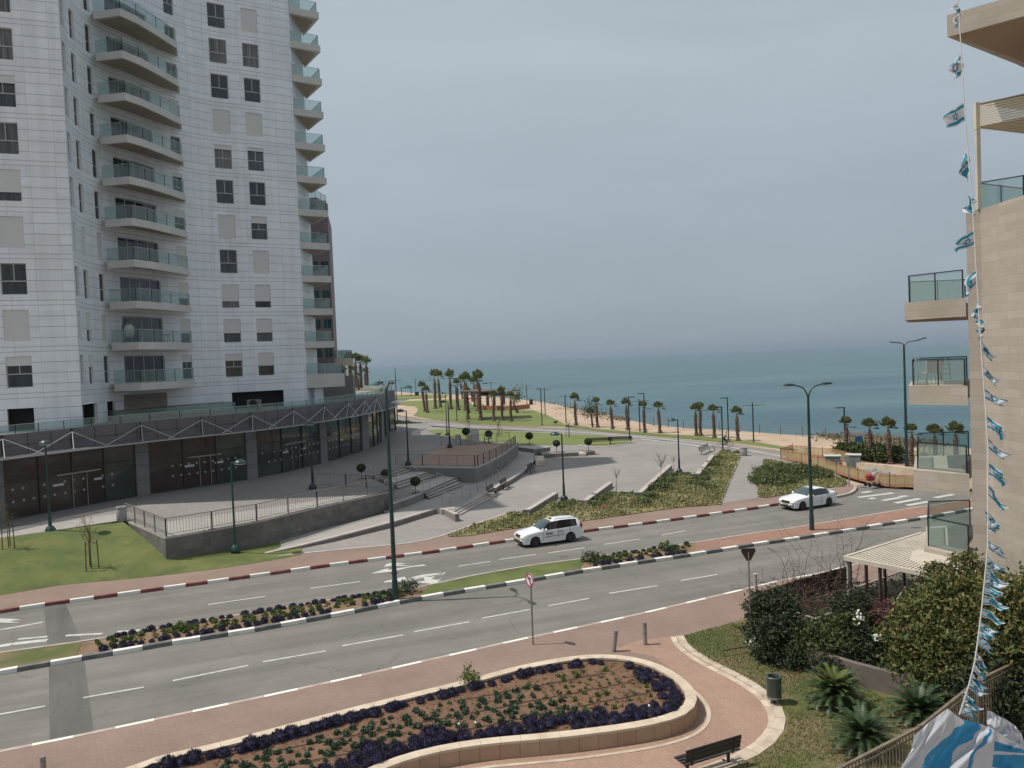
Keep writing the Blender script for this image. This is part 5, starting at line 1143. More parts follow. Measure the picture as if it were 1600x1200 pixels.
def simple_bin(base, top, z, m, label, r=.26, sq=False):
    b = G(*base, z); h = height_at(b, top); t = thing('litter_bin', label, 'litter bin', tuple(b)); mb = MB()
    mb.lathe([(r * .92, 0), (r, .05), (r, h - .12), (r * .96, h - .1)], 16); mb.build('bin_body', m, t, world=False, smooth=True, sharp=40); mb = MB(); mb.lathe([(r * 1.04, h - .1), (r * 1.04, h), (r * .5, h), (r * .48, h - .06)], 16); mb.build('lid', m, t, world=False, smooth=True, sharp=40)
simple_bin((190.5,814), 791.5, TZ, 'bin_grey', 'grey cylindrical litter bin at the top corner of the left lawn railing', .3)
simple_bin((1162,712), 699, PZ, 'bin_grey', 'grey round litter bin on the path right of the cyclist', .38)
simple_bin((830,632), 624, 0, 'lamp_black', 'dark litter bin beside the promenade lamp right of the pavilion', .45)
simple_bin((1260,711), 699, 0, 'cap_light', 'pale litter bin inside the fenced off building site', .4)
simple_bin((651.5,618), 612.5, 0, 'lamp_black', 'far dark litter bin at the foot of a promenade lamp', .7)
simple_bin((1444,718), 708, 0, 'steel', 'low metal bin left of the balcony end on the seaside path', .3)
# ---------------------------------------------------------------- benches
def bench_parts(t, w=1.8, m='bench_dark', leg='black_plastic', slats=4, back=True):
    mb = MB()
    for i in range(slats): mb.box((0, -.2 + i * .4 / (slats - 1) * 1.0, .44), (w, .4 / slats * .82, .035))
    mb.build('seat', m, t, world=False)
    if back:
        mb = MB()
        for i in range(3): mb.box((0, .24 + i * .025, .56 + i * .12), (w, .03, .1))
        mb.build('backrest', m, t, world=False)
    for sx in (-1, 1):
        mb = MB(); x = sx * (w / 2 - .22); mb.box((x, 0, .41), (.05, .46, .04)); mb.box((x, .02, .2), (.06, .07, .4)); mb.box((x, 0, .015), (.07, .42, .03)); mb.bar(V(x, .2, .41), V(x, .3, .84), .045, .03); mb.build('leg', leg, t, world=False)
def mk_bench(label, base, z, rz, **k):
    b = G(*base, z); t = thing('park_bench', label, 'bench', tuple(b), rz); bench_parts(t, **k); return t
mk_bench('dark wooden bench seen from behind at the bottom edge beside the flower bed path', (1106,1203), SW, R(0) + math.atan2(.36, 1) + math.pi * 0 + 0, w=1.75)
bpy.data.objects['park_bench'].rotation_euler.z = R(24) + math.pi
for (x0, y0), (x1, y1), lab in [((764,779),(778,769),'first dark bench in the plaza, against the low wall beside the narrow steps'), ((784,768),(798,759),'second dark bench in the plaza, right of the first against the low wall'), ((826,742),(838,734),'third dark bench in the plaza shade, beside the little pale steps')]:
    a, b = G(x0, y0, PZ), G(x1, y1, PZ); mk_bench(lab, ((x0 + x1) / 2, (y0 + y1) / 2), PZ, math.atan2(b.y - a.y, b.x - a.x), w=1.9)
mk_bench('left one of two park benches on the grass edge behind the round tree', (938,695), .18, R(182) + math.pi, w=3.0, m='wood_dark'); mk_bench('right one of two park benches on the grass edge beside a path lamp', (969.5,693), .18, R(180) + math.pi, w=3.0, m='wood_dark')
mk_bench('silver metal bench at the far right corner of the plaza', (1103,708), PZ, R(60), w=3.6, m='steel', leg='steel')
# cafe chairs and table shapes on the far side of the platform
for i, (x, y, lab) in enumerate([(716,693,'leftmost cafe chair behind the platform, near a small pot'), (733,694,'pale cafe chair under the round tree behind the platform'), (763,692,'pale cafe chair near the second round tree behind the platform')]):
    b = G(x, y, TZ); t = thing('outdoor_chair', lab, 'chair', tuple(b), .4 * i); mb = MB(); mb.box((0, 0, .45), (.6, .55, .05)); mb.build('seat', 'cap_light', t, world=False); mb = MB(); mb.box((0, -.27, .75), (.6, .04, .6)); mb.build('backrest', 'cap_light', t, world=False)
    for sx in (-1, 1):
        for sy in (-1, 1): mb = MB(); mb.tube([V(sx * .26, sy * .24, .44), V(sx * .28, sy * .27, 0)], .02, 4); mb.build('leg', 'steel', t, world=False)
b = G(742,692,TZ); t = thing('menu_stand', 'white upright board standing behind the platform right of the round tree', 'stand', tuple(b)); mb = MB(); mb.box((0, 0, .8), (1.0, .12, 1.5)); mb.build('board', 'slab_white', t, world=False)
# ---------------------------------------------------------------- building site
def net_fence(px, z, label, h=1.0):
    P = [G(x, y, z) for x, y in px]; t = thing('net_fence', label, 'barrier fence', tuple(P[0])); Q = resample(P, step=.6)
    mo = MB(); my = MB()
    for a, b in zip(Q, Q[1:]):
        for i in range(10):
            z0 = .05 + i * .095; s0 = .06 * math.sin(a.x * 1.7) + .03 * math.sin(a.x * 5); s1 = .06 * math.sin(b.x * 1.7) + .03 * math.sin(b.x * 5); (my if 3 <= i <= 7 else mo).poly([a + V(0, 0, z0 + s0), b + V(0, 0, z0 + s1), b + V(0, 0, z0 + .06 + s1), a + V(0, 0, z0 + .06 + s0)])
        mo.poly([a + V(0, -.01, .05), a + V(.03, -.01, .05), a + V(.03, -.01, h), a + V(0, -.01, h)])
    mo.build('orange_net', 'net_orange', t); my.build('yellow_net', 'net_yellow', t)
    for p in resample(P, step=3.6): mb = MB(); mb.tube([p, p + V(0, 0, 1.12)], .03, 5); mb.build('stake', 'sign_back', t)
net_fence([(1220,718),(1250,724),(1278,732.5),(1312,743),(1345.5,752.5),(1375.5,759.5),(1422,762.5),(1470,764)], PZ, 'long orange and yellow plastic mesh barrier around the dug up ground')
net_fence([(1221,717),(1237,709),(1300,718),(1330,724)], PZ, 'shorter rear orange mesh barrier behind the grey cabinets')
t = thing('low_wall', 'long low cream wall in front of the seaside palms', 'wall', tuple(G(1440,750,.1))); Pw = smooth_line(GL([(1302,712),(1316,714.5),(1345,719.5),(1380,724.5),(1440,733.5),(1540,750)], .95), 1); mb = MB(); wallstrip(mb, Pw, .35, 0, [min(.93, .35 + i * .08) for i in range(len(Pw))], side=1, mt=1); mb.build('wall_body', ['cap_cream', 'cap_cream'], t, norm=True)
def cabinet(base, z, sz, rz, label):
    b = G(*base, z); t = thing('utility_cabinet', label, 'cabinet', tuple(b), rz); mb = MB(); mb.box((0, 0, sz[2] / 2), sz); mb.build('cabinet_body', 'cabinet_grey', t, world=False); mb = MB(); mb.box((0, 0, sz[2] + .04), (sz[0] + .14, sz[1] + .14, .08)); mb.build('lid', 'cabinet_top', t, world=False)
    for sx in (-1, 1): mb = MB(); mb.box((sx * sz[0] * .24, -sz[1] / 2 - .012, sz[2] * .5), (sz[0] * .44, .02, sz[2] * .86)); mb.build('door', 'cabinet_grey', t, world=False)
cabinet((1301,727), PZ, (1.3, .8, .85), R(-18), 'left lower grey utility cabinet with pale lid inside the building site'); cabinet((1334,731), PZ, (1.15, .8, 1.15), R(-25), 'right taller grey utility cabinet with pale lid inside the building site')
b = G(1317,727,PZ); t = thing('concrete_slab', 'pale tilted slab lying between the two grey cabinets', 'slab', tuple(b)); mb = MB(); mb.box((0, 0, .2), (1.1, .8, .1), rot=Matrix.Rotation(R(14), 3, 'Y')); mb.build('slab_body', 'cap_light', t, world=False)
for i, (x, y, lab) in enumerate([(1376,736,'left heap of crumpled dark green tarpaulin behind the orange mesh'), (1408,739,'right heap of crumpled dark green tarpaulin behind the orange mesh')]):
    b = G(x, y, PZ); mb = MB(); n = 14
    g = [[V((u / n - .5) * 2.9, (v / n - .5) * 1.8, .04 + .42 * max(0, math.sin(u / n * 3.14)) * max(0, math.sin(v / n * 3.14)) * (.7 + noise.noise(V(u * .45, v * .5, i * 9)) * 1.1)) for v in range(n + 1)] for u in range(n + 1)]
    for u in range(n): ribbon(mb, g[u], g[u + 1])
    o = mb.build('tarpaulin', 'cabinet_grey', world=False); o.location = b; tag(o, lab, 'tarpaulin')
# stroller
b = G(1363,760,SW); t = thing('baby_stroller', 'red baby stroller standing in front of the orange mesh', 'stroller', tuple(b), R(10))
mb = MB(); mb.blob((-.12, 0, .62), (.4, .25, .2), 3, .05, 1, 12, 8); mb.build('seat', 'cloth_red', t, world=False, smooth=True)
mb = MB(); mb.blob((-.3, 0, .82), (.24, .27, .22), 5, .03, 1, 12, 8); mb.build('hood', 'cloth_red', t, world=False, smooth=True); mb = MB(); mb.blob((.15, 0, .9), (.16, .16, .16), 5, .2, 2, 10, 7); mb.build('blanket', 'cap_light', t, world=False)
mb = MB()
for sy in (-.24, .24): mb.tube([V(-.38, sy, .14), V(.1, sy, .55), V(.5, sy, 1.02)], .014, 5); mb.tube([V(.38, sy, .14), V(-.1, sy, .5)], .014, 5)
mb.tube([V(.5, -.24, 1.02), V(.5, .24, 1.02)], .018, 5); mb.tube([V(-.38, -.24, .2), V(.38, -.24, .2), V(.38, .24, .2), V(-.38, .24, .2)], .014, 4); mb.build('frame', 'steel', t, world=False)
for sx in (-.38, .38):
    for sy in (-.26, .26): mb = MB(); mb.tube([V(sx, sy - .02, .13), V(sx, sy + .02, .13)], .13, 14); mb.build('wheel', 'tyre', t, world=False)
# seaside fence on the cliff edge
for px, lab in (([(1000,664),(1080,670.5),(1160,675),(1240,680.5),(1290,684)], 'long grey post and wire fence along the cliff edge in front of the sea'), ([(830,628),(868,632),(900,640),(940,648)], 'far grey post fence curving along the cliff edge above the scrub')):
    P = GL(px, 0); t = thing('cliff_fence', lab, 'fence', tuple(P[0])); mb = MB()
    for a, b in zip(P, P[1:]): mb.bar(a + V(0, 0, 1.05), b + V(0, 0, 1.05), .05); mb.bar(a + V(0, 0, .55), b + V(0, 0, .55), .03)
    mb.build('rails', 'steel', t)
    for p in resample(P, step=3.2): mb = MB(); mb.bar(p, p + V(-.25, 0, .0) * 0 + V(0, 0, 1.2), .11); mb.build('post', 'rail_brown', t)
P = GL([(1318,692),(1345,697),(1385,702),(1420,705),(1470,709)], 0); t = thing('timber_fence', 'brown timber screen fence behind the seaside hedge', 'fence', tuple(P[0])); mb = MB()
for p in resample(P, step=.55): mb.bar(p, p + V(0, 0, 1.5), .2, .04)
for a, b in zip(P, P[1:]): mb.bar(a + V(0, 0, 1.4), b + V(0, 0, 1.4), .08)
mb.build('boards', 'rail_brown', t)
# pavilion with two brown roofs, brick wall
Pb = [G(730,631,0), G(800,628,0)]
t = thing('park_pavilion', 'low open pavilion with two dark brown pitched roofs among the palms', 'pavilion', tuple(G(765,636,0)))
def roof(x0, x1, y0, y1, z, pitch, m):
    a, b, c, d = [D(x, y, Y) for x, y, Y in ((x0, y0, 150), (x1, y0, 150), (x1 + 3, y1, 143), (x0 - 3, y1, 143))]; mb = MB(); mb.poly([a, b, c, d]); mb.poly([v + V(0, 0, -.25) for v in (d, c, b, a)])
    P4 = [a, b, c, d]
    for i in range(4): mb.poly([P4[i], P4[(i + 1) % 4], P4[(i + 1) % 4] + V(0, 0, -.25), P4[i] + V(0, 0, -.25)])
    mb.build('roof', m, t)
roof(722, 786, 608.0, 611.5, 0, 0, 'roof_brown'); roof(752, 806, 611.8, 616.5, 0, 0, 'roof_brown')
for x, y0, y1 in ((738,611,627),(763,617,640),(773,615,633),(786,613,632),(788,617,632),(762,617,639)):
    a = G(x, y1, 0); h = height_at(a, y0); mb = MB(); mb.box((a.x, a.y, h / 2), (.55, .55, h)); mb.build('pillar', 'roof_brown', t)
P = GL([(745,633),(755,640.5),(800,641),(828,638)], 0); t = thing('brick_wall', 'low orange brown brick wall in front of the pavilion', 'wall', tuple(P[0])); mb = MB(); wallstrip(mb, P, .4, 0, .95, side=1); mb.build('wall_body', 'brick_orange', t, norm=True)
for px, lab in ((((738,628),(752,632)), 'dark red picnic table under the pavilion roof'), (((600,612),(612,616)), 'dark red kiosk by the leftmost promenade lamps')):
    a = G(*px[0], 0); t = thing('picnic_table', lab, 'table', tuple(a)); mb = MB(); mb.box((0, 0, .9), (3.4, 1.4, .25)); mb.build('tabletop', 'cloth_red', t, world=False)
    for sx in (-1, 1): mb = MB(); mb.box((sx * 1.2, 0, .4), (.2, 1.1, .8)); mb.build('leg', 'roof_brown', t, world=False)
# fabric shade canopies in the park
for x, y, top, w_, lab in ((635,618,601,20,'dark green domed fabric shade canopy right of the tall mast'), (586,615,596.5,19,'dark green domed fabric shade canopy left of the tall mast')):
    b = G(x, y, 0); h = height_at(b, top); r_ = w_ * b.y / 1200 / 2; t = thing('shade_canopy', lab, 'canopy', tuple(b)); mb = MB(); mb.lathe([(r_, h * .68), (r_ * .93, h * .82), (r_ * .6, h * .96), (.02, h)], 12); mb.build('canopy_cloth', 'shade_teal', t, world=False, smooth=True)
    for sx in (-1, 1): mb = MB(); mb.tube([V(sx * r_ * .75, 0, 0), V(sx * r_ * .75, 0, h * .75)], .12, 6); mb.build('pole', 'lamp_black', t, world=False)
# iron fence bottom right
a, b = G(1290,1215,.2), G(1460,1105,.2)
ip = [a + (a - b) * .3, a, b, b + (b - a) * 1.2]
def lift(px, z): return [G(x, y, z) for x, y in px]
L1 = lift([(1270,1222),(1437,1136),(1530,1062),(1640,1010)], 2.0)
t = thing('iron_fence', 'brown iron picket garden fence at the bottom right corner', 'fence', (L1[0].x, L1[0].y, .2))
mb = MB(); mr = MB()
for a, b in zip(L1, L1[1:]):
    mr.bar(a, b, .07, .05); mr.bar(a + V(0, 0, -.16), b + V(0, 0, -.16), .04, .04); mr.bar(a + V(0, 0, -1.5), b + V(0, 0, -1.5), .04, .04); n = int((b - a).length / .125)
    for i in range(n): q = a.lerp(b, (i + .5) / n); mb.box((q.x, q.y, q.z - .85), (.022, .022, 1.65))
mr.build('rails', 'fence_iron', t); mb.build('pickets', 'fence_iron', t)
for a, b in zip(L1, L1[1:]):
    mb = MB(); mb.box((a.x, a.y, a.z - .85), (.07, .07, 1.8)); mb.build('post', 'fence_iron', t)
# ---------------------------------------------------------------- palms
def make_palm(seed, dry=False):
    rg = random.Random(seed)
    def f():
        t = thing('palm_tree', 'palm', 'palm tree'); mb = MB(); h = 4.4; k = 12
        pts = []; rs = []
        for i in range(26):
            u = i / 25; r = (.46 - .30 * min(1, u * 5) if u < .2 else .27 + .05 * math.sin((u - .2) * 3.1) - .09 * u) * (1 + (.13 if i % 2 else -.05)); pts.append(V(.05 * math.sin(u * 4 + seed), .04 * math.cos(u * 3), u * h)); rs.append(r * (1 if u < .9 else .75))
        mb.tube(pts, rs, k)
        for i in range(150):
            z = rg.uniform(.1, h * .97); a = rg.uniform(0, 6.28); u = z / h; r = .27 + .1 * math.sin(u * 3); c = V(math.cos(a) * r, math.sin(a) * r, z); o = V(math.cos(a), math.sin(a), 0); tt = V(-o.y, o.x, 0) * .05; up_ = o * .14 + V(0, 0, rg.uniform(-.25, .2)); mb.poly([c - tt, c + tt, c + up_])
        mb.build('trunk', 'palm_trunk', t, world=False)
        mb = MB(); top = V(.05 * math.sin(4 + seed), 0, h)
        for i in range(30):
            a = i * 2.4 + rg.uniform(-.3, .3); el = rg.uniform(.7, 1.5) if i % 8 else rg.uniform(-.1, .5); L_ = rg.uniform(.6, 1.15); d = V(math.cos(a) * math.cos(el), math.sin(a) * math.cos(el), math.sin(el)); c = top + d * L_; sd = d.cross(V(0, 0, 1)); sd = sd.normalized() if sd.length > .1 else V(1, 0, 0); nn = sd.cross(d)
            mb.poly([top, top + sd * .03, c]); R_ = rg.uniform(.5, .75); n = 11
            for j in range(n):
                b0 = (j / (n - 1) - .5) * 2.5; w = .16; e = c + (d * math.cos(b0) + sd * math.sin(b0)) * R_ * (1 - .12 * abs(b0)) + V(0, 0, .05 - .10 * R_ * abs(b0)); mid = c.lerp(e, .55) + V(0, 0, .06); tt = (sd * math.cos(b0) - d * math.sin(b0)) * w * .5
                mb.poly([c, mid + tt, e, mid - tt])
        mb.build('crown', 'palm_leaf', t, world=False)
        mb = MB()
        for i in range(26):
            a = rg.uniform(0, 6.28); o = V(math.cos(a), math.sin(a), 0); c = top + V(0, 0, -.15); e = c + o * rg.uniform(.25, .5) + V(0, 0, -rg.uniform(.5, 1.0)); tt = V(-o.y, o.x, 0) * .09; mb.poly([c, c.lerp(e, .6) + tt, e, c.lerp(e, .6) - tt])
        mb.build('dry_fronds', 'palm_dry', t, world=False)
        return t
    return f
palms = [Proto(make_palm(s)) for s in (1, 2, 3)]
def palm(i, base, topy, z, label, lean=0, fat=1.0):
    b = G(*base, z); h = height_at(b, topy); sc_ = h / 5.75; o = palms[i % 3].put(b, rng.uniform(0, 6), label, None, (sc_ ** .6 * fat * .9, sc_ ** .6 * fat * .9, sc_))
    if lean: o.rotation_euler = (0, R(lean), 0)
    return o
lawn_p = [((663.7,643),597,'left leaning palm of the pair at the left of the park lawn',-4), ((668,645),604,'right palm of the leaning pair at the left of the park lawn',-1), ((680.6,638.5),579,'third park palm from the left, tall and beside a slimmer one',0), ((687.7,636.5),579.5,'fourth park palm from the left, slim and tall',-1),
          ((704.7,639.5),579,'tall lone park palm left of the single head lamp',0), ((716.6,641),592.5,'lower park palm with a round crown touching the path lamp',-2), ((727.5,641.5),584,'left palm of the twin tall palms left of the pavilion',0), ((731.5,645),584,'right palm of the twin tall palms left of the pavilion',-1),
          ((731.5,654.5),607,'shorter palm in front of the twin palms left of the pavilion',0), ((747.5,642.5),580,'rear tall palm in front of the pavilion roof',0), ((742,636),589,'small palm half hidden behind the tall palms at the pavilion',0), ((751.6,656.5),581,'front tall palm with thick foot before the pavilion',-1),
          ((772,657.5),611,'short bright green palm before the pavilion wall',0), ((785,656),605,'thick palm before the right part of the pavilion roof',0), ((799,658.5),613,'last park palm on the right, beside the crooked small tree',0), ((722.5,623),589,'far small palm behind the park lawn, leaning left',-3)]
for i, (b, ty, lab, ln) in enumerate(lawn_p): palm(i, b, ty, 0, lab, ln)
row = [((900,664),616,'first palm of the seaside row from the left'), ((934,667.5),622,'second palm of the seaside row, beside a ragged small tree'), ((957,670),626,'third palm of the seaside row from the left'), ((981,671.5),624,'fourth seaside palm, partly hidden by a path lamp'), ((1008,676),628,'fifth seaside palm, below a path lamp head'),
       ((1031,676),629,'sixth seaside palm with two drooping fronds'), ((1088,680),633,'left palm of the close pair in the seaside row'), ((1095,680.5),630,'right palm of the close pair in the seaside row'), ((1116,684),634,'seaside palm just left of the cyclist'), ((1153,688.5),637,'last palm of the seaside row, right of the cyclist'),
       ((1323,715),653,'palm directly above the grey utility cabinets'), ((1360.5,721),656,'palm behind the low cream wall, second from the left there'), ((1391,725),655,'palm with spread fronds just left of the tallest lamp'), ((1425,728),664,'palm right of the tallest lamp at the balcony edge'), ((1462,733),665,'palm whose crown shows above the glass balcony, in the middle'), ((1496,736),662,'palm whose crown shows above the glass balcony, at the right')]
for i, (b, ty, lab) in enumerate(row): palm(i + 1, b, ty, 0, lab, rng.uniform(-2, 1))
far = [((538,610),573,'short shaggy palm left of the far dark palm cluster'), ((551,609),572,'small palm at the left foot of the far dark palm cluster'), ((560.5,609),583,'small palm at the middle foot of the far dark palm cluster'), ((571,607),576,'small palm at the right foot of the far dark palm cluster'),
       ((547.5,606),553,'first tall palm of the far dark cluster beside the tower'), ((557,606),553.5,'second tall palm of the far dark cluster beside the tower'), ((564.5,605.5),556,'third tall palm of the far dark cluster beside the tower'), ((574,607),559,'rightmost tall palm of the far dark cluster beside the tower')]
mb = MB(); hz = 3.0; mb.poly(GL([(480,604),(560,603.5),(590,606),(606,612)], hz) + GL([(612,622),(560,628),(480,632)], .02)); struct('far_lawn', mb, 'lawn_far')
for i, (b, ty, lab) in enumerate(far): palm(i, b, ty, hz, lab, 0, 1.5 if i > 3 else 1.1)
# ---------------------------------------------------------------- round clipped trees
def make_round():
    t = thing('clipped_tree', 'clipped tree', 'small tree'); rg = random.Random(5); mb = MB(); mb.tube([V(0, 0, 0), V(.02, 0, .5), V(-.01, 0, .95)], [.05, .04, .035], 7)
    for a in range(5): mb.tube([V(0, 0, .7), V(.25 * math.cos(a * 1.26), .25 * math.sin(a * 1.26), 1.05)], .018, 4)
    mb.build('trunk', 'bark', t, world=False); mb = MB(); mb.blob((0, 0, 1.3), (.46, .46, .42), 4, .04, 2, 14, 10)
    for i in range(1500):
        d = V(rg.gauss(0, 1), rg.gauss(0, 1), rg.gauss(0, 1)).normalized(); r = 1 + .07 * noise.noise(d * 3); mb.leaf(V(0, 0, 1.3) + V(d.x * .53 * r, d.y * .53 * r, d.z * .48 * r) * rg.uniform(.9, 1.05), .1, rg, .1)
    mb.build('crown', 'topiary', t, world=False)
    mb = MB(); mb.lathe([(.5, .0), (.5, .02)], 12); mb.build('soil_ring', 'soil_red', t, world=False); return t
RT = Proto(make_round)
for base, topy, z, lab in [((565,748),724,TZ,'leftmost clipped round tree on the terrace'), ((603,757),733,1.39,'clipped round tree partly hidden behind the tall road lamp pole'), ((649.5,770.5),744.5,1.04,'nearest clipped round tree, on the lowest landing of the wide steps'), ((728.6,689),668,TZ,'clipped round tree behind the platform railing, left one'),
                           ((764,692),672,TZ,'clipped round tree behind the platform railing, right one'), ((827.5,695.5),675,.95,'clipped round tree at the end of the curved platform wall'), ((870,706.5),687,.55,'clipped round tree in the middle of the planter wall'), ((919.6,704.5),684,.55,'clipped round tree right of the white gap, before the park benches')]:
    b = G(*base, z); h = height_at(b, topy); RT.put(b, rng.uniform(0, 6), lab, None, h / 1.82)
# ---------------------------------------------------------------- staked saplings
def make_sapling(seed, leaves, stakes=True):
    def f():
        rg = random.Random(seed); t = thing('staked_sapling', 's', 'sapling'); mb = MB(); mb.tube([V(0, 0, 0), V(.03, 0, .9), V(-.02, .02, 1.8)], [.03, .025, .016], 6)
        tips = []
        for i in range(13):
            a = rg.uniform(0, 6.28); z = rg.uniform(1.3, 1.9); e = V(math.cos(a) * rg.uniform(.2, .5), math.sin(a) * rg.uniform(.2, .5), z + rg.uniform(.3, .8)); m_ = V(0, 0, z).lerp(e, .5) + V(0, 0, -.05); mb.tube([V(0, 0, z), m_, e], [.012, .009, .005], 4); tips += [m_, e, m_.lerp(e, .5)]
            for j in range(2): e2 = m_.lerp(e, rg.random()) + V(rg.gauss(0, .12), rg.gauss(0, .12), .18); mb.tube([m_.lerp(e, .4), e2], [.006, .003], 3); tips.append(e2)
        mb.build('trunk', 'bark', t, world=False)
        if leaves:
            mb = MB()
            for i in range(leaves): mb.leaf(rg.choice(tips) + V(rg.gauss(0, .06), rg.gauss(0, .06), rg.gauss(0, .06)), .07, rg)
            mb.build('leaves', 'plant_dry' if seed < 5 else 'shrub_green', t, world=False)
        if stakes:
            for j in range(3): a = j * 2.1 + .3; mb = MB(); mb.tube([V(math.cos(a) * .3, math.sin(a) * .3, 0), V(math.cos(a) * .26, math.sin(a) * .26, 1.5)], .025, 5); mb.build('stake', 'stake_wood', t, world=False)
            mb = MB(); q = [V(math.cos(j * 2.1 + .3) * .27, math.sin(j * 2.1 + .3) * .27, 1.35 + .02 * j) for j in range(3)]; mb.tube(q + [q[0]], .012, 4); mb.build('tie', 'bark', t, world=False)
        return t
    return f
S1, S2, S3 = Proto(make_sapling(2, 130)), Proto(make_sapling(7, 60)), Proto(make_sapling(3, 0, False))
for pr, base, topy, z, lab in [(S1,(15,866),786,1.1,'staked sapling with reddish dry leaves at the left edge of the lawn'), (S1,(144,897),809,.2,'bare staked sapling in the middle of the left lawn'), (S2,(732,676),645,.2,'staked sapling on the grass strip behind the platform'), (S2,(780,682),650,.2,'staked sapling on the grass strip in front of the thick park palm'),
                           (S2,(888,683),654,.2,'staked sapling on the grass strip below the first seaside palm'), (S2,(597,656),641,0,'small staked sapling beside the podium end'), (S3,(964,774),730,.2,'thin bare sapling with a fine twig crown in the garden bed'), (S3,(1034,768),707,.2,'taller bare sapling in the garden bed near the third low wall'),
                           (S3,(1053,740),711,.2,'bare sapling with dark trunk left of the dark blue lamp'), (S3,(1117,722),693,.2,'bare sapling at the last low garden wall'), (S3,(1137,710),686,.2,'bare sapling beside the path lamp in front of the cyclist')]:
    b = G(*base, z); h = height_at(b, topy); pr.put(b, rng.uniform(0, 6), lab, None, h / 2.5)
t = thing('crooked_tree', 'small crooked tree with forked trunk right of the last park palm', 'tree', tuple(G(809,645,0))); mb = MB(); b0 = G(809,645,0); p1 = D(803,632,b0.y); p2 = D(806,616,b0.y); mb.tube([b0, p1, p2], [.35, .22, .15], 7); mb.build('trunk', 'palm_trunk', t)
rg = random.Random(3); mb = MB()
for i in range(260): mb.leaf(D(807, 617, b0.y) + V(rg.gauss(0, .7), rg.gauss(0, .6), rg.gauss(0, .9)), .5, rg)
mb.build('crown', 'palm_leaf', t)
t = thing('ragged_tree', 'ragged small tree with sparse crown left of the second seaside palm', 'tree', tuple(G(926,667,0))); b0 = G(926,667,0); mb = MB(); mb.tube([b0, D(924,650,b0.y), D(920,638,b0.y)], [.2, .12, .06], 6); mb.tube([D(924,652,b0.y), D(928,636,b0.y)], [.09, .04], 5); mb.build('trunk', 'palm_trunk', t); mb = MB()
for i in range(420): c = D(rg.choice((917,921,927)), rg.choice((634,640,645)), b0.y); mb.leaf(c + V(rg.gauss(0, .4), rg.gauss(0, .4), rg.gauss(0, .55)), .3, rg)
mb.build('crown', 'bush_mid', t)
# ---------------------------------------------------------------- garden bed cover and shrubs
def scatter_px(poly, n, z, rg):
    xs = [p[0] for p in poly]; ys = [p[1] for p in poly]; W_ = [G(x, y, z) for x, y in poly]; x0, x1 = min(p.x for p in W_), max(p.x for p in W_); y0, y1 = min(p.y for p in W_), max(p.y for p in W_); out = []
    while len(out) < n:
        p = V(rg.uniform(x0, x1), rg.uniform(y0, y1), z)
        if inside(p, W_): out.append(p)
    return out
bed = [(700,838),(735,836.5),(780,828.5),(821,823),(904,814.5),(988,802.5),(1060,792.5),(1126,787.5),(1140,752),(1157,715),(1140,708),(1128,704.5),(1116,714),(1093,746),(1080,743),(1050,745),(1003,780),(991,773),(950,770.5),(917,793),(906,788.5),(864,785.5),(828,808),(816,803),(797,802),(780,812),(739,824)]
rg = random.Random(11); mb = MB()
for p in scatter_px(bed, 15000, .2, rg):
    d = noise.noise(V(p.x * .35, p.y * .35, 0)); 
    if d > -.28 or rg.random() < .3: mb.leaf(p + V(0, 0, .03 + rg.random() * .16 * (1 + d)), .22, rg, 1.0)
o = mb.build('ground_cover', 'groundcover'); o['kind'] = 'stuff'
bed2 = [(1194,718),(1240,727),(1280,736),(1324,752.5),(1320,759),(1270,764.5),(1196,777.5),(1183,775.5),(1186,748)]; mb = MB()
for p in scatter_px(bed2, 6500, .2, rg): mb.leaf(p + V(0, 0, .03 + rg.random() * .16), .22, rg, 1.0)
o = mb.build('ground_cover', 'groundcover'); o['kind'] = 'stuff'
def shrub_mass(name, label, cat, blobs, m, leafsize, dens, twig=0, trunk=None, core=None, up_=.3, seed=1, group=None):
    """blobs: (centre, (rx,ry,rz)); leaves spread over and inside every blob"""
    rg = random.Random(seed); c0_ = blobs[0][0]; zb = min(b[0].z - b[1][2] for b in blobs); t = thing(name, label, cat, (c0_.x, c0_.y, max(zb, .1)), group=group); mb = MB(); cores = MB()
    for bi, (c, r) in enumerate(blobs):
        n = int(dens * (r[0] * r[1] + r[1] * r[2] + r[0] * r[2])); tips = []
        for _ in range(max(6, int(34 * (r[0] * r[1] + r[1] * r[2] + r[0] * r[2])))):
            d = V(rg.gauss(0, 1), rg.gauss(0, 1), rg.gauss(.25, 1)).normalized(); k = rg.uniform(.72, 1.22); tips.append(c + V(d.x * r[0], d.y * r[1], d.z * r[2]) * k)
        for i in range(n):
            d = V(rg.gauss(0, 1), rg.gauss(0, 1), rg.gauss(0, 1)).normalized(); k = (1 + .75 * noise.noise(V(d.x * 2.6 + bi, d.y * 2.6, d.z * 2.6 + seed))) * (rg.random() ** .33) * (1.28 if i % 11 == 0 else 1)
            p = c + V(d.x * r[0], d.y * r[1], d.z * r[2]) * k
            if i % 10 < 6: q = rg.choice(tips); g_ = .05 + .2 * min(r[0], r[2]); p = q + V(rg.gauss(0, g_), rg.gauss(0, g_), rg.gauss(0, g_ * .7))
            if p.z > .12: mb.leaf(p, leafsize * (1.35 if i % 5 == 0 else .95), rg, up_)
    mb.build('foliage', m, t); mt = MB(); base = V(c0_.x, c0_.y, .1)
    for (c, r) in blobs:
        b_ = V(c.x * .85 + base.x * .15, c.y * .85 + base.y * .15, .1)
        for j in range(4 + twig): e = c + V(rg.gauss(0, .45) * r[0], rg.gauss(0, .45) * r[1], rg.uniform(-.1, 1.25) * r[2]); mt.tube([b_, b_.lerp(e, .5) + V(rg.gauss(0, .06), rg.gauss(0, .06), .05), e], [.022, .013, .006], 4)
    mt.build('stems', 'dry_twig', t); return t
def gp(x, y, z): return G(x, y, z)
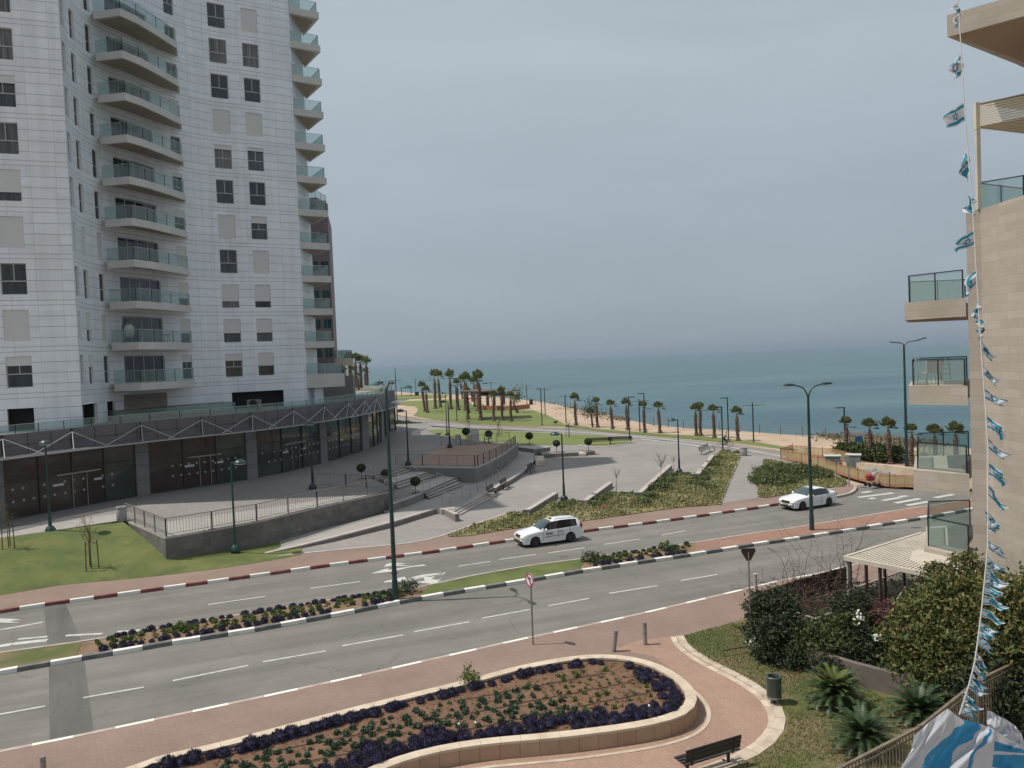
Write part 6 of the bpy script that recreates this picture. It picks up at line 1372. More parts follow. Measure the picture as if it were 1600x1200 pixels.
hb_ = [(c, (r[0], r[1], r[2] * .75)) for c, r in [(gp(1200,751,.4), (1.2, 2.0, .55)), (gp(1215,740,.5), (1.6, 2.4, .65)), (gp(1235,737,.5), (1.7, 2.2, .65)), (gp(1255,738,.5), (1.6, 1.8, .6)), (gp(1272,741,.45), (1.2, 1.2, .5)), (gp(1218,751,.4), (1.4, 1.2, .5)), (gp(1282,746,.35), (.8, .8, .35))]]
shrub_mass('hedge', 'dense green low hedge in the small garden bed behind the white sedan', 'hedge', hb_, 'shrub_green', .2, 900, seed=3)
for i, (pts, lab) in enumerate([([(876,791,.7),(886,789,.8),(868,795,.6)], 'dense green shrub at the foot of the first low garden wall'), ([(935,783,.8),(948,776,.7),(925,790,.7)], 'dense green shrub along the second low garden wall'),
                                ([(1010,778,.9),(1025,764,1.1),(1037,754,1.1),(1046,745,.9),(1000,786,.8)], 'long dense green shrub along the third low garden wall'), ([(1100,742,1.0),(1110,728,1.0),(1120,718,.8),(1092,750,.8)], 'long dark green shrub along the last low garden wall'),
                                ([(1066,741,.5),(1076,742,.4)], 'small dark shrub at the foot of the dark blue lamp by the garden'), ([(1080,757,.9)], 'spiky yellow green shrub in the middle of the garden bed'), ([(1102,764,.8)], 'rounded green shrub right of the spiky one in the garden bed'), ([(985,772,.5),(972,773,.4)], 'small dark shrub beside the third garden wall end'),
                                ([(806,807,.4),(798,812,.3)], 'low dark shrub above the taxi roof at the first garden wall'), ([(1132,706,.5),(1148,707,.4)], 'low green shrub below the cyclist at the plaza corner'), ([(790,815,.35)], 'small grey green shrub left of the taxi roof sign')]):
    shrub_mass('garden_shrub', lab, 'shrub', [(gp(x, y, .2) + V(.2, -.35, r * .12), (r * .8, r * .8, r * .32)) for x, y, r in pts], 'shrub_green' if i != 7 else 'bush_mid', .17, 800, seed=20 + i)
t = thing('stop_post', 'short post with rusty red top in the garden bed before the pavement', 'post', tuple(gp(944,806,.16))); mb = MB(); mb.tube([V(0, 0, 0), V(0, 0, .5)], .05, 6); mb.build('shaft', 'cap_light', t, world=False); mb = MB(); mb.box((0, 0, .62), (.22, .1, .24)); mb.build('cap', 'net_orange', t, world=False)
# cliff scrub
mb = MB(); SHP = [V(p.x, p.y, 0) for p in shore] + [V(-1500, -60, 0)]
for x, y, r in [(905,633,5),(925,640,5),(945,646,5),(965,651,5),(988,658,4),(850,624,4),(860,626,4),(1310,684,3),(1335,690,3),(1370,694,3),(1400,697,3),(1430,700,3)]:
    c = G(x, y, -.5)
    for i in range(700):
        p = c + V(rg.gauss(0, r * .6), rg.gauss(0, r * .6), .5 + abs(rg.gauss(0, .22)))
        if inside(p, SHP): mb.leaf(p, .38, rg, .5)
o = mb.build('cliff_scrub', 'scrub'); o['kind'] = 'stuff'
shrub_mass('seaside_hedge', 'dark green hedge in front of the brown timber screen fence by the sea', 'hedge', [(gp(1325 + i * 14, 705 + i * 1.2, .7), (1.3, 1.0, .75)) for i in range(6)], 'bush_mid', .3, 350, seed=9)
shrub_mass('park_hedge', 'low dark planting bed on the path left of the plaza entrance', 'plant bed', [(gp(600 + i * 9, 659 + i * .9, .3), (1.6, 1.0, .35)) for i in range(7)], 'bush_mid', .3, 250, seed=12)
def lerpkeys(keys, x):
    if x >= keys[0][0]: return keys[0][1:]
    for a, b in zip(keys, keys[1:]):
        if a[0] >= x >= b[0]:
            t = (a[0] - x) / (a[0] - b[0]); return tuple(p + (q - p) * t for p, q in zip(a[1:], b[1:]))
    return keys[-1][1:]
def make_car(name, label, loc, rz, spec):
    t = thing(name, label, 'car', loc, rz); K = spec['keys']; wh = spec['wheels']; rw = spec['rw']; ra = rw + .06
    L0, L1 = K[0][0], K[-1][0]; xs = sorted(set([round(L0 + (L1 - L0) * i / 72, 3) for i in range(73)] + [round(k[0], 3) for k in K]), reverse=True)
    # keys: x, half width, underside z, belt z, roof z, roof half width
    ring = []
    for x in xs:
        wm, zb, zs, zr, wr = lerpkeys(K, x); ar = 0
        for w in wh:
            if abs(x - w) < ra: ar = max(ar, math.sqrt(ra * ra - (x - w) ** 2) + rw - .02)
        z2 = max(zb, ar); z3 = max(zb + (zs - zb) * .45, z2 + .03); z4 = max(zs - .1, z3 + .02)
        ring.append([(0, max(zb, .16)), (wm * .86, max(zb, ar if ar else zb)), (wm * .985, z2), (wm, z3), (wm * .995, z4), (wm * .95, zs), (wr, zr - .05), (wr * .88, zr - .005), (wr * .45, zr + .018), (0, zr + .024)])
    xi = {x: i for i, x in enumerate(xs)}
    body = MB(); side = {}; screens = {'front': MB(), 'rear': MB()}; nr = 10
    def P(i, j, s): y, z = ring[i][j]; return V(xs[i], y * s, z)
    sw = spec['side_windows']; ws = spec['windscreen']; rs = spec['rearscreen']
    for i in range(len(xs) - 1):
        xm = (xs[i] + xs[i + 1]) / 2
        for j in range(nr - 1):
            for s in (1, -1):
                q = [P(i, j, s), P(i + 1, j, s), P(i + 1, j + 1, s), P(i, j + 1, s)]
                if s < 0: q = q[::-1]
                tgt = body
                if j == 5:
                    for k, (a, b) in enumerate(sw):
                        if b < xm < a: tgt = side.setdefault((k, s), MB())
                if j >= 6 and ws[1] < xm < ws[0]: tgt = screens['front']
                if j >= 6 and rs[1] < xm < rs[0]: tgt = screens['rear']
                tgt.poly(q)
    for i in (0, len(xs) - 1):
        for s in (1, -1): q = [P(i, j, s) for j in range(nr)]; body.poly(q if (s > 0) == (i == 0) else q[::-1])
    def weld(mb, nm, m, sm=True):
        o = mb.build(nm, m, t, world=False); bm = bmesh.new(); bm.from_mesh(o.data); bmesh.ops.remove_doubles(bm, verts=bm.verts, dist=.0005); bmesh.ops.recalc_face_normals(bm, faces=bm.faces); bm.to_mesh(o.data); bm.free()
        o.data.polygons.foreach_set('use_smooth', [sm] * len(o.data.polygons)); o.data.set_sharp_from_angle(angle=R(38)); return o
    bo = weld(body, 'body', 'car_white')
    weld(screens['front'], 'windscreen', 'car_screen'); weld(screens['rear'], 'rear_window', 'car_glass')
    for (k, s), m in side.items(): weld(m, 'side_window', 'car_glass')
    W_ = max(k[1] for k in K)
    for w in wh:
        for s in (1, -1):
            mb = MB(); y0 = s * (W_ - .2); y1 = s * (W_ - .015)
            mb.tube([V(w, y0, rw), V(w, y0 + s * .02, rw), V(w, y1 - s * .03, rw), V(w, y1, rw)], [rw * .93, rw, rw, rw * .92], 22); wo = mb.build('wheel', 'tyre', t, world=False, smooth=True, sharp=40)
            mb = MB()
            for k in range(7):
                a = k * 2 * math.pi / 7; c = V(math.cos(a), 0, math.sin(a)); mb.bar(V(w, y1 + s * .006, rw), V(w, y1 + s * .004, rw) + c * rw * .66, .05, .012)
            for k in range(20):
                a0, a1 = k * math.pi / 10, (k + 1) * math.pi / 10; mb.bar(V(w + rw * .66 * math.cos(a0), y1 + s * .004, rw + rw * .66 * math.sin(a0)), V(w + rw * .66 * math.cos(a1), y1 + s * .004, rw + rw * .66 * math.sin(a1)), .03, .014)
            mb.tube([V(w, y1, rw), V(w, y1 + s * .012, rw)], .06, 10); mb.build('rim', 'rim', wo, world=False)
            mb = MB(); mb.tube([V(w, s * (W_ - .32), rw + .02), V(w, s * (W_ - .3), rw + .02)], ra * .99, 18); mb.build('wheel_well', 'black_plastic', t, world=False)
    mb = MB(); mb.box(((L0 + L1) / 2, 0, .27), (L0 - L1 - .5, W_ * 1.5, .16)); mb.build('underbody', 'black_plastic', t, world=False)
    # fittings that follow the skin
    def skin(x, j, u, s, out=.006):
        i = min(range(len(xs) - 1), key=lambda k: abs(xs[k] - x)); a, b = Vector((0, *ring[i][j])), Vector((0, *ring[i][min(j + 1, nr - 1)])); p = a.lerp(b, u); return V(x, s * (p.y + out), p.z)
    for s in (1, -1):
        for x in spec['door_lines']:
            mb = MB(); pts = [skin(x, 2, .4, s), skin(x, 3, .0, s), skin(x, 4, 0, s), skin(x, 5, 0, s, .004)]
            for a, b in zip(pts, pts[1:]): mb.bar(a, b, .012, .012)
            mb.build('door_gap', 'black_plastic', t, world=False)
        for x in spec['handles']: mb = MB(); p = skin(x, 4, .2, s, .02); mb.box(p, (.17, .03, .03)); mb.build('door_handle', 'car_white', t, world=False)
        mx = spec['mirror']; p = skin(mx, 5, 0, s, .13); mb = MB(); mb.blob(p + V(0, 0, .06), (.08, .13, .08), 1, 0, 1, 10, 7); o = mb.build('wing_mirror', 'car_white', t, world=False, smooth=True)
        hx = L0 - .12; zb = lerpkeys(K, hx)[2]; mb = MB(); mb.blob((L0 - .2, s * W_ * .68, zb - .12), (.27, .2, .085), 1, 0, 1, 12, 8, ); mb.build('headlight', 'headlight', t, world=False, smooth=True)
        mb = MB(); mb.blob((L1 + .12, s * W_ * .82, spec['tail'][0]), (.14, .13, spec['tail'][1]), 1, 0, 1, 10, 8); mb.build('tail_light', 'tail_red', t, world=False, smooth=True)
        mb = MB(); mb.box((L0 - .04, s * W_ * .66, .36), (.1, .3, .08)); mb.build('fog_recess', 'black_plastic', t, world=False)
    g = spec['grille']; mb = MB(); mb.box((L0 - .02, 0, g[0]), (.09, g[1], g[2]))
    gr_ = mb.build('grille', 'black_plastic', t, world=False); mb = MB()
    for i in range(3): mb.box((L0 + .027, 0, g[0] - g[2] * .3 + i * g[2] * .3), (.01, g[1] * .94, .012))
    mb.build('grille_bars', 'rim', gr_, world=False)
    mb = MB(); mb.box((L0 + .01, 0, .3), (.06, 1.0, .14)); mb.build('lower_intake', 'black_plastic', t, world=False)
    mb = MB(); mb.box((L0 + .035, 0, .46), (.02, .5, .11)); mb.build('number_plate', 'plate_yellow', t, world=False)
    return t, skin, W_
def car_pose(pxf, pxr, off):
    a, b = G(*pxf, 0), G(*pxr, 0); ka = min(FK, key=lambda p: (p - a).length); i = FK.index(ka); d = (FK[i + 1] - FK[i - 1]).normalized() * -1
    c = (a + b) / 2; n = V(d.y, -d.x, 0); n = n if n.y > 0 else -n; return V(c.x + n.x * off, c.y + n.y * off, .006), math.atan2(d.y, d.x)
#          x     hw   under belt  roof  roofhw
wagon = [(2.12, .60, .30, .62, .64, .50), (2.04, .74, .22, .70, .735, .60), (1.8, .80, .20, .80, .84, .66), (1.3, .815, .2, .88, .935, .69), (.86, .82, .2, .93, 1.01, .70), (.3, .82, .2, .945, 1.36, .60), (.05, .82, .2, .95, 1.44, .58), (-.6, .82, .2, .96, 1.475, .585),
         (-1.3, .82, .2, .975, 1.465, .58), (-1.75, .81, .21, .99, 1.43, .565), (-1.95, .79, .24, 1.0, 1.33, .56), (-2.08, .75, .28, .95, 1.05, .60), (-2.12, .70, .32, .85, .88, .62)]
loc, rz = car_pose((840,855), (891.4,847.4), .78)
t, skin, W_ = make_car('parked_car', 'white taxi estate car with yellow roof sign driving along the red and white kerb', loc, rz, dict(keys=wagon, wheels=(1.26, -1.2), rw=.31, side_windows=[(.62, .06), (.06, -.76), (-.76, -1.72)], windscreen=(.86, .06), rearscreen=(-1.96, -2.09), door_lines=(.72, -.32, -1.18), handles=(-.1, -.95), mirror=.55, tail=(.95, .2), grille=(.66, .62, .15)))
t.scale = (.93, .93, .95)
mb = MB(); mb.box((-.1, 0, 1.5), (.1, .4, .05)); mb.build('roof_sign_base', 'black_plastic', t, world=False); mb = MB(); mb.prism([(-.02, -.17), (-.16, -.17), (-.16, .17), (-.02, .17)], 1.515, 1.63); mb.build('roof_sign', 'taxi_yellow', t, world=False)
for s in (1, -1):
    mb = MB(); mb.tube([V(-.2, s * .57, 1.46), V(-.28, s * .575, 1.53), V(-1.55, s * .565, 1.5), V(-1.65, s * .56, 1.44)], .02, 6); mb.build('roof_rail', 'rim', t, world=False)
    mb = MB(); mb.bar(skin(.62, 3, .1, s, .008) + V(0, 0, -.03), skin(-.78, 3, .1, s, .008) + V(0, 0, .02), .055, .012); mb.build('rubbing_strip', 'black_plastic', t, world=False)
def lettering(txt, size, x, z, s, m, par):
    cu = bpy.data.curves.new('door_lettering', 'FONT'); cu.body = txt; cu.size = size; cu.extrude = .002; cu.align_x = 'CENTER'; cu.offset = .006; cu.materials.append(MATS[m]); o = bpy.data.objects.new('door_lettering', cu); C.objects.link(o); o.parent = par
    me = bpy.data.meshes.new_from_object(o); bpy.data.objects.remove(o); o = bpy.data.objects.new('door_lettering', me); C.objects.link(o); o.parent = par
    o.location = (x, s * (W_ + .008), z); o.rotation_euler = (R(90), 0, R(180) if s > 0 else 0); return o
for s in (1, -1): lettering('תוינומ', .2, .28, .66, s, 'black_plastic', t); lettering('TAXI', .15, -.5, .72, s, 'steel', t)
sedan = [(2.30, .62, .28, .60, .63, .50), (2.2, .80, .2, .70, .73, .64), (1.9, .87, .19, .80, .84, .70), (1.3, .89, .19, .87, .93, .74), (.85, .90, .19, .91, 1.0, .74), (.2, .90, .19, .93, 1.34, .63), (-.1, .90, .19, .935, 1.415, .60), (-.7, .90, .19, .94, 1.43, .60),
         (-1.2, .90, .19, .95, 1.36, .60), (-1.65, .89, .2, .97, 1.13, .64), (-1.85, .88, .22, .985, 1.04, .72), (-2.15, .86, .25, .98, 1.03, .74), (-2.27, .80, .3, .93, .96, .70), (-2.3, .74, .34, .85, .87, .66)]
loc, rz = car_pose((1258.4,797.5), (1296,791.5), .86)
t, _a, _b = make_car('parked_car', 'white saloon car with dark windows behind the tall double armed median lamp', loc, rz, dict(keys=sedan, wheels=(1.42, -1.34), rw=.32, side_windows=[(.6, -.03), (-.03, -.98), (-.98, -1.5)], windscreen=(.85, -.08), rearscreen=(-1.18, -1.82), door_lines=(.68, -.5, -1.2), handles=(-.3, -1.0), mirror=.5, tail=(.82, .1), grille=(.62, .8, .16)))
t.scale = (.88, .9, .93)
# ---------------------------------------------------------------- cyclist
def skinned(name, verts, edges, m, par, sub=2):
    me = bpy.data.meshes.new(name); me.from_pydata([v[0] for v in verts], edges, []); o = bpy.data.objects.new(name, me); C.objects.link(o); o.parent = par; me.materials.append(MATS[m])
    md = o.modifiers.new('skin', 'SKIN'); md.use_smooth_shade = True
    bm = bmesh.new(); bm.from_mesh(me); ly = bm.verts.layers.skin.verify(); bm.verts.ensure_lookup_table()
    for i, v in enumerate(verts): bm.verts[i][ly].radius = (v[1], v[1]); bm.verts[i][ly].use_root = (i == 0)
    bm.to_mesh(me); bm.free(); s_ = o.modifiers.new('sub', 'SUBSURF'); s_.levels = s_.render_levels = sub; return o
b = G(1134,699,PZ); bk = thing('bicycle', 'bicycle ridden along the seaside path by a person in dark clothes', 'bicycle', tuple(b), R(-12))
for x in (-.52, .52):
    mb = MB(); n = 24
    for i in range(n): a0, a1 = i * 2 * math.pi / n, (i + 1) * 2 * math.pi / n; mb.bar(V(x + .33 * math.cos(a0), 0, .34 + .33 * math.sin(a0)), V(x + .33 * math.cos(a1), 0, .34 + .33 * math.sin(a1)), .035)
    for i in range(8): a0 = i * math.pi / 8; mb.bar(V(x + .32 * math.cos(a0), 0, .34 + .32 * math.sin(a0)), V(x - .32 * math.cos(a0), 0, .34 - .32 * math.sin(a0)), .006)
    mb.build('wheel', 'tyre', bk, world=False)
mb = MB()
for a_, b_ in (((-.52, .34), (-.1, .3)), ((-.52, .34), (-.2, .82)), ((-.1, .3), (-.2, .86)), ((-.2, .78), (.38, .82)), ((-.1, .3), (.38, .74)), ((.38, .74), (.52, .34)), ((.38, .74), (.34, 1.0))): mb.bar(V(a_[0], 0, a_[1]), V(b_[0], 0, b_[1]), .035)
mb.build('frame', 'cloth_green', bk, world=False); mb = MB(); mb.tube([V(.3, -.28, 1.02), V(.36, 0, 1.0), V(.3, .28, 1.02)], .018, 6); mb.build('handlebar', 'black_plastic', bk, world=False); mb = MB(); mb.blob((-.22, 0, .9), (.14, .08, .04), 1, 0, 1, 8, 6); mb.build('saddle', 'black_plastic', bk, world=False)
mb = MB(); mb.box((-.1, 0, .3), (.1, .3, .03)); mb.build('pedals', 'black_plastic', bk, world=False)
pr = thing('person', 'person in dark clothes and white cap riding a bicycle on the seaside path', 'person', tuple(b), R(-12))
sv = [((-.2, 0, .98), .14), ((-.14, 0, 1.15), .13), ((-.02, 0, 1.38), .15), ((.04, 0, 1.5), .07), ((.07, 0, 1.58), .06), ((.1, 0, 1.67), .1), ((.11, 0, 1.76), .09),
      ((-.16, .1, .95), .1), ((.16, .12, .78), .075), ((.02, .13, .38), .05), ((.1, .13, .33), .035), ((-.16, -.1, .95), .1), ((.12, -.12, .68), .075), ((-.08, -.13, .26), .05), ((.02, -.13, .2), .035),
      ((.0, .17, 1.4), .06), ((.12, .24, 1.2), .045), ((.3, .24, 1.06), .03), ((.0, -.17, 1.4), .06), ((.12, -.24, 1.2), .045), ((.3, -.24, 1.06), .03)]
se = [(0, 1), (1, 2), (2, 3), (3, 4), (4, 5), (5, 6), (0, 7), (7, 8), (8, 9), (9, 10), (0, 11), (11, 12), (12, 13), (13, 14), (2, 15), (15, 16), (16, 17), (2, 18), (18, 19), (19, 20)]
skinned('body', sv, se, 'skin', pr); cl = [(v, r * 1.14) for v, r in sv]; skinned('clothing', [cl[i] for i in (0, 1, 2, 7, 8, 9, 11, 12, 13, 15, 16, 18, 19)], [(0, 1), (1, 2), (0, 3), (3, 4), (4, 5), (0, 6), (6, 7), (7, 8), (2, 9), (9, 10), (2, 11), (11, 12)], 'cloth_dark', pr)
mb = MB(); mb.blob((.1, 0, 1.79), (.12, .1, .07), 1, 0, 1, 10, 7); mb.box((.2, 0, 1.76), (.12, .14, .02)); mb.build('cap', 'cap_light', pr, world=False, smooth=True)
b = G(868,663.5,0); t = thing('crow', 'dark bird standing on the sandy promenade edge by the park lawn', 'bird', tuple(b), .5, None); t.scale = (1.5,) * 3
mb = MB(); mb.blob((0, 0, .28), (.26, .11, .12), 2, .02, 1, 10, 8); mb.blob((.24, 0, .42), (.09, .075, .08), 2, 0, 1, 8, 6); mb.poly([V(-.2, .05, .3), V(-.2, -.05, .3), V(-.5, -.04, .24), V(-.5, .04, .24)]); mb.tube([V(.31, 0, .42), V(.42, 0, .4)], [.025, .005], 5)
for s in (-.05, .05): mb.tube([V(0, s, .2), V(.02, s, 0)], .012, 4)
mb.build('body', 'hair', t, world=False)
# ---------------------------------------------------------------- big stone flower bed
ZP = .62
loop_px = [(60,1245),(200,1199),(250.6,1179),(335,1162),(436,1135),(537.5,1108),(675,1074.8),(740,1059),(810,1039.5),(877.5,1027),(928,1021.5),(979,1023.5),(1029,1036),(1060,1053),(1080,1070),(1089.6,1086),(1088,1103),(1066,1120),(1012,1134),(942,1144),(877.5,1152),(800,1158.5),(742.5,1164),(675,1176),(620,1192),(560,1218),(480,1262)]
loop = smooth_line(GL(loop_px, ZP), 2)
t = thing('flower_bed', 'big raised stone edged flower bed with rounded end beside the pink pavement', 'flower bed', (G(700, 1120, SW).x, G(700, 1120, SW).y, SW))
mb = MB(); wallstrip(mb, loop, .26, .05, ZP - .07, side=-1); mb.build('stone_wall', 'planter_side', t, norm=True)
mb = MB(); q = resample(loop, step=.55)
for a, b, c, d in zip(q, q[1:], offset_line(q, -.33)[1:], offset_line(q, -.33)): 
    g_ = (b - a).normalized() * .008; mb.prism([(a.x, a.y), (b.x - g_.x, b.y - g_.y), (c.x - g_.x, c.y - g_.y), (d.x, d.y)], ZP - .068, ZP)
mb.build('coping', 'cap_cream', t)
inn_ = offset_line(loop, -.3); mb = MB(); mb.poly(setz(inn_, ZP - .1)); mb.build('soil', 'soil_red', t)
rg = random.Random(5); Wi = [V(p.x, p.y, 0) for p in offset_line(loop, -.42)]
mb = MB()
for i in range(2600):
    p = V(rg.uniform(min(v.x for v in Wi), max(v.x for v in Wi)), rg.uniform(min(v.y for v in Wi), max(v.y for v in Wi)), ZP - .09)
    if inside(p, Wi): s_ = rg.uniform(.012, .045); mb.blob(p, (s_, s_, s_ * .7), i, .3, 2, 5, 4)
mb.build('soil_clods', 'soil_red', t)
mb = MB(); o1 = offset_line(loop, .28); o2 = offset_line(loop, .4); k0 = len(loop) // 2 - 6; 
for a, b, c, d in zip(o1[k0:], o1[k0 + 1:], o2[k0 + 1:], o2[k0:]): mb.prism([(a.x, a.y), (b.x, b.y), (c.x, c.y), (d.x, d.y)], .1, SW + .02)
struct('kerb', mb, 'kerb_stone')
def make_lav(seed, m, n=170, r=.24, h=.24, leaf=.11, asp=.3, core=False):
    def f():
        rg = random.Random(seed); mb = MB()
        if core:
            mb.blob((0, 0, .04), (r * .8, r * .8, h * .78), seed, .12, 2, 10, 7)
            for i in range(n):
                d = V(rg.gauss(0, 1), rg.gauss(0, 1), abs(rg.gauss(0, 1)) + .15).normalized(); k = .88 * (1 + .2 * noise.noise(d * 2 + V(seed, 0, 0))); c = V(d.x * r * k, d.y * r * k, .02 + d.z * h * k); e = c + (d + V(rg.gauss(0, .3), rg.gauss(0, .3), .5)).normalized() * leaf * rg.uniform(.6, 1.2); tt = d.cross(V(rg.gauss(0, 1), rg.gauss(0, 1), 1)).normalized() * .009; mb.poly([c - tt, c + tt, e + tt * .6, e - tt * .6])
        else:
            for i in range(n):
                d = V(rg.gauss(0, 1), rg.gauss(0, 1), abs(rg.gauss(0, 1))).normalized(); k = rg.random() ** .35 * (1 + .3 * noise.noise(d * 2 + V(seed, 0, 0))); mb.leaf(V(d.x * r * k, d.y * r * k, d.z * h * k), leaf, rg, 1.2, asp=asp)
        return mb.build('p', m)
    return f
LAV = [Proto(make_lav(s, 'lavender', 420, .25, .25, .085, core=True)) for s in (1, 2, 3)]; BLU = [Proto(make_lav(s, 'plant_blue', 60, .15, .17, .12, .6)) for s in (11, 12, 13)]; GRN = [Proto(make_lav(s, 'plant_green', 40, .12, .14, .12, .55)) for s in (21, 22)]; DRY = [Proto(make_lav(s, 'plant_dry', 22, .09, .09, .1, .5)) for s in (31, 32)]
def put(pr, name, cat, label, group, p, s):
    o = pr.put(p, rg.uniform(0, 6.28), label, group, (s, s, s * rg.uniform(.8, 1.15))); o.name = name; o['category'] = cat; return o
def row_along(line, step, jit, fn):
    for p in resample(line, step=step): fn(p + V(rg.gauss(0, jit), rg.gauss(0, jit), 0))
for p in resample(offset_line(loop, -.62), step=.36):
    x, y = proj(V(p.x, p.y, ZP)); 
    if not (-20 < x < 1620 and y < 1215): continue
    near = p.y < 27.5 and y > 1040 and (x > 1040 or p.y < G(x, 1100, ZP).y)
    gap = noise.noise(V(p.x * .6, p.y * .6, 3))
    if gap < -.3: continue
    s_ = rg.uniform(.6, 1.05) * (1.0 if near else .8)
    put(rg.choice(LAV), 'lavender_plant', 'plant', 'dark purple lavender clump in the border of the big raised flower bed', 'lavender bordering the raised flower bed', V(p.x + rg.gauss(0, .05), p.y + rg.gauss(0, .05), ZP - .1), s_)
for p in resample(offset_line(loop, -1.0)[len(loop) // 2 - 4:], step=.42):
    x, y = proj(V(p.x, p.y, ZP))
    if y > 1215 or x < 0 or noise.noise(V(p.x * .5, p.y * .5, 8)) < -.2: continue
    put(rg.choice(LAV), 'lavender_plant', 'plant', 'dark purple lavender clump in the border of the big raised flower bed', 'lavender bordering the raised flower bed', V(p.x + rg.gauss(0, .06), p.y + rg.gauss(0, .06), ZP - .1), rg.uniform(.6, 1.1))
core = [V(p.x, p.y, 0) for p in offset_line(loop, -1.15)]; nb = 0; dline = (G(1040, 1085, ZP) - G(300, 1235, ZP)).normalized(); pr_ = V(-dline.y, dline.x, 0); o0 = G(300, 1235, ZP)
counts = {'b': 0, 'g': 0, 'd': 0}
for r_ in range(-4, 28):
    for c_ in range(-4, 82):
        p = o0 + dline * (c_ * .36 + rg.gauss(0, .07)) + pr_ * (r_ * .31 + rg.gauss(0, .04)); x, y = proj(V(p.x, p.y, ZP))
        if not inside(p, core) or y > 1210 or x < -10: continue
        q = V(p.x, p.y, ZP - .1); dens = noise.noise(V(p.x * .35, p.y * .35, 1.5)); front_ = r_ < 7 + c_ * .03
        if x < 900 and front_ and dens > -.4 and r_ > -2 and counts['b'] < 195:
            counts['b'] += 1; put(rg.choice(BLU), 'bedding_plant', 'plant', 'blue green leafy bedding plant in the rows of the big raised flower bed', 'blue green bedding plants in the raised bed', q + V(rg.gauss(0, .07), rg.gauss(0, .07), 0), rg.uniform(.45, .95))
        elif rg.random() < .42 and counts['g'] < 260:
            counts['g'] += 1; put(rg.choice(GRN), 'seedling', 'plant', 'small yellow green seedling among the soil rows of the big raised flower bed', 'green seedlings in the raised bed', q, rg.uniform(.45, 1.0))
        elif counts['d'] < 290:
            counts['d'] += 1; put(rg.choice(DRY), 'seedling', 'plant', 'tiny brownish seedling in the bare soil of the big raised flower bed', 'brown seedlings in the raised bed', q, rg.uniform(.5, 1.0))
b = G(736,1068,ZP - .1); shrub_mass('bedding_shrub', 'bright green bushy plant at the far edge of the big raised flower bed', 'plant', [(b + V(0, 0, .18), (.32, .3, .26))], 'plant_green', .1, 1600, seed=4)
for k_ in range(1, 9):
    a_ = [o0 + dline * (c_ * .5) + pr_ * (k_ * .95 - .5) for c_ in range(-4, 60)]; a_ = [p for p in a_ if inside(p, core)]
    if len(a_) > 3: mb = MB(); mb.tube([V(p.x + rg.gauss(0, .02), p.y + rg.gauss(0, .02), ZP - .075) for p in a_], .011, 5); mb.build('drip_pipe', 'black_plastic', bpy.data.objects['flower_bed'])
for x, y, lab in ((717,1141,'left small white flower among the near lavender'), (743,1139,'right small white flower among the near lavender'), (1014,1112,'single white flower near the right end of the raised bed')):
    b = G(x, y + 14, ZP - .1); t = thing('white_flower', lab, 'flower', tuple(b)); mb = MB(); mb.tube([V(0, 0, 0), V(.02, 0, .42)], .006, 4); mb.build('stem', 'plant_green', t, world=False); mb = MB(); mb.blob((.02, 0, .44), (.035, .035, .03), 1, .2, 2, 8, 6); mb.build('bloom', 'flower_white', t, world=False)
b = G(249,1192,ZP - .1); t = thing('garden_spotlight', 'small pale round garden light at the left end of the raised bed', 'garden light', tuple(b)); mb = MB(); mb.lathe([(.11, 0), (.12, .1), (.09, .14)], 14); mb.build('housing', 'cap_light', t, world=False, smooth=True, sharp=40)
# ---------------------------------------------------------------- flowered median strips
def median_pts(x0, x1, f, step):
    a = resample(sub(MN, x0, x1), n=60); b = resample(sub(MF, x0, x1), n=60); mid = [p.lerp(q, f) for p, q in zip(a, b)]; return resample(mid, step=step)
for x0, x1, nm, gs in ((150, 612, 'long flowered median strip left of the tall lamp', 'nearer median'), (918, 1076, 'short flowered median strip right of the median lawn', 'far median')):
    for f in ((.2, .88) if x0 < 500 else (.22, .84)):
        for p in median_pts(x0, x1, f, .34):
            if noise.noise(V(p.x * .7, p.y, 4)) < -.33: continue
            put(rg.choice(LAV), 'lavender_plant', 'plant', 'dark purple lavender clump on the ' + nm, 'lavender on the ' + gs, V(p.x + rg.gauss(0, .05), p.y + rg.gauss(0, .05), SW - .02), rg.uniform(.6, .95) * .8)
    for f in (.38, .54, .7):
        for p in median_pts(x0, x1, f, .4):
            k = rg.random(); pr = GRN if k < .5 else (BLU if k < .7 else DRY)
            put(rg.choice(pr), 'bedding_plant', 'plant', 'small leafy bedding plant on the ' + nm, 'bedding plants on the ' + gs, V(p.x + rg.gauss(0, .07), p.y + rg.gauss(0, .07), SW - .01), rg.uniform(.95, 1.45))
for x, y, r_, m, lab in ((636,925,.42,'plant_blue','rounded grey green shrub on the median right beside the tall lamp foot'), (622,930,.3,'shrub_green','small green shrub hugging the foot of the tall median lamp'), (922,877,.4,'bush_mid','dark upright shrub at the left tip of the short flowered median strip'), (1040,858,.3,'plant_green','yellow green shrub in the middle of the short flowered median strip'),
                        (285,985,.28,'plant_green','leafy yellow green plant in the long flowered median strip')):
    b = G(x, y, SW); shrub_mass('median_shrub', lab, 'shrub', [(b + V(0, 0, r_ * .55), (r_, r_ * .8, r_ * .7))], m, .12, 1300, seed=int(x))
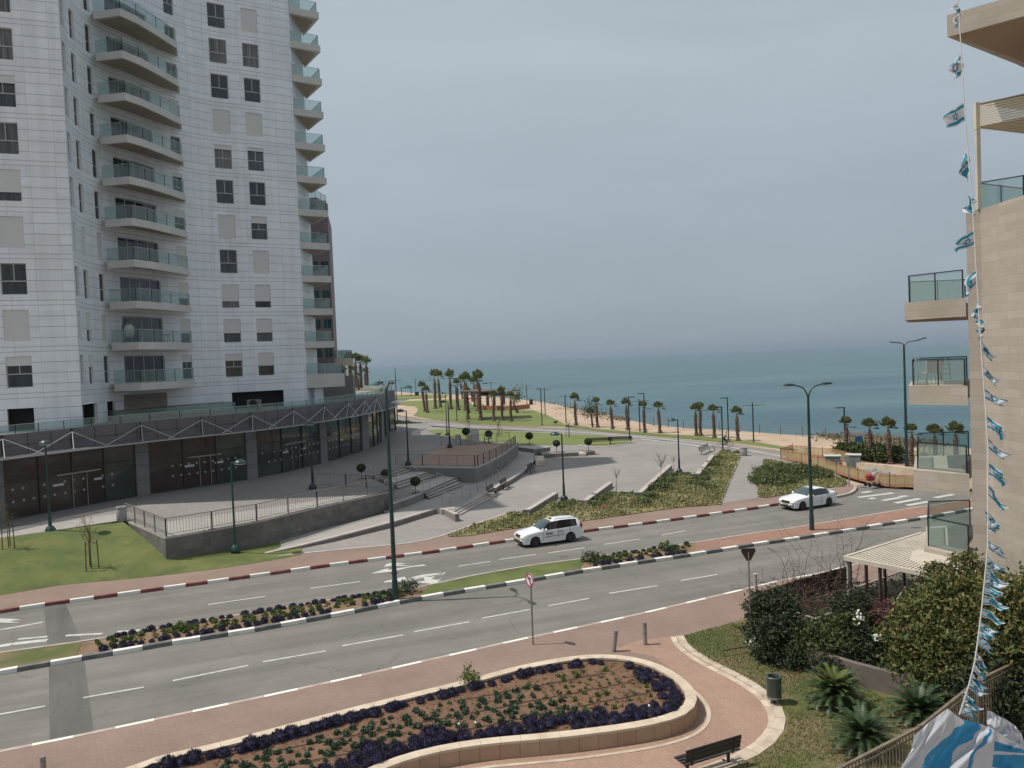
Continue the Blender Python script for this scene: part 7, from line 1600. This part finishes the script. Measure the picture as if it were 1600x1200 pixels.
# tufts of grass on the near lawn and the median
mb = MB(); rg2 = random.Random(8)
lawn_poly = [(1068,993),(1084,1016),(1110,1033),(1158,1055),(1195,1077),(1222,1100),(1232,1124),(1228,1144),(1204,1171),(1156,1197),(1290,1210),(1440,1130),(1330,1060),(1250,1040),(1180,1020),(1180,975),(1143,974)]
for p in scatter_px(lawn_poly, 15000, .2, rg2):
    if noise.noise(V(p.x * .5, p.y * .5, 0)) > -.25 or rg2.random() < .3: n = len(mb.v); a = rg2.uniform(0, 6.28); c, s = math.cos(a) * .012, math.sin(a) * .012; h_ = rg2.uniform(.03, .085); mb.poly([p + V(c, s, 0), p - V(c, s, 0), p + V(rg2.gauss(0, .03), rg2.gauss(0, .03), h_)])
o = mb.build('grass_tufts', 'grass_blade'); o['kind'] = 'stuff'
# ---------------------------------------------------------------- sago palms
def make_sago():
    t = thing('sago_palm', 's', 'sago palm'); rg = random.Random(2); mb = MB(); mb.lathe([(.2, 0), (.24, .15), (.2, .34), (.1, .4)], 12); mb.build('trunk', 'palm_trunk', t, world=False)
    for nm, m, n, e0, e1, L_ in (('fronds', 'sago_leaf', 58, -.1, 1.35, 1.05), ('young_fronds', 'sago_new', 24, .85, 1.4, .9)):
        mb = MB()
        for i in range(n):
            a = i * 2.399 + rg.uniform(-.15, .15); el = e0 + (e1 - e0) * (i / n) + rg.uniform(-.1, .1); L2 = L_ * rg.uniform(.85, 1.1); o_ = V(math.cos(a), math.sin(a), 0); sd = V(-o_.y, o_.x, 0); pts = []
            for k in range(13): u = k / 12; e = el - .95 * u * u; pts.append((pts[-1] + (o_ * math.cos(e) + V(0, 0, math.sin(e))) * L2 / 12) if pts else V(0, 0, .36))
            for k in range(2, 13):
                u = k / 12; w = .15 * math.sin(min(1, u * 1.25) * 2.6 + .25) + .04; p = pts[k]; dd = (pts[k] - pts[k - 1]).normalized()
                for s in (1, -1):
                    for h_ in (0, .33, .66): p2 = p - dd * (L2 / 12) * h_; tip = p2 + sd * s * w + dd * w * .55 + V(0, 0, -.02); mb.poly([p2 - dd * .013, tip, p2 + dd * .019])
            for k in range(12): mb.poly([pts[k] + sd * .008, pts[k] - sd * .008, pts[k + 1] - sd * .006, pts[k + 1] + sd * .006])
        mb.build(nm, m, t, world=False)
    return t
SG = Proto(make_sago)
SG.put(G(1306,1104,.2), 0, 'sago palm with bright yellow green young fronds on top, nearest the grey garden wall', None, 1.0)
for x, y, lab, s, rz in ((1350,1172,'sago palm in front, lowest in the photo, above the iron fence', .98, 1.0), (1436,1130,'sago palm on the right, darkest and beside the garland of flags', .95, 2.4)):
    o = SG.put(G(x, y, .2), rz, lab, None, s)
    for c in list(o.children):
        if c.name.startswith('young'): bpy.data.objects.remove(c)
# ---------------------------------------------------------------- bushes around the stone building
def B(x, y, Y, rx, rz=None, ry=None): return (D(x, y, Y), (rx, ry or rx, rz or rx))
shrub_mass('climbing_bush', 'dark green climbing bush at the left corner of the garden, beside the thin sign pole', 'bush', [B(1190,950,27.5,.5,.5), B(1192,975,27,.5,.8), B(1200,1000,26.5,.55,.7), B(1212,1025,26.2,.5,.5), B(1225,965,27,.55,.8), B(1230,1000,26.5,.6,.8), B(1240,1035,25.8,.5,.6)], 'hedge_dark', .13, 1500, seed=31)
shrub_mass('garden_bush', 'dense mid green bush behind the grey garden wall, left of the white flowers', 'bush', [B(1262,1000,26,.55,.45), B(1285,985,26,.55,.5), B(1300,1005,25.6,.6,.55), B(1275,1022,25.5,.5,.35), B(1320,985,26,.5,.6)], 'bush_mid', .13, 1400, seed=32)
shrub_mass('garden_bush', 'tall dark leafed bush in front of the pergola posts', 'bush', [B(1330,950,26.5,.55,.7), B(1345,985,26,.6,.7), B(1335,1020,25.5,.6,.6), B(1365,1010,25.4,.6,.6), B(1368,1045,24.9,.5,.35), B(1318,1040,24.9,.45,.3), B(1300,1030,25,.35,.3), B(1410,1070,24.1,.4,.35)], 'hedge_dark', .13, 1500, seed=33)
shrub_mass('trailing_plant', 'dark leafy plant hanging over the middle of the brown garden wall', 'plant', [B(1300,1045,24.6,.4,.3), B(1322,1052,24.4,.35,.35), B(1282,1040,24.9,.25,.2), B(1415,1088,23.6,.35,.3)], 'hedge_dark', .1, 1300, seed=41)
shrub_mass('flowering_bush', 'straggly brownish bush with dry reddish leaves left of the big sunlit bush', 'bush', [B(1385,965,26,.5,.5), B(1395,1000,25.4,.5,.6), B(1392,1040,25,.5,.5), B(1405,1070,24.4,.45,.4)], 'bougainvillea', .12, 1000, seed=34)
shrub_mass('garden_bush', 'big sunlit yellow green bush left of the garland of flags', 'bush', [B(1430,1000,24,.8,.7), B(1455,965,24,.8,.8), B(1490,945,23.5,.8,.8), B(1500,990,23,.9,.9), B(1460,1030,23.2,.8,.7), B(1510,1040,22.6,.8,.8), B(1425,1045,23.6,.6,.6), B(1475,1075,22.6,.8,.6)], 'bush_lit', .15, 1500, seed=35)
shrub_mass('climbing_vine', 'light green arching vine reaching over the white slatted pergola roof', 'vine', [B(1480,905,24.5,.45,.4), B(1500,885,24.5,.4,.35), B(1525,905,24,.5,.5), B(1540,930,24,.5,.6), B(1462,885,24.8,.3,.14), B(1447,893,24.8,.25,.12), B(1515,872,24.3,.25,.2)], 'bush_lit', .14, 650, seed=36, twig=2)
shrub_mass('climbing_vine', 'low yellow green vine sprawling in front of the dark space under the pergola', 'vine', [B(1405,960,26.5,.45,.3), B(1425,948,26.3,.5,.3), B(1445,938,26,.5,.3), B(1468,932,25.6,.4,.3)], 'bush_lit', .14, 1000, seed=37)
shrub_mass('flowering_bush', 'green bush with pinkish flowers against the stone wall, right of the garland of flags', 'bush', [B(1560,930,22.5,.6,.5), B(1590,955,22,.7,.8), B(1570,990,22,.8,.8), B(1600,1010,21.5,.8,.8), B(1560,1035,21.8,.8,.7), B(1625,960,21.5,.8,.9)], 'bush_lit', .15, 1200, seed=38)
mb = MB(); rg3 = random.Random(4)
for i in range(150): c = D(rg3.choice((1560,1585,1600,1345,1395)), rg3.uniform(915,1010), 22); mb.leaf(c + V(rg3.gauss(0, .5), -.75 + rg3.gauss(0, .2), rg3.gauss(0, .3)), .07, rg3)
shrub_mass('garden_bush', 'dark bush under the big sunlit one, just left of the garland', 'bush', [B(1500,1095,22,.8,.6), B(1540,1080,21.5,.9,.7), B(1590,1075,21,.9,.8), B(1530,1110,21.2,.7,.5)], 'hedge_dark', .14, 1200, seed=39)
for x, y, Y, n_, lab in ((1335,960,25.4,26,'small cluster of white blossoms on the tall dark bush before the pergola'), (1172,1000,26.8,30,'bunch of white flowers on the bush beside the thin sign pole'), (1364,990,25,20,'small white blossoms on the bush below the pergola corner')):
    c = D(x, y, Y) + V(0, -.35, 0); mb = MB()
    for i in range(n_): mb.blob(c + V(rg3.gauss(0, .08), rg3.gauss(0, .08), rg3.gauss(0, .1)), (.035, .035, .03), i, .3, 2, 6, 4)
    tag(mb.build('white_blossoms', 'flower_white'), lab, 'flowers')
# bare vines
def vines(label, roots, n, seed, spread, hgt):
    rg = random.Random(seed); t = thing('bare_vine', label, 'vine', tuple(roots[0])); mb = MB(); mg = MB()
    for i in range(n):
        p = rg.choice(roots) + V(rg.gauss(0, .25), rg.gauss(0, .15), 0); d = V(rg.gauss(0, spread), rg.gauss(0, .25), 1).normalized(); pts = [p]; H_ = hgt * rg.uniform(.35, 1)
        for k in range(9): d = (d + V(rg.gauss(0, .25), rg.gauss(0, .2), rg.gauss(-.02, .12))).normalized(); pts.append(pts[-1] + d * H_ / 9)
        r0 = rg.uniform(.008, .022); mb.tube(pts, [r0 * (1 - .08 * k) for k in range(10)], 4)
        for k in range(3, 10):
            if rg.random() < .75:
                q = pts[k]; e = q + V(rg.gauss(0, .3), rg.gauss(0, .2), rg.gauss(.1, .2)); mb.tube([q, q.lerp(e, .5) + V(0, 0, .04), e], [.007, .005, .003], 3)
                if rg.random() < .5:
                    for _ in range(3): mg.leaf(e + V(rg.gauss(0, .05), rg.gauss(0, .05), rg.gauss(0, .05)), .06, rg)
    mb.build('stems', 'dry_twig', t); mg.build('dry_leaves', 'plant_dry', t)
vines('tangle of tall bare reddish vines rising over the brown plank fence', [G(1235,962,.2), G(1250,958,.2), G(1265,953,.2), G(1222,966,.2)], 46, 1, .5, 3.6)
vines('thin bare vine stems rising at the right end of the brown plank fence', [G(1310,935,.2), G(1318,932,.2)], 14, 2, .15, 4.2)
vines('low mat of brown dry vines covering the inside of the plank fence', [G(1215 + i * 14, 985 - i * 3, .4) for i in range(9)], 130, 3, 1.6, 1.5)
# twiggy brown floor of the garden
mb = MB(); gpoly = [(1195,965),(1250,945),(1325,922),(1440,905),(1540,900),(1540,1010),(1440,1080),(1380,1065),(1300,1040),(1240,1025)]; mb.poly(GL(gpoly, .23)); struct('garden_soil', mb, 'shade_brown')
mb = MB()
for p in scatter_px(gpoly, 5000, .3, rg3): mb.leaf(p + V(0, 0, rg3.random() * .5), .16, rg3, .2)
o = mb.build('dry_undergrowth', 'dead_leaf'); o['kind'] = 'stuff'
a, b, c = G(1209,952,1.0), G(1275,968,.6), G(1297,962,.9)
for pts, lab in (([D(1245,958,28), D(1275,967,27.4), D(1300,957,27.8)], 'short white pipe rail half buried in the brown vines, upper one'), ([D(1208,953,28.4), D(1257,968,27.4), D(1296,982,26.6)], 'long white pipe rail half buried in the brown vines, lower one')):
    t = thing('pipe_rail', lab, 'rail', tuple(pts[0])); mb = MB(); mb.tube(pts, .045, 7); mb.build('pipe', 'cap_light', t); mb = MB(); mb.tube([pts[1], V(pts[1].x, pts[1].y, .2)], .03, 6); mb.build('support', 'cap_light', t)
t = thing('metal_hoop', 'low dark metal hoop rail on the grass left of the thin sign pole', 'rail', tuple(G(1131,1026,.2))); mb = MB(); p0, p1 = G(1131,1026,.2), G(1178,1018,.2); mb.tube([p0, p0 + V(0, 0, .22), p1 + V(0, 0, .22), p1], .02, 6); mb.build('hoop', 'black_plastic', t)
# tap and posts
t = thing('prop_pole', 'two thin crossed poles leaning in the dark space under the pergola', 'poles', tuple(G(1400,955,.2))); mb = MB(); mb.tube([D(1392,950,28), D(1417,914,28.4)], .03, 5); mb.tube([D(1413,935,28.2), D(1417,913,28.4)], .025, 5); mb.tube([D(1417,914,28.4), D(1436,921,28.4)], .02, 5); mb.build('pole', 'rail_brown', t)
# ---------------------------------------------------------------- garland of small flags
string = [(-900,1452),(-60,1494),(0,1497),(100,1503),(200,1509),(300,1518),(380,1523),(450,1527),(560,1534),(640,1540),(700,1544),(850,1543.5),(900,1539),(950,1534),(1000,1528),(1035,1523),(1070,1514),(1095,1506),(1117,1499)]
def sx(y):
    for (a, xa), (b, xb) in zip(string, string[1:]):
        if a <= y <= b: return xa + (xb - xa) * (y - a) / (b - a)
    return string[-1][1]
def sY(y): return 8.6 - 2.6 * max(0, y) / 1117
t = thing('flag_garland', 'hanging garland of small white and blue star flags before the stone building', 'flag garland', tuple(D(1499,1117,6.0)))
mb = MB(); mb.tube([D(x, y, sY(y)) for y, x in string], .006, 5); mb.build('string', 'cord', t)
flags = [(3,50,-9,10),(84,126,-18,8),(160,196,-34,14),(232,276,-13,20),(301,333,-6,12),(360,388,-31,12),(419,450,-21,24),(466,500,-3,16),(498,526,4,14),(528,545,17,26),(563,586,20,26),(606,626,30,16),(648,673,31,22),(683,704,28,22),(722,747,30,20),(757,778,24,24),(797,812,10,20),(812,832,19,8),(843,860,26,16),(866,884,17,18),(888,902,28,14),(901,916,30,6),(914,930,30,10),(930,947,33,8),(950,966,30,12),(970,984,22,12),(982,996,26,10),(992,1010,20,14),(1018,1034,12,18),(1036,1050,20,20),(1050,1064,18,18),(1062,1076,22,16),(1080,1092,10,16),(1090,1101,22,8),(1100,1117,20,12)]
rgf = random.Random(6)
for fi, (y0, y1, dx, dy) in enumerate(flags):
    y1 = y1 - (y1 - y0) * .2; dx = dx * (.86 if fi < 7 else 1)
    Y0 = sY(y0); a = D(sx(y0), y0, Y0); b = D(sx(y1), y1, Y0); fv = D(sx(y0) + dx, y0 + dy, Y0) - a; nu, nv = 14, 12; mW = MB(); mS = MB(); ph = rgf.uniform(0, 6); am = .02 + .02 * rgf.random(); crump = max(0, 1 - abs(dx) / 26)
    def fp(u, v):
        p = a.lerp(b, v) + fv * u; sh_ = math.sin(u * 6 + ph + v * 2) * am * (.3 + u); q = math.sin(v * 7 + ph * 2 + u * 3) * .012 * u
        return p + V(q * 2.2 + crump * .02 * math.sin(v * 11 + fi), sh_ + crump * .05 * math.sin(v * 9 + u * 4), -.03 * u * u * (1 - v) + .012 * math.sin(u * 9 + ph) * u)
    for i in range(nu):
        for j in range(nv):
            P4 = [fp(i / nu, j / nv), fp((i + 1) / nu, j / nv), fp((i + 1) / nu, (j + 1) / nv), fp(i / nu, (j + 1) / nv)]; (mS if j in (1, 2, 9, 10) else mW).poly(P4, 0)
    f_ = mW.build('flag', 'flag_white', t)
    for e_ in ((mS),): e_.build('stripe', 'flag_teal', f_)
    st = MB(); cu_, cv_ = .5, .5
    for q in (0, 1):
        T3 = [(cu_ + .17 * math.cos(R(90 + 120 * k + 180 * q)), cv_ + .23 * math.sin(R(90 + 120 * k + 180 * q))) for k in range(3)]
        for k in range(3):
            A3, B3 = T3[k], T3[(k + 1) % 3]; n = 4
            for m_ in range(n):
                u0, v0 = [A3[z] + (B3[z] - A3[z]) * m_ / n for z in (0, 1)]; u1, v1 = [A3[z] + (B3[z] - A3[z]) * (m_ + 1) / n for z in (0, 1)]; st.bar(fp(u0, v0), fp(u1, v1), .005, .005)
    st.build('star', 'flag_teal', f_)
# ---------------------------------------------------------------- big crumpled flag close by
def cloth_patch(name, label, ctrl, Yf, pat, seed, nu=40, nv=30, amp=.035):
    """ctrl: rows of pixel control points; pat(u,v)->True where printed blue"""
    rows, cols = len(ctrl), len(ctrl[0]); G3 = []
    for j in range(nv + 1):
        v = j / nv * (rows - 1); j0 = min(int(v), rows - 2); fv_ = v - j0; r_ = []
        for i in range(nu + 1):
            u = i / nu * (cols - 1); i0 = min(int(u), cols - 2); fu = u - i0; fu_ = fu * fu * (3 - 2 * fu) * .5 + fu * .5
            x = sum(w * ctrl[j0 + a_][i0 + b_][0] for a_, b_, w in ((0, 0, (1 - fv_) * (1 - fu_)), (0, 1, (1 - fv_) * fu_), (1, 0, fv_ * (1 - fu_)), (1, 1, fv_ * fu_))); y = sum(w * ctrl[j0 + a_][i0 + b_][1] for a_, b_, w in ((0, 0, (1 - fv_) * (1 - fu_)), (0, 1, (1 - fv_) * fu_), (1, 0, fv_ * (1 - fu_)), (1, 1, fv_ * fu_)))
            n_ = noise.noise(V(i / nu * 4.2 + j / nv * 2 + seed, j / nv * 1.4, seed)) + .5 * noise.noise(V(i / nu * 11 + j / nv * 4, j / nv * 3, seed + 5)); r_.append(D(x, y, Yf + amp * n_ * 2.2))
        G3.append(r_)
    t = thing(name, label, 'flag', tuple(G3[-1][0])); ma, mc = MB(), MB()
    for j in range(nv):
        for i in range(nu): (mc if pat((i + .5) / nu, (j + .5) / nv) else ma).poly([G3[j][i], G3[j + 1][i], G3[j + 1][i + 1], G3[j][i + 1]])
    for mb_, nm, m in ((ma, 'cloth', 'flag_white_big'), (mc, 'blue_print', 'flag_blue_big')):
        if not mb_.f: continue
        o = mb_.build(nm, m, t); bm = bmesh.new(); bm.from_mesh(o.data); bmesh.ops.remove_doubles(bm, verts=bm.verts, dist=.00005); bm.to_mesh(o.data); bm.free(); o.data.polygons.foreach_set('use_smooth', [True] * len(o.data.polygons))
def pat1(u, v):
    w = .03 * math.sin(v * 9) + .02 * math.sin(v * 23)
    if abs(u - (.52 - .33 * v + w)) < .075 + .05 * v: return True
    if v > .02 and abs(u - (.70 - .24 * v + w * .6)) < .016: return True
    if .76 - .1 * v < u < 1.2 and .12 + .4 * (1 - u) < v < .60 + .25 * (u - .7) and not (abs(v - (.42 - .55 * (u - .72))) < .022): return True
    return False
cloth_patch('large_flag', 'large crumpled white and blue flag close to the camera at the bottom right corner', [[(1428,1150),(1452,1128),(1480,1107),(1503,1124),(1528,1130),(1548,1137),(1572,1152),(1600,1166)], [(1424,1172),(1446,1160),(1474,1148),(1500,1150),(1526,1158),(1552,1166),(1580,1176),(1612,1184)], [(1400,1212),(1424,1208),(1452,1204),(1484,1202),(1518,1204),(1552,1206),(1588,1210),(1628,1212)], [(1370,1280),(1400,1280),(1430,1280),(1470,1280),(1510,1280),(1550,1280),(1600,1280),(1650,1280)]], 2.6, pat1, 3, 170, 120, .02)
cloth_patch('large_flag', 'small upright white fold of cloth at the right of the large crumpled flag', [[(1543,1110),(1552,1113),(1558,1118),(1572,1124),(1586,1134),(1596,1146)], [(1542,1128),(1554,1136),(1566,1142),(1580,1150),(1592,1158),(1602,1166)], [(1544,1138),(1556,1150),(1570,1160),(1584,1170),(1598,1180),(1612,1190)]], 2.68, lambda u, v: False, 9, 24, 14, .02)
HAZE = .0001
m = bpy.data.materials.new('haze'); m.use_nodes = True; nt = m.node_tree; nt.nodes.clear(); MATS['haze'] = m
o_ = nt.nodes.new('ShaderNodeOutputMaterial'); v_ = nt.nodes.new('ShaderNodeVolumePrincipled'); v_.inputs['Density'].default_value = HAZE; v_.inputs['Color'].default_value = (.49, .6, .71, 1); v_.inputs['Anisotropy'].default_value = .2
nt.links.new(v_.outputs[0], o_.inputs['Volume'])
mb = MB(); q = 30300; mb.box((0, q - 300, 40), (2 * q, 2 * q, 116)); o = mb.build('haze', 'haze'); o['kind'] = 'stuff'
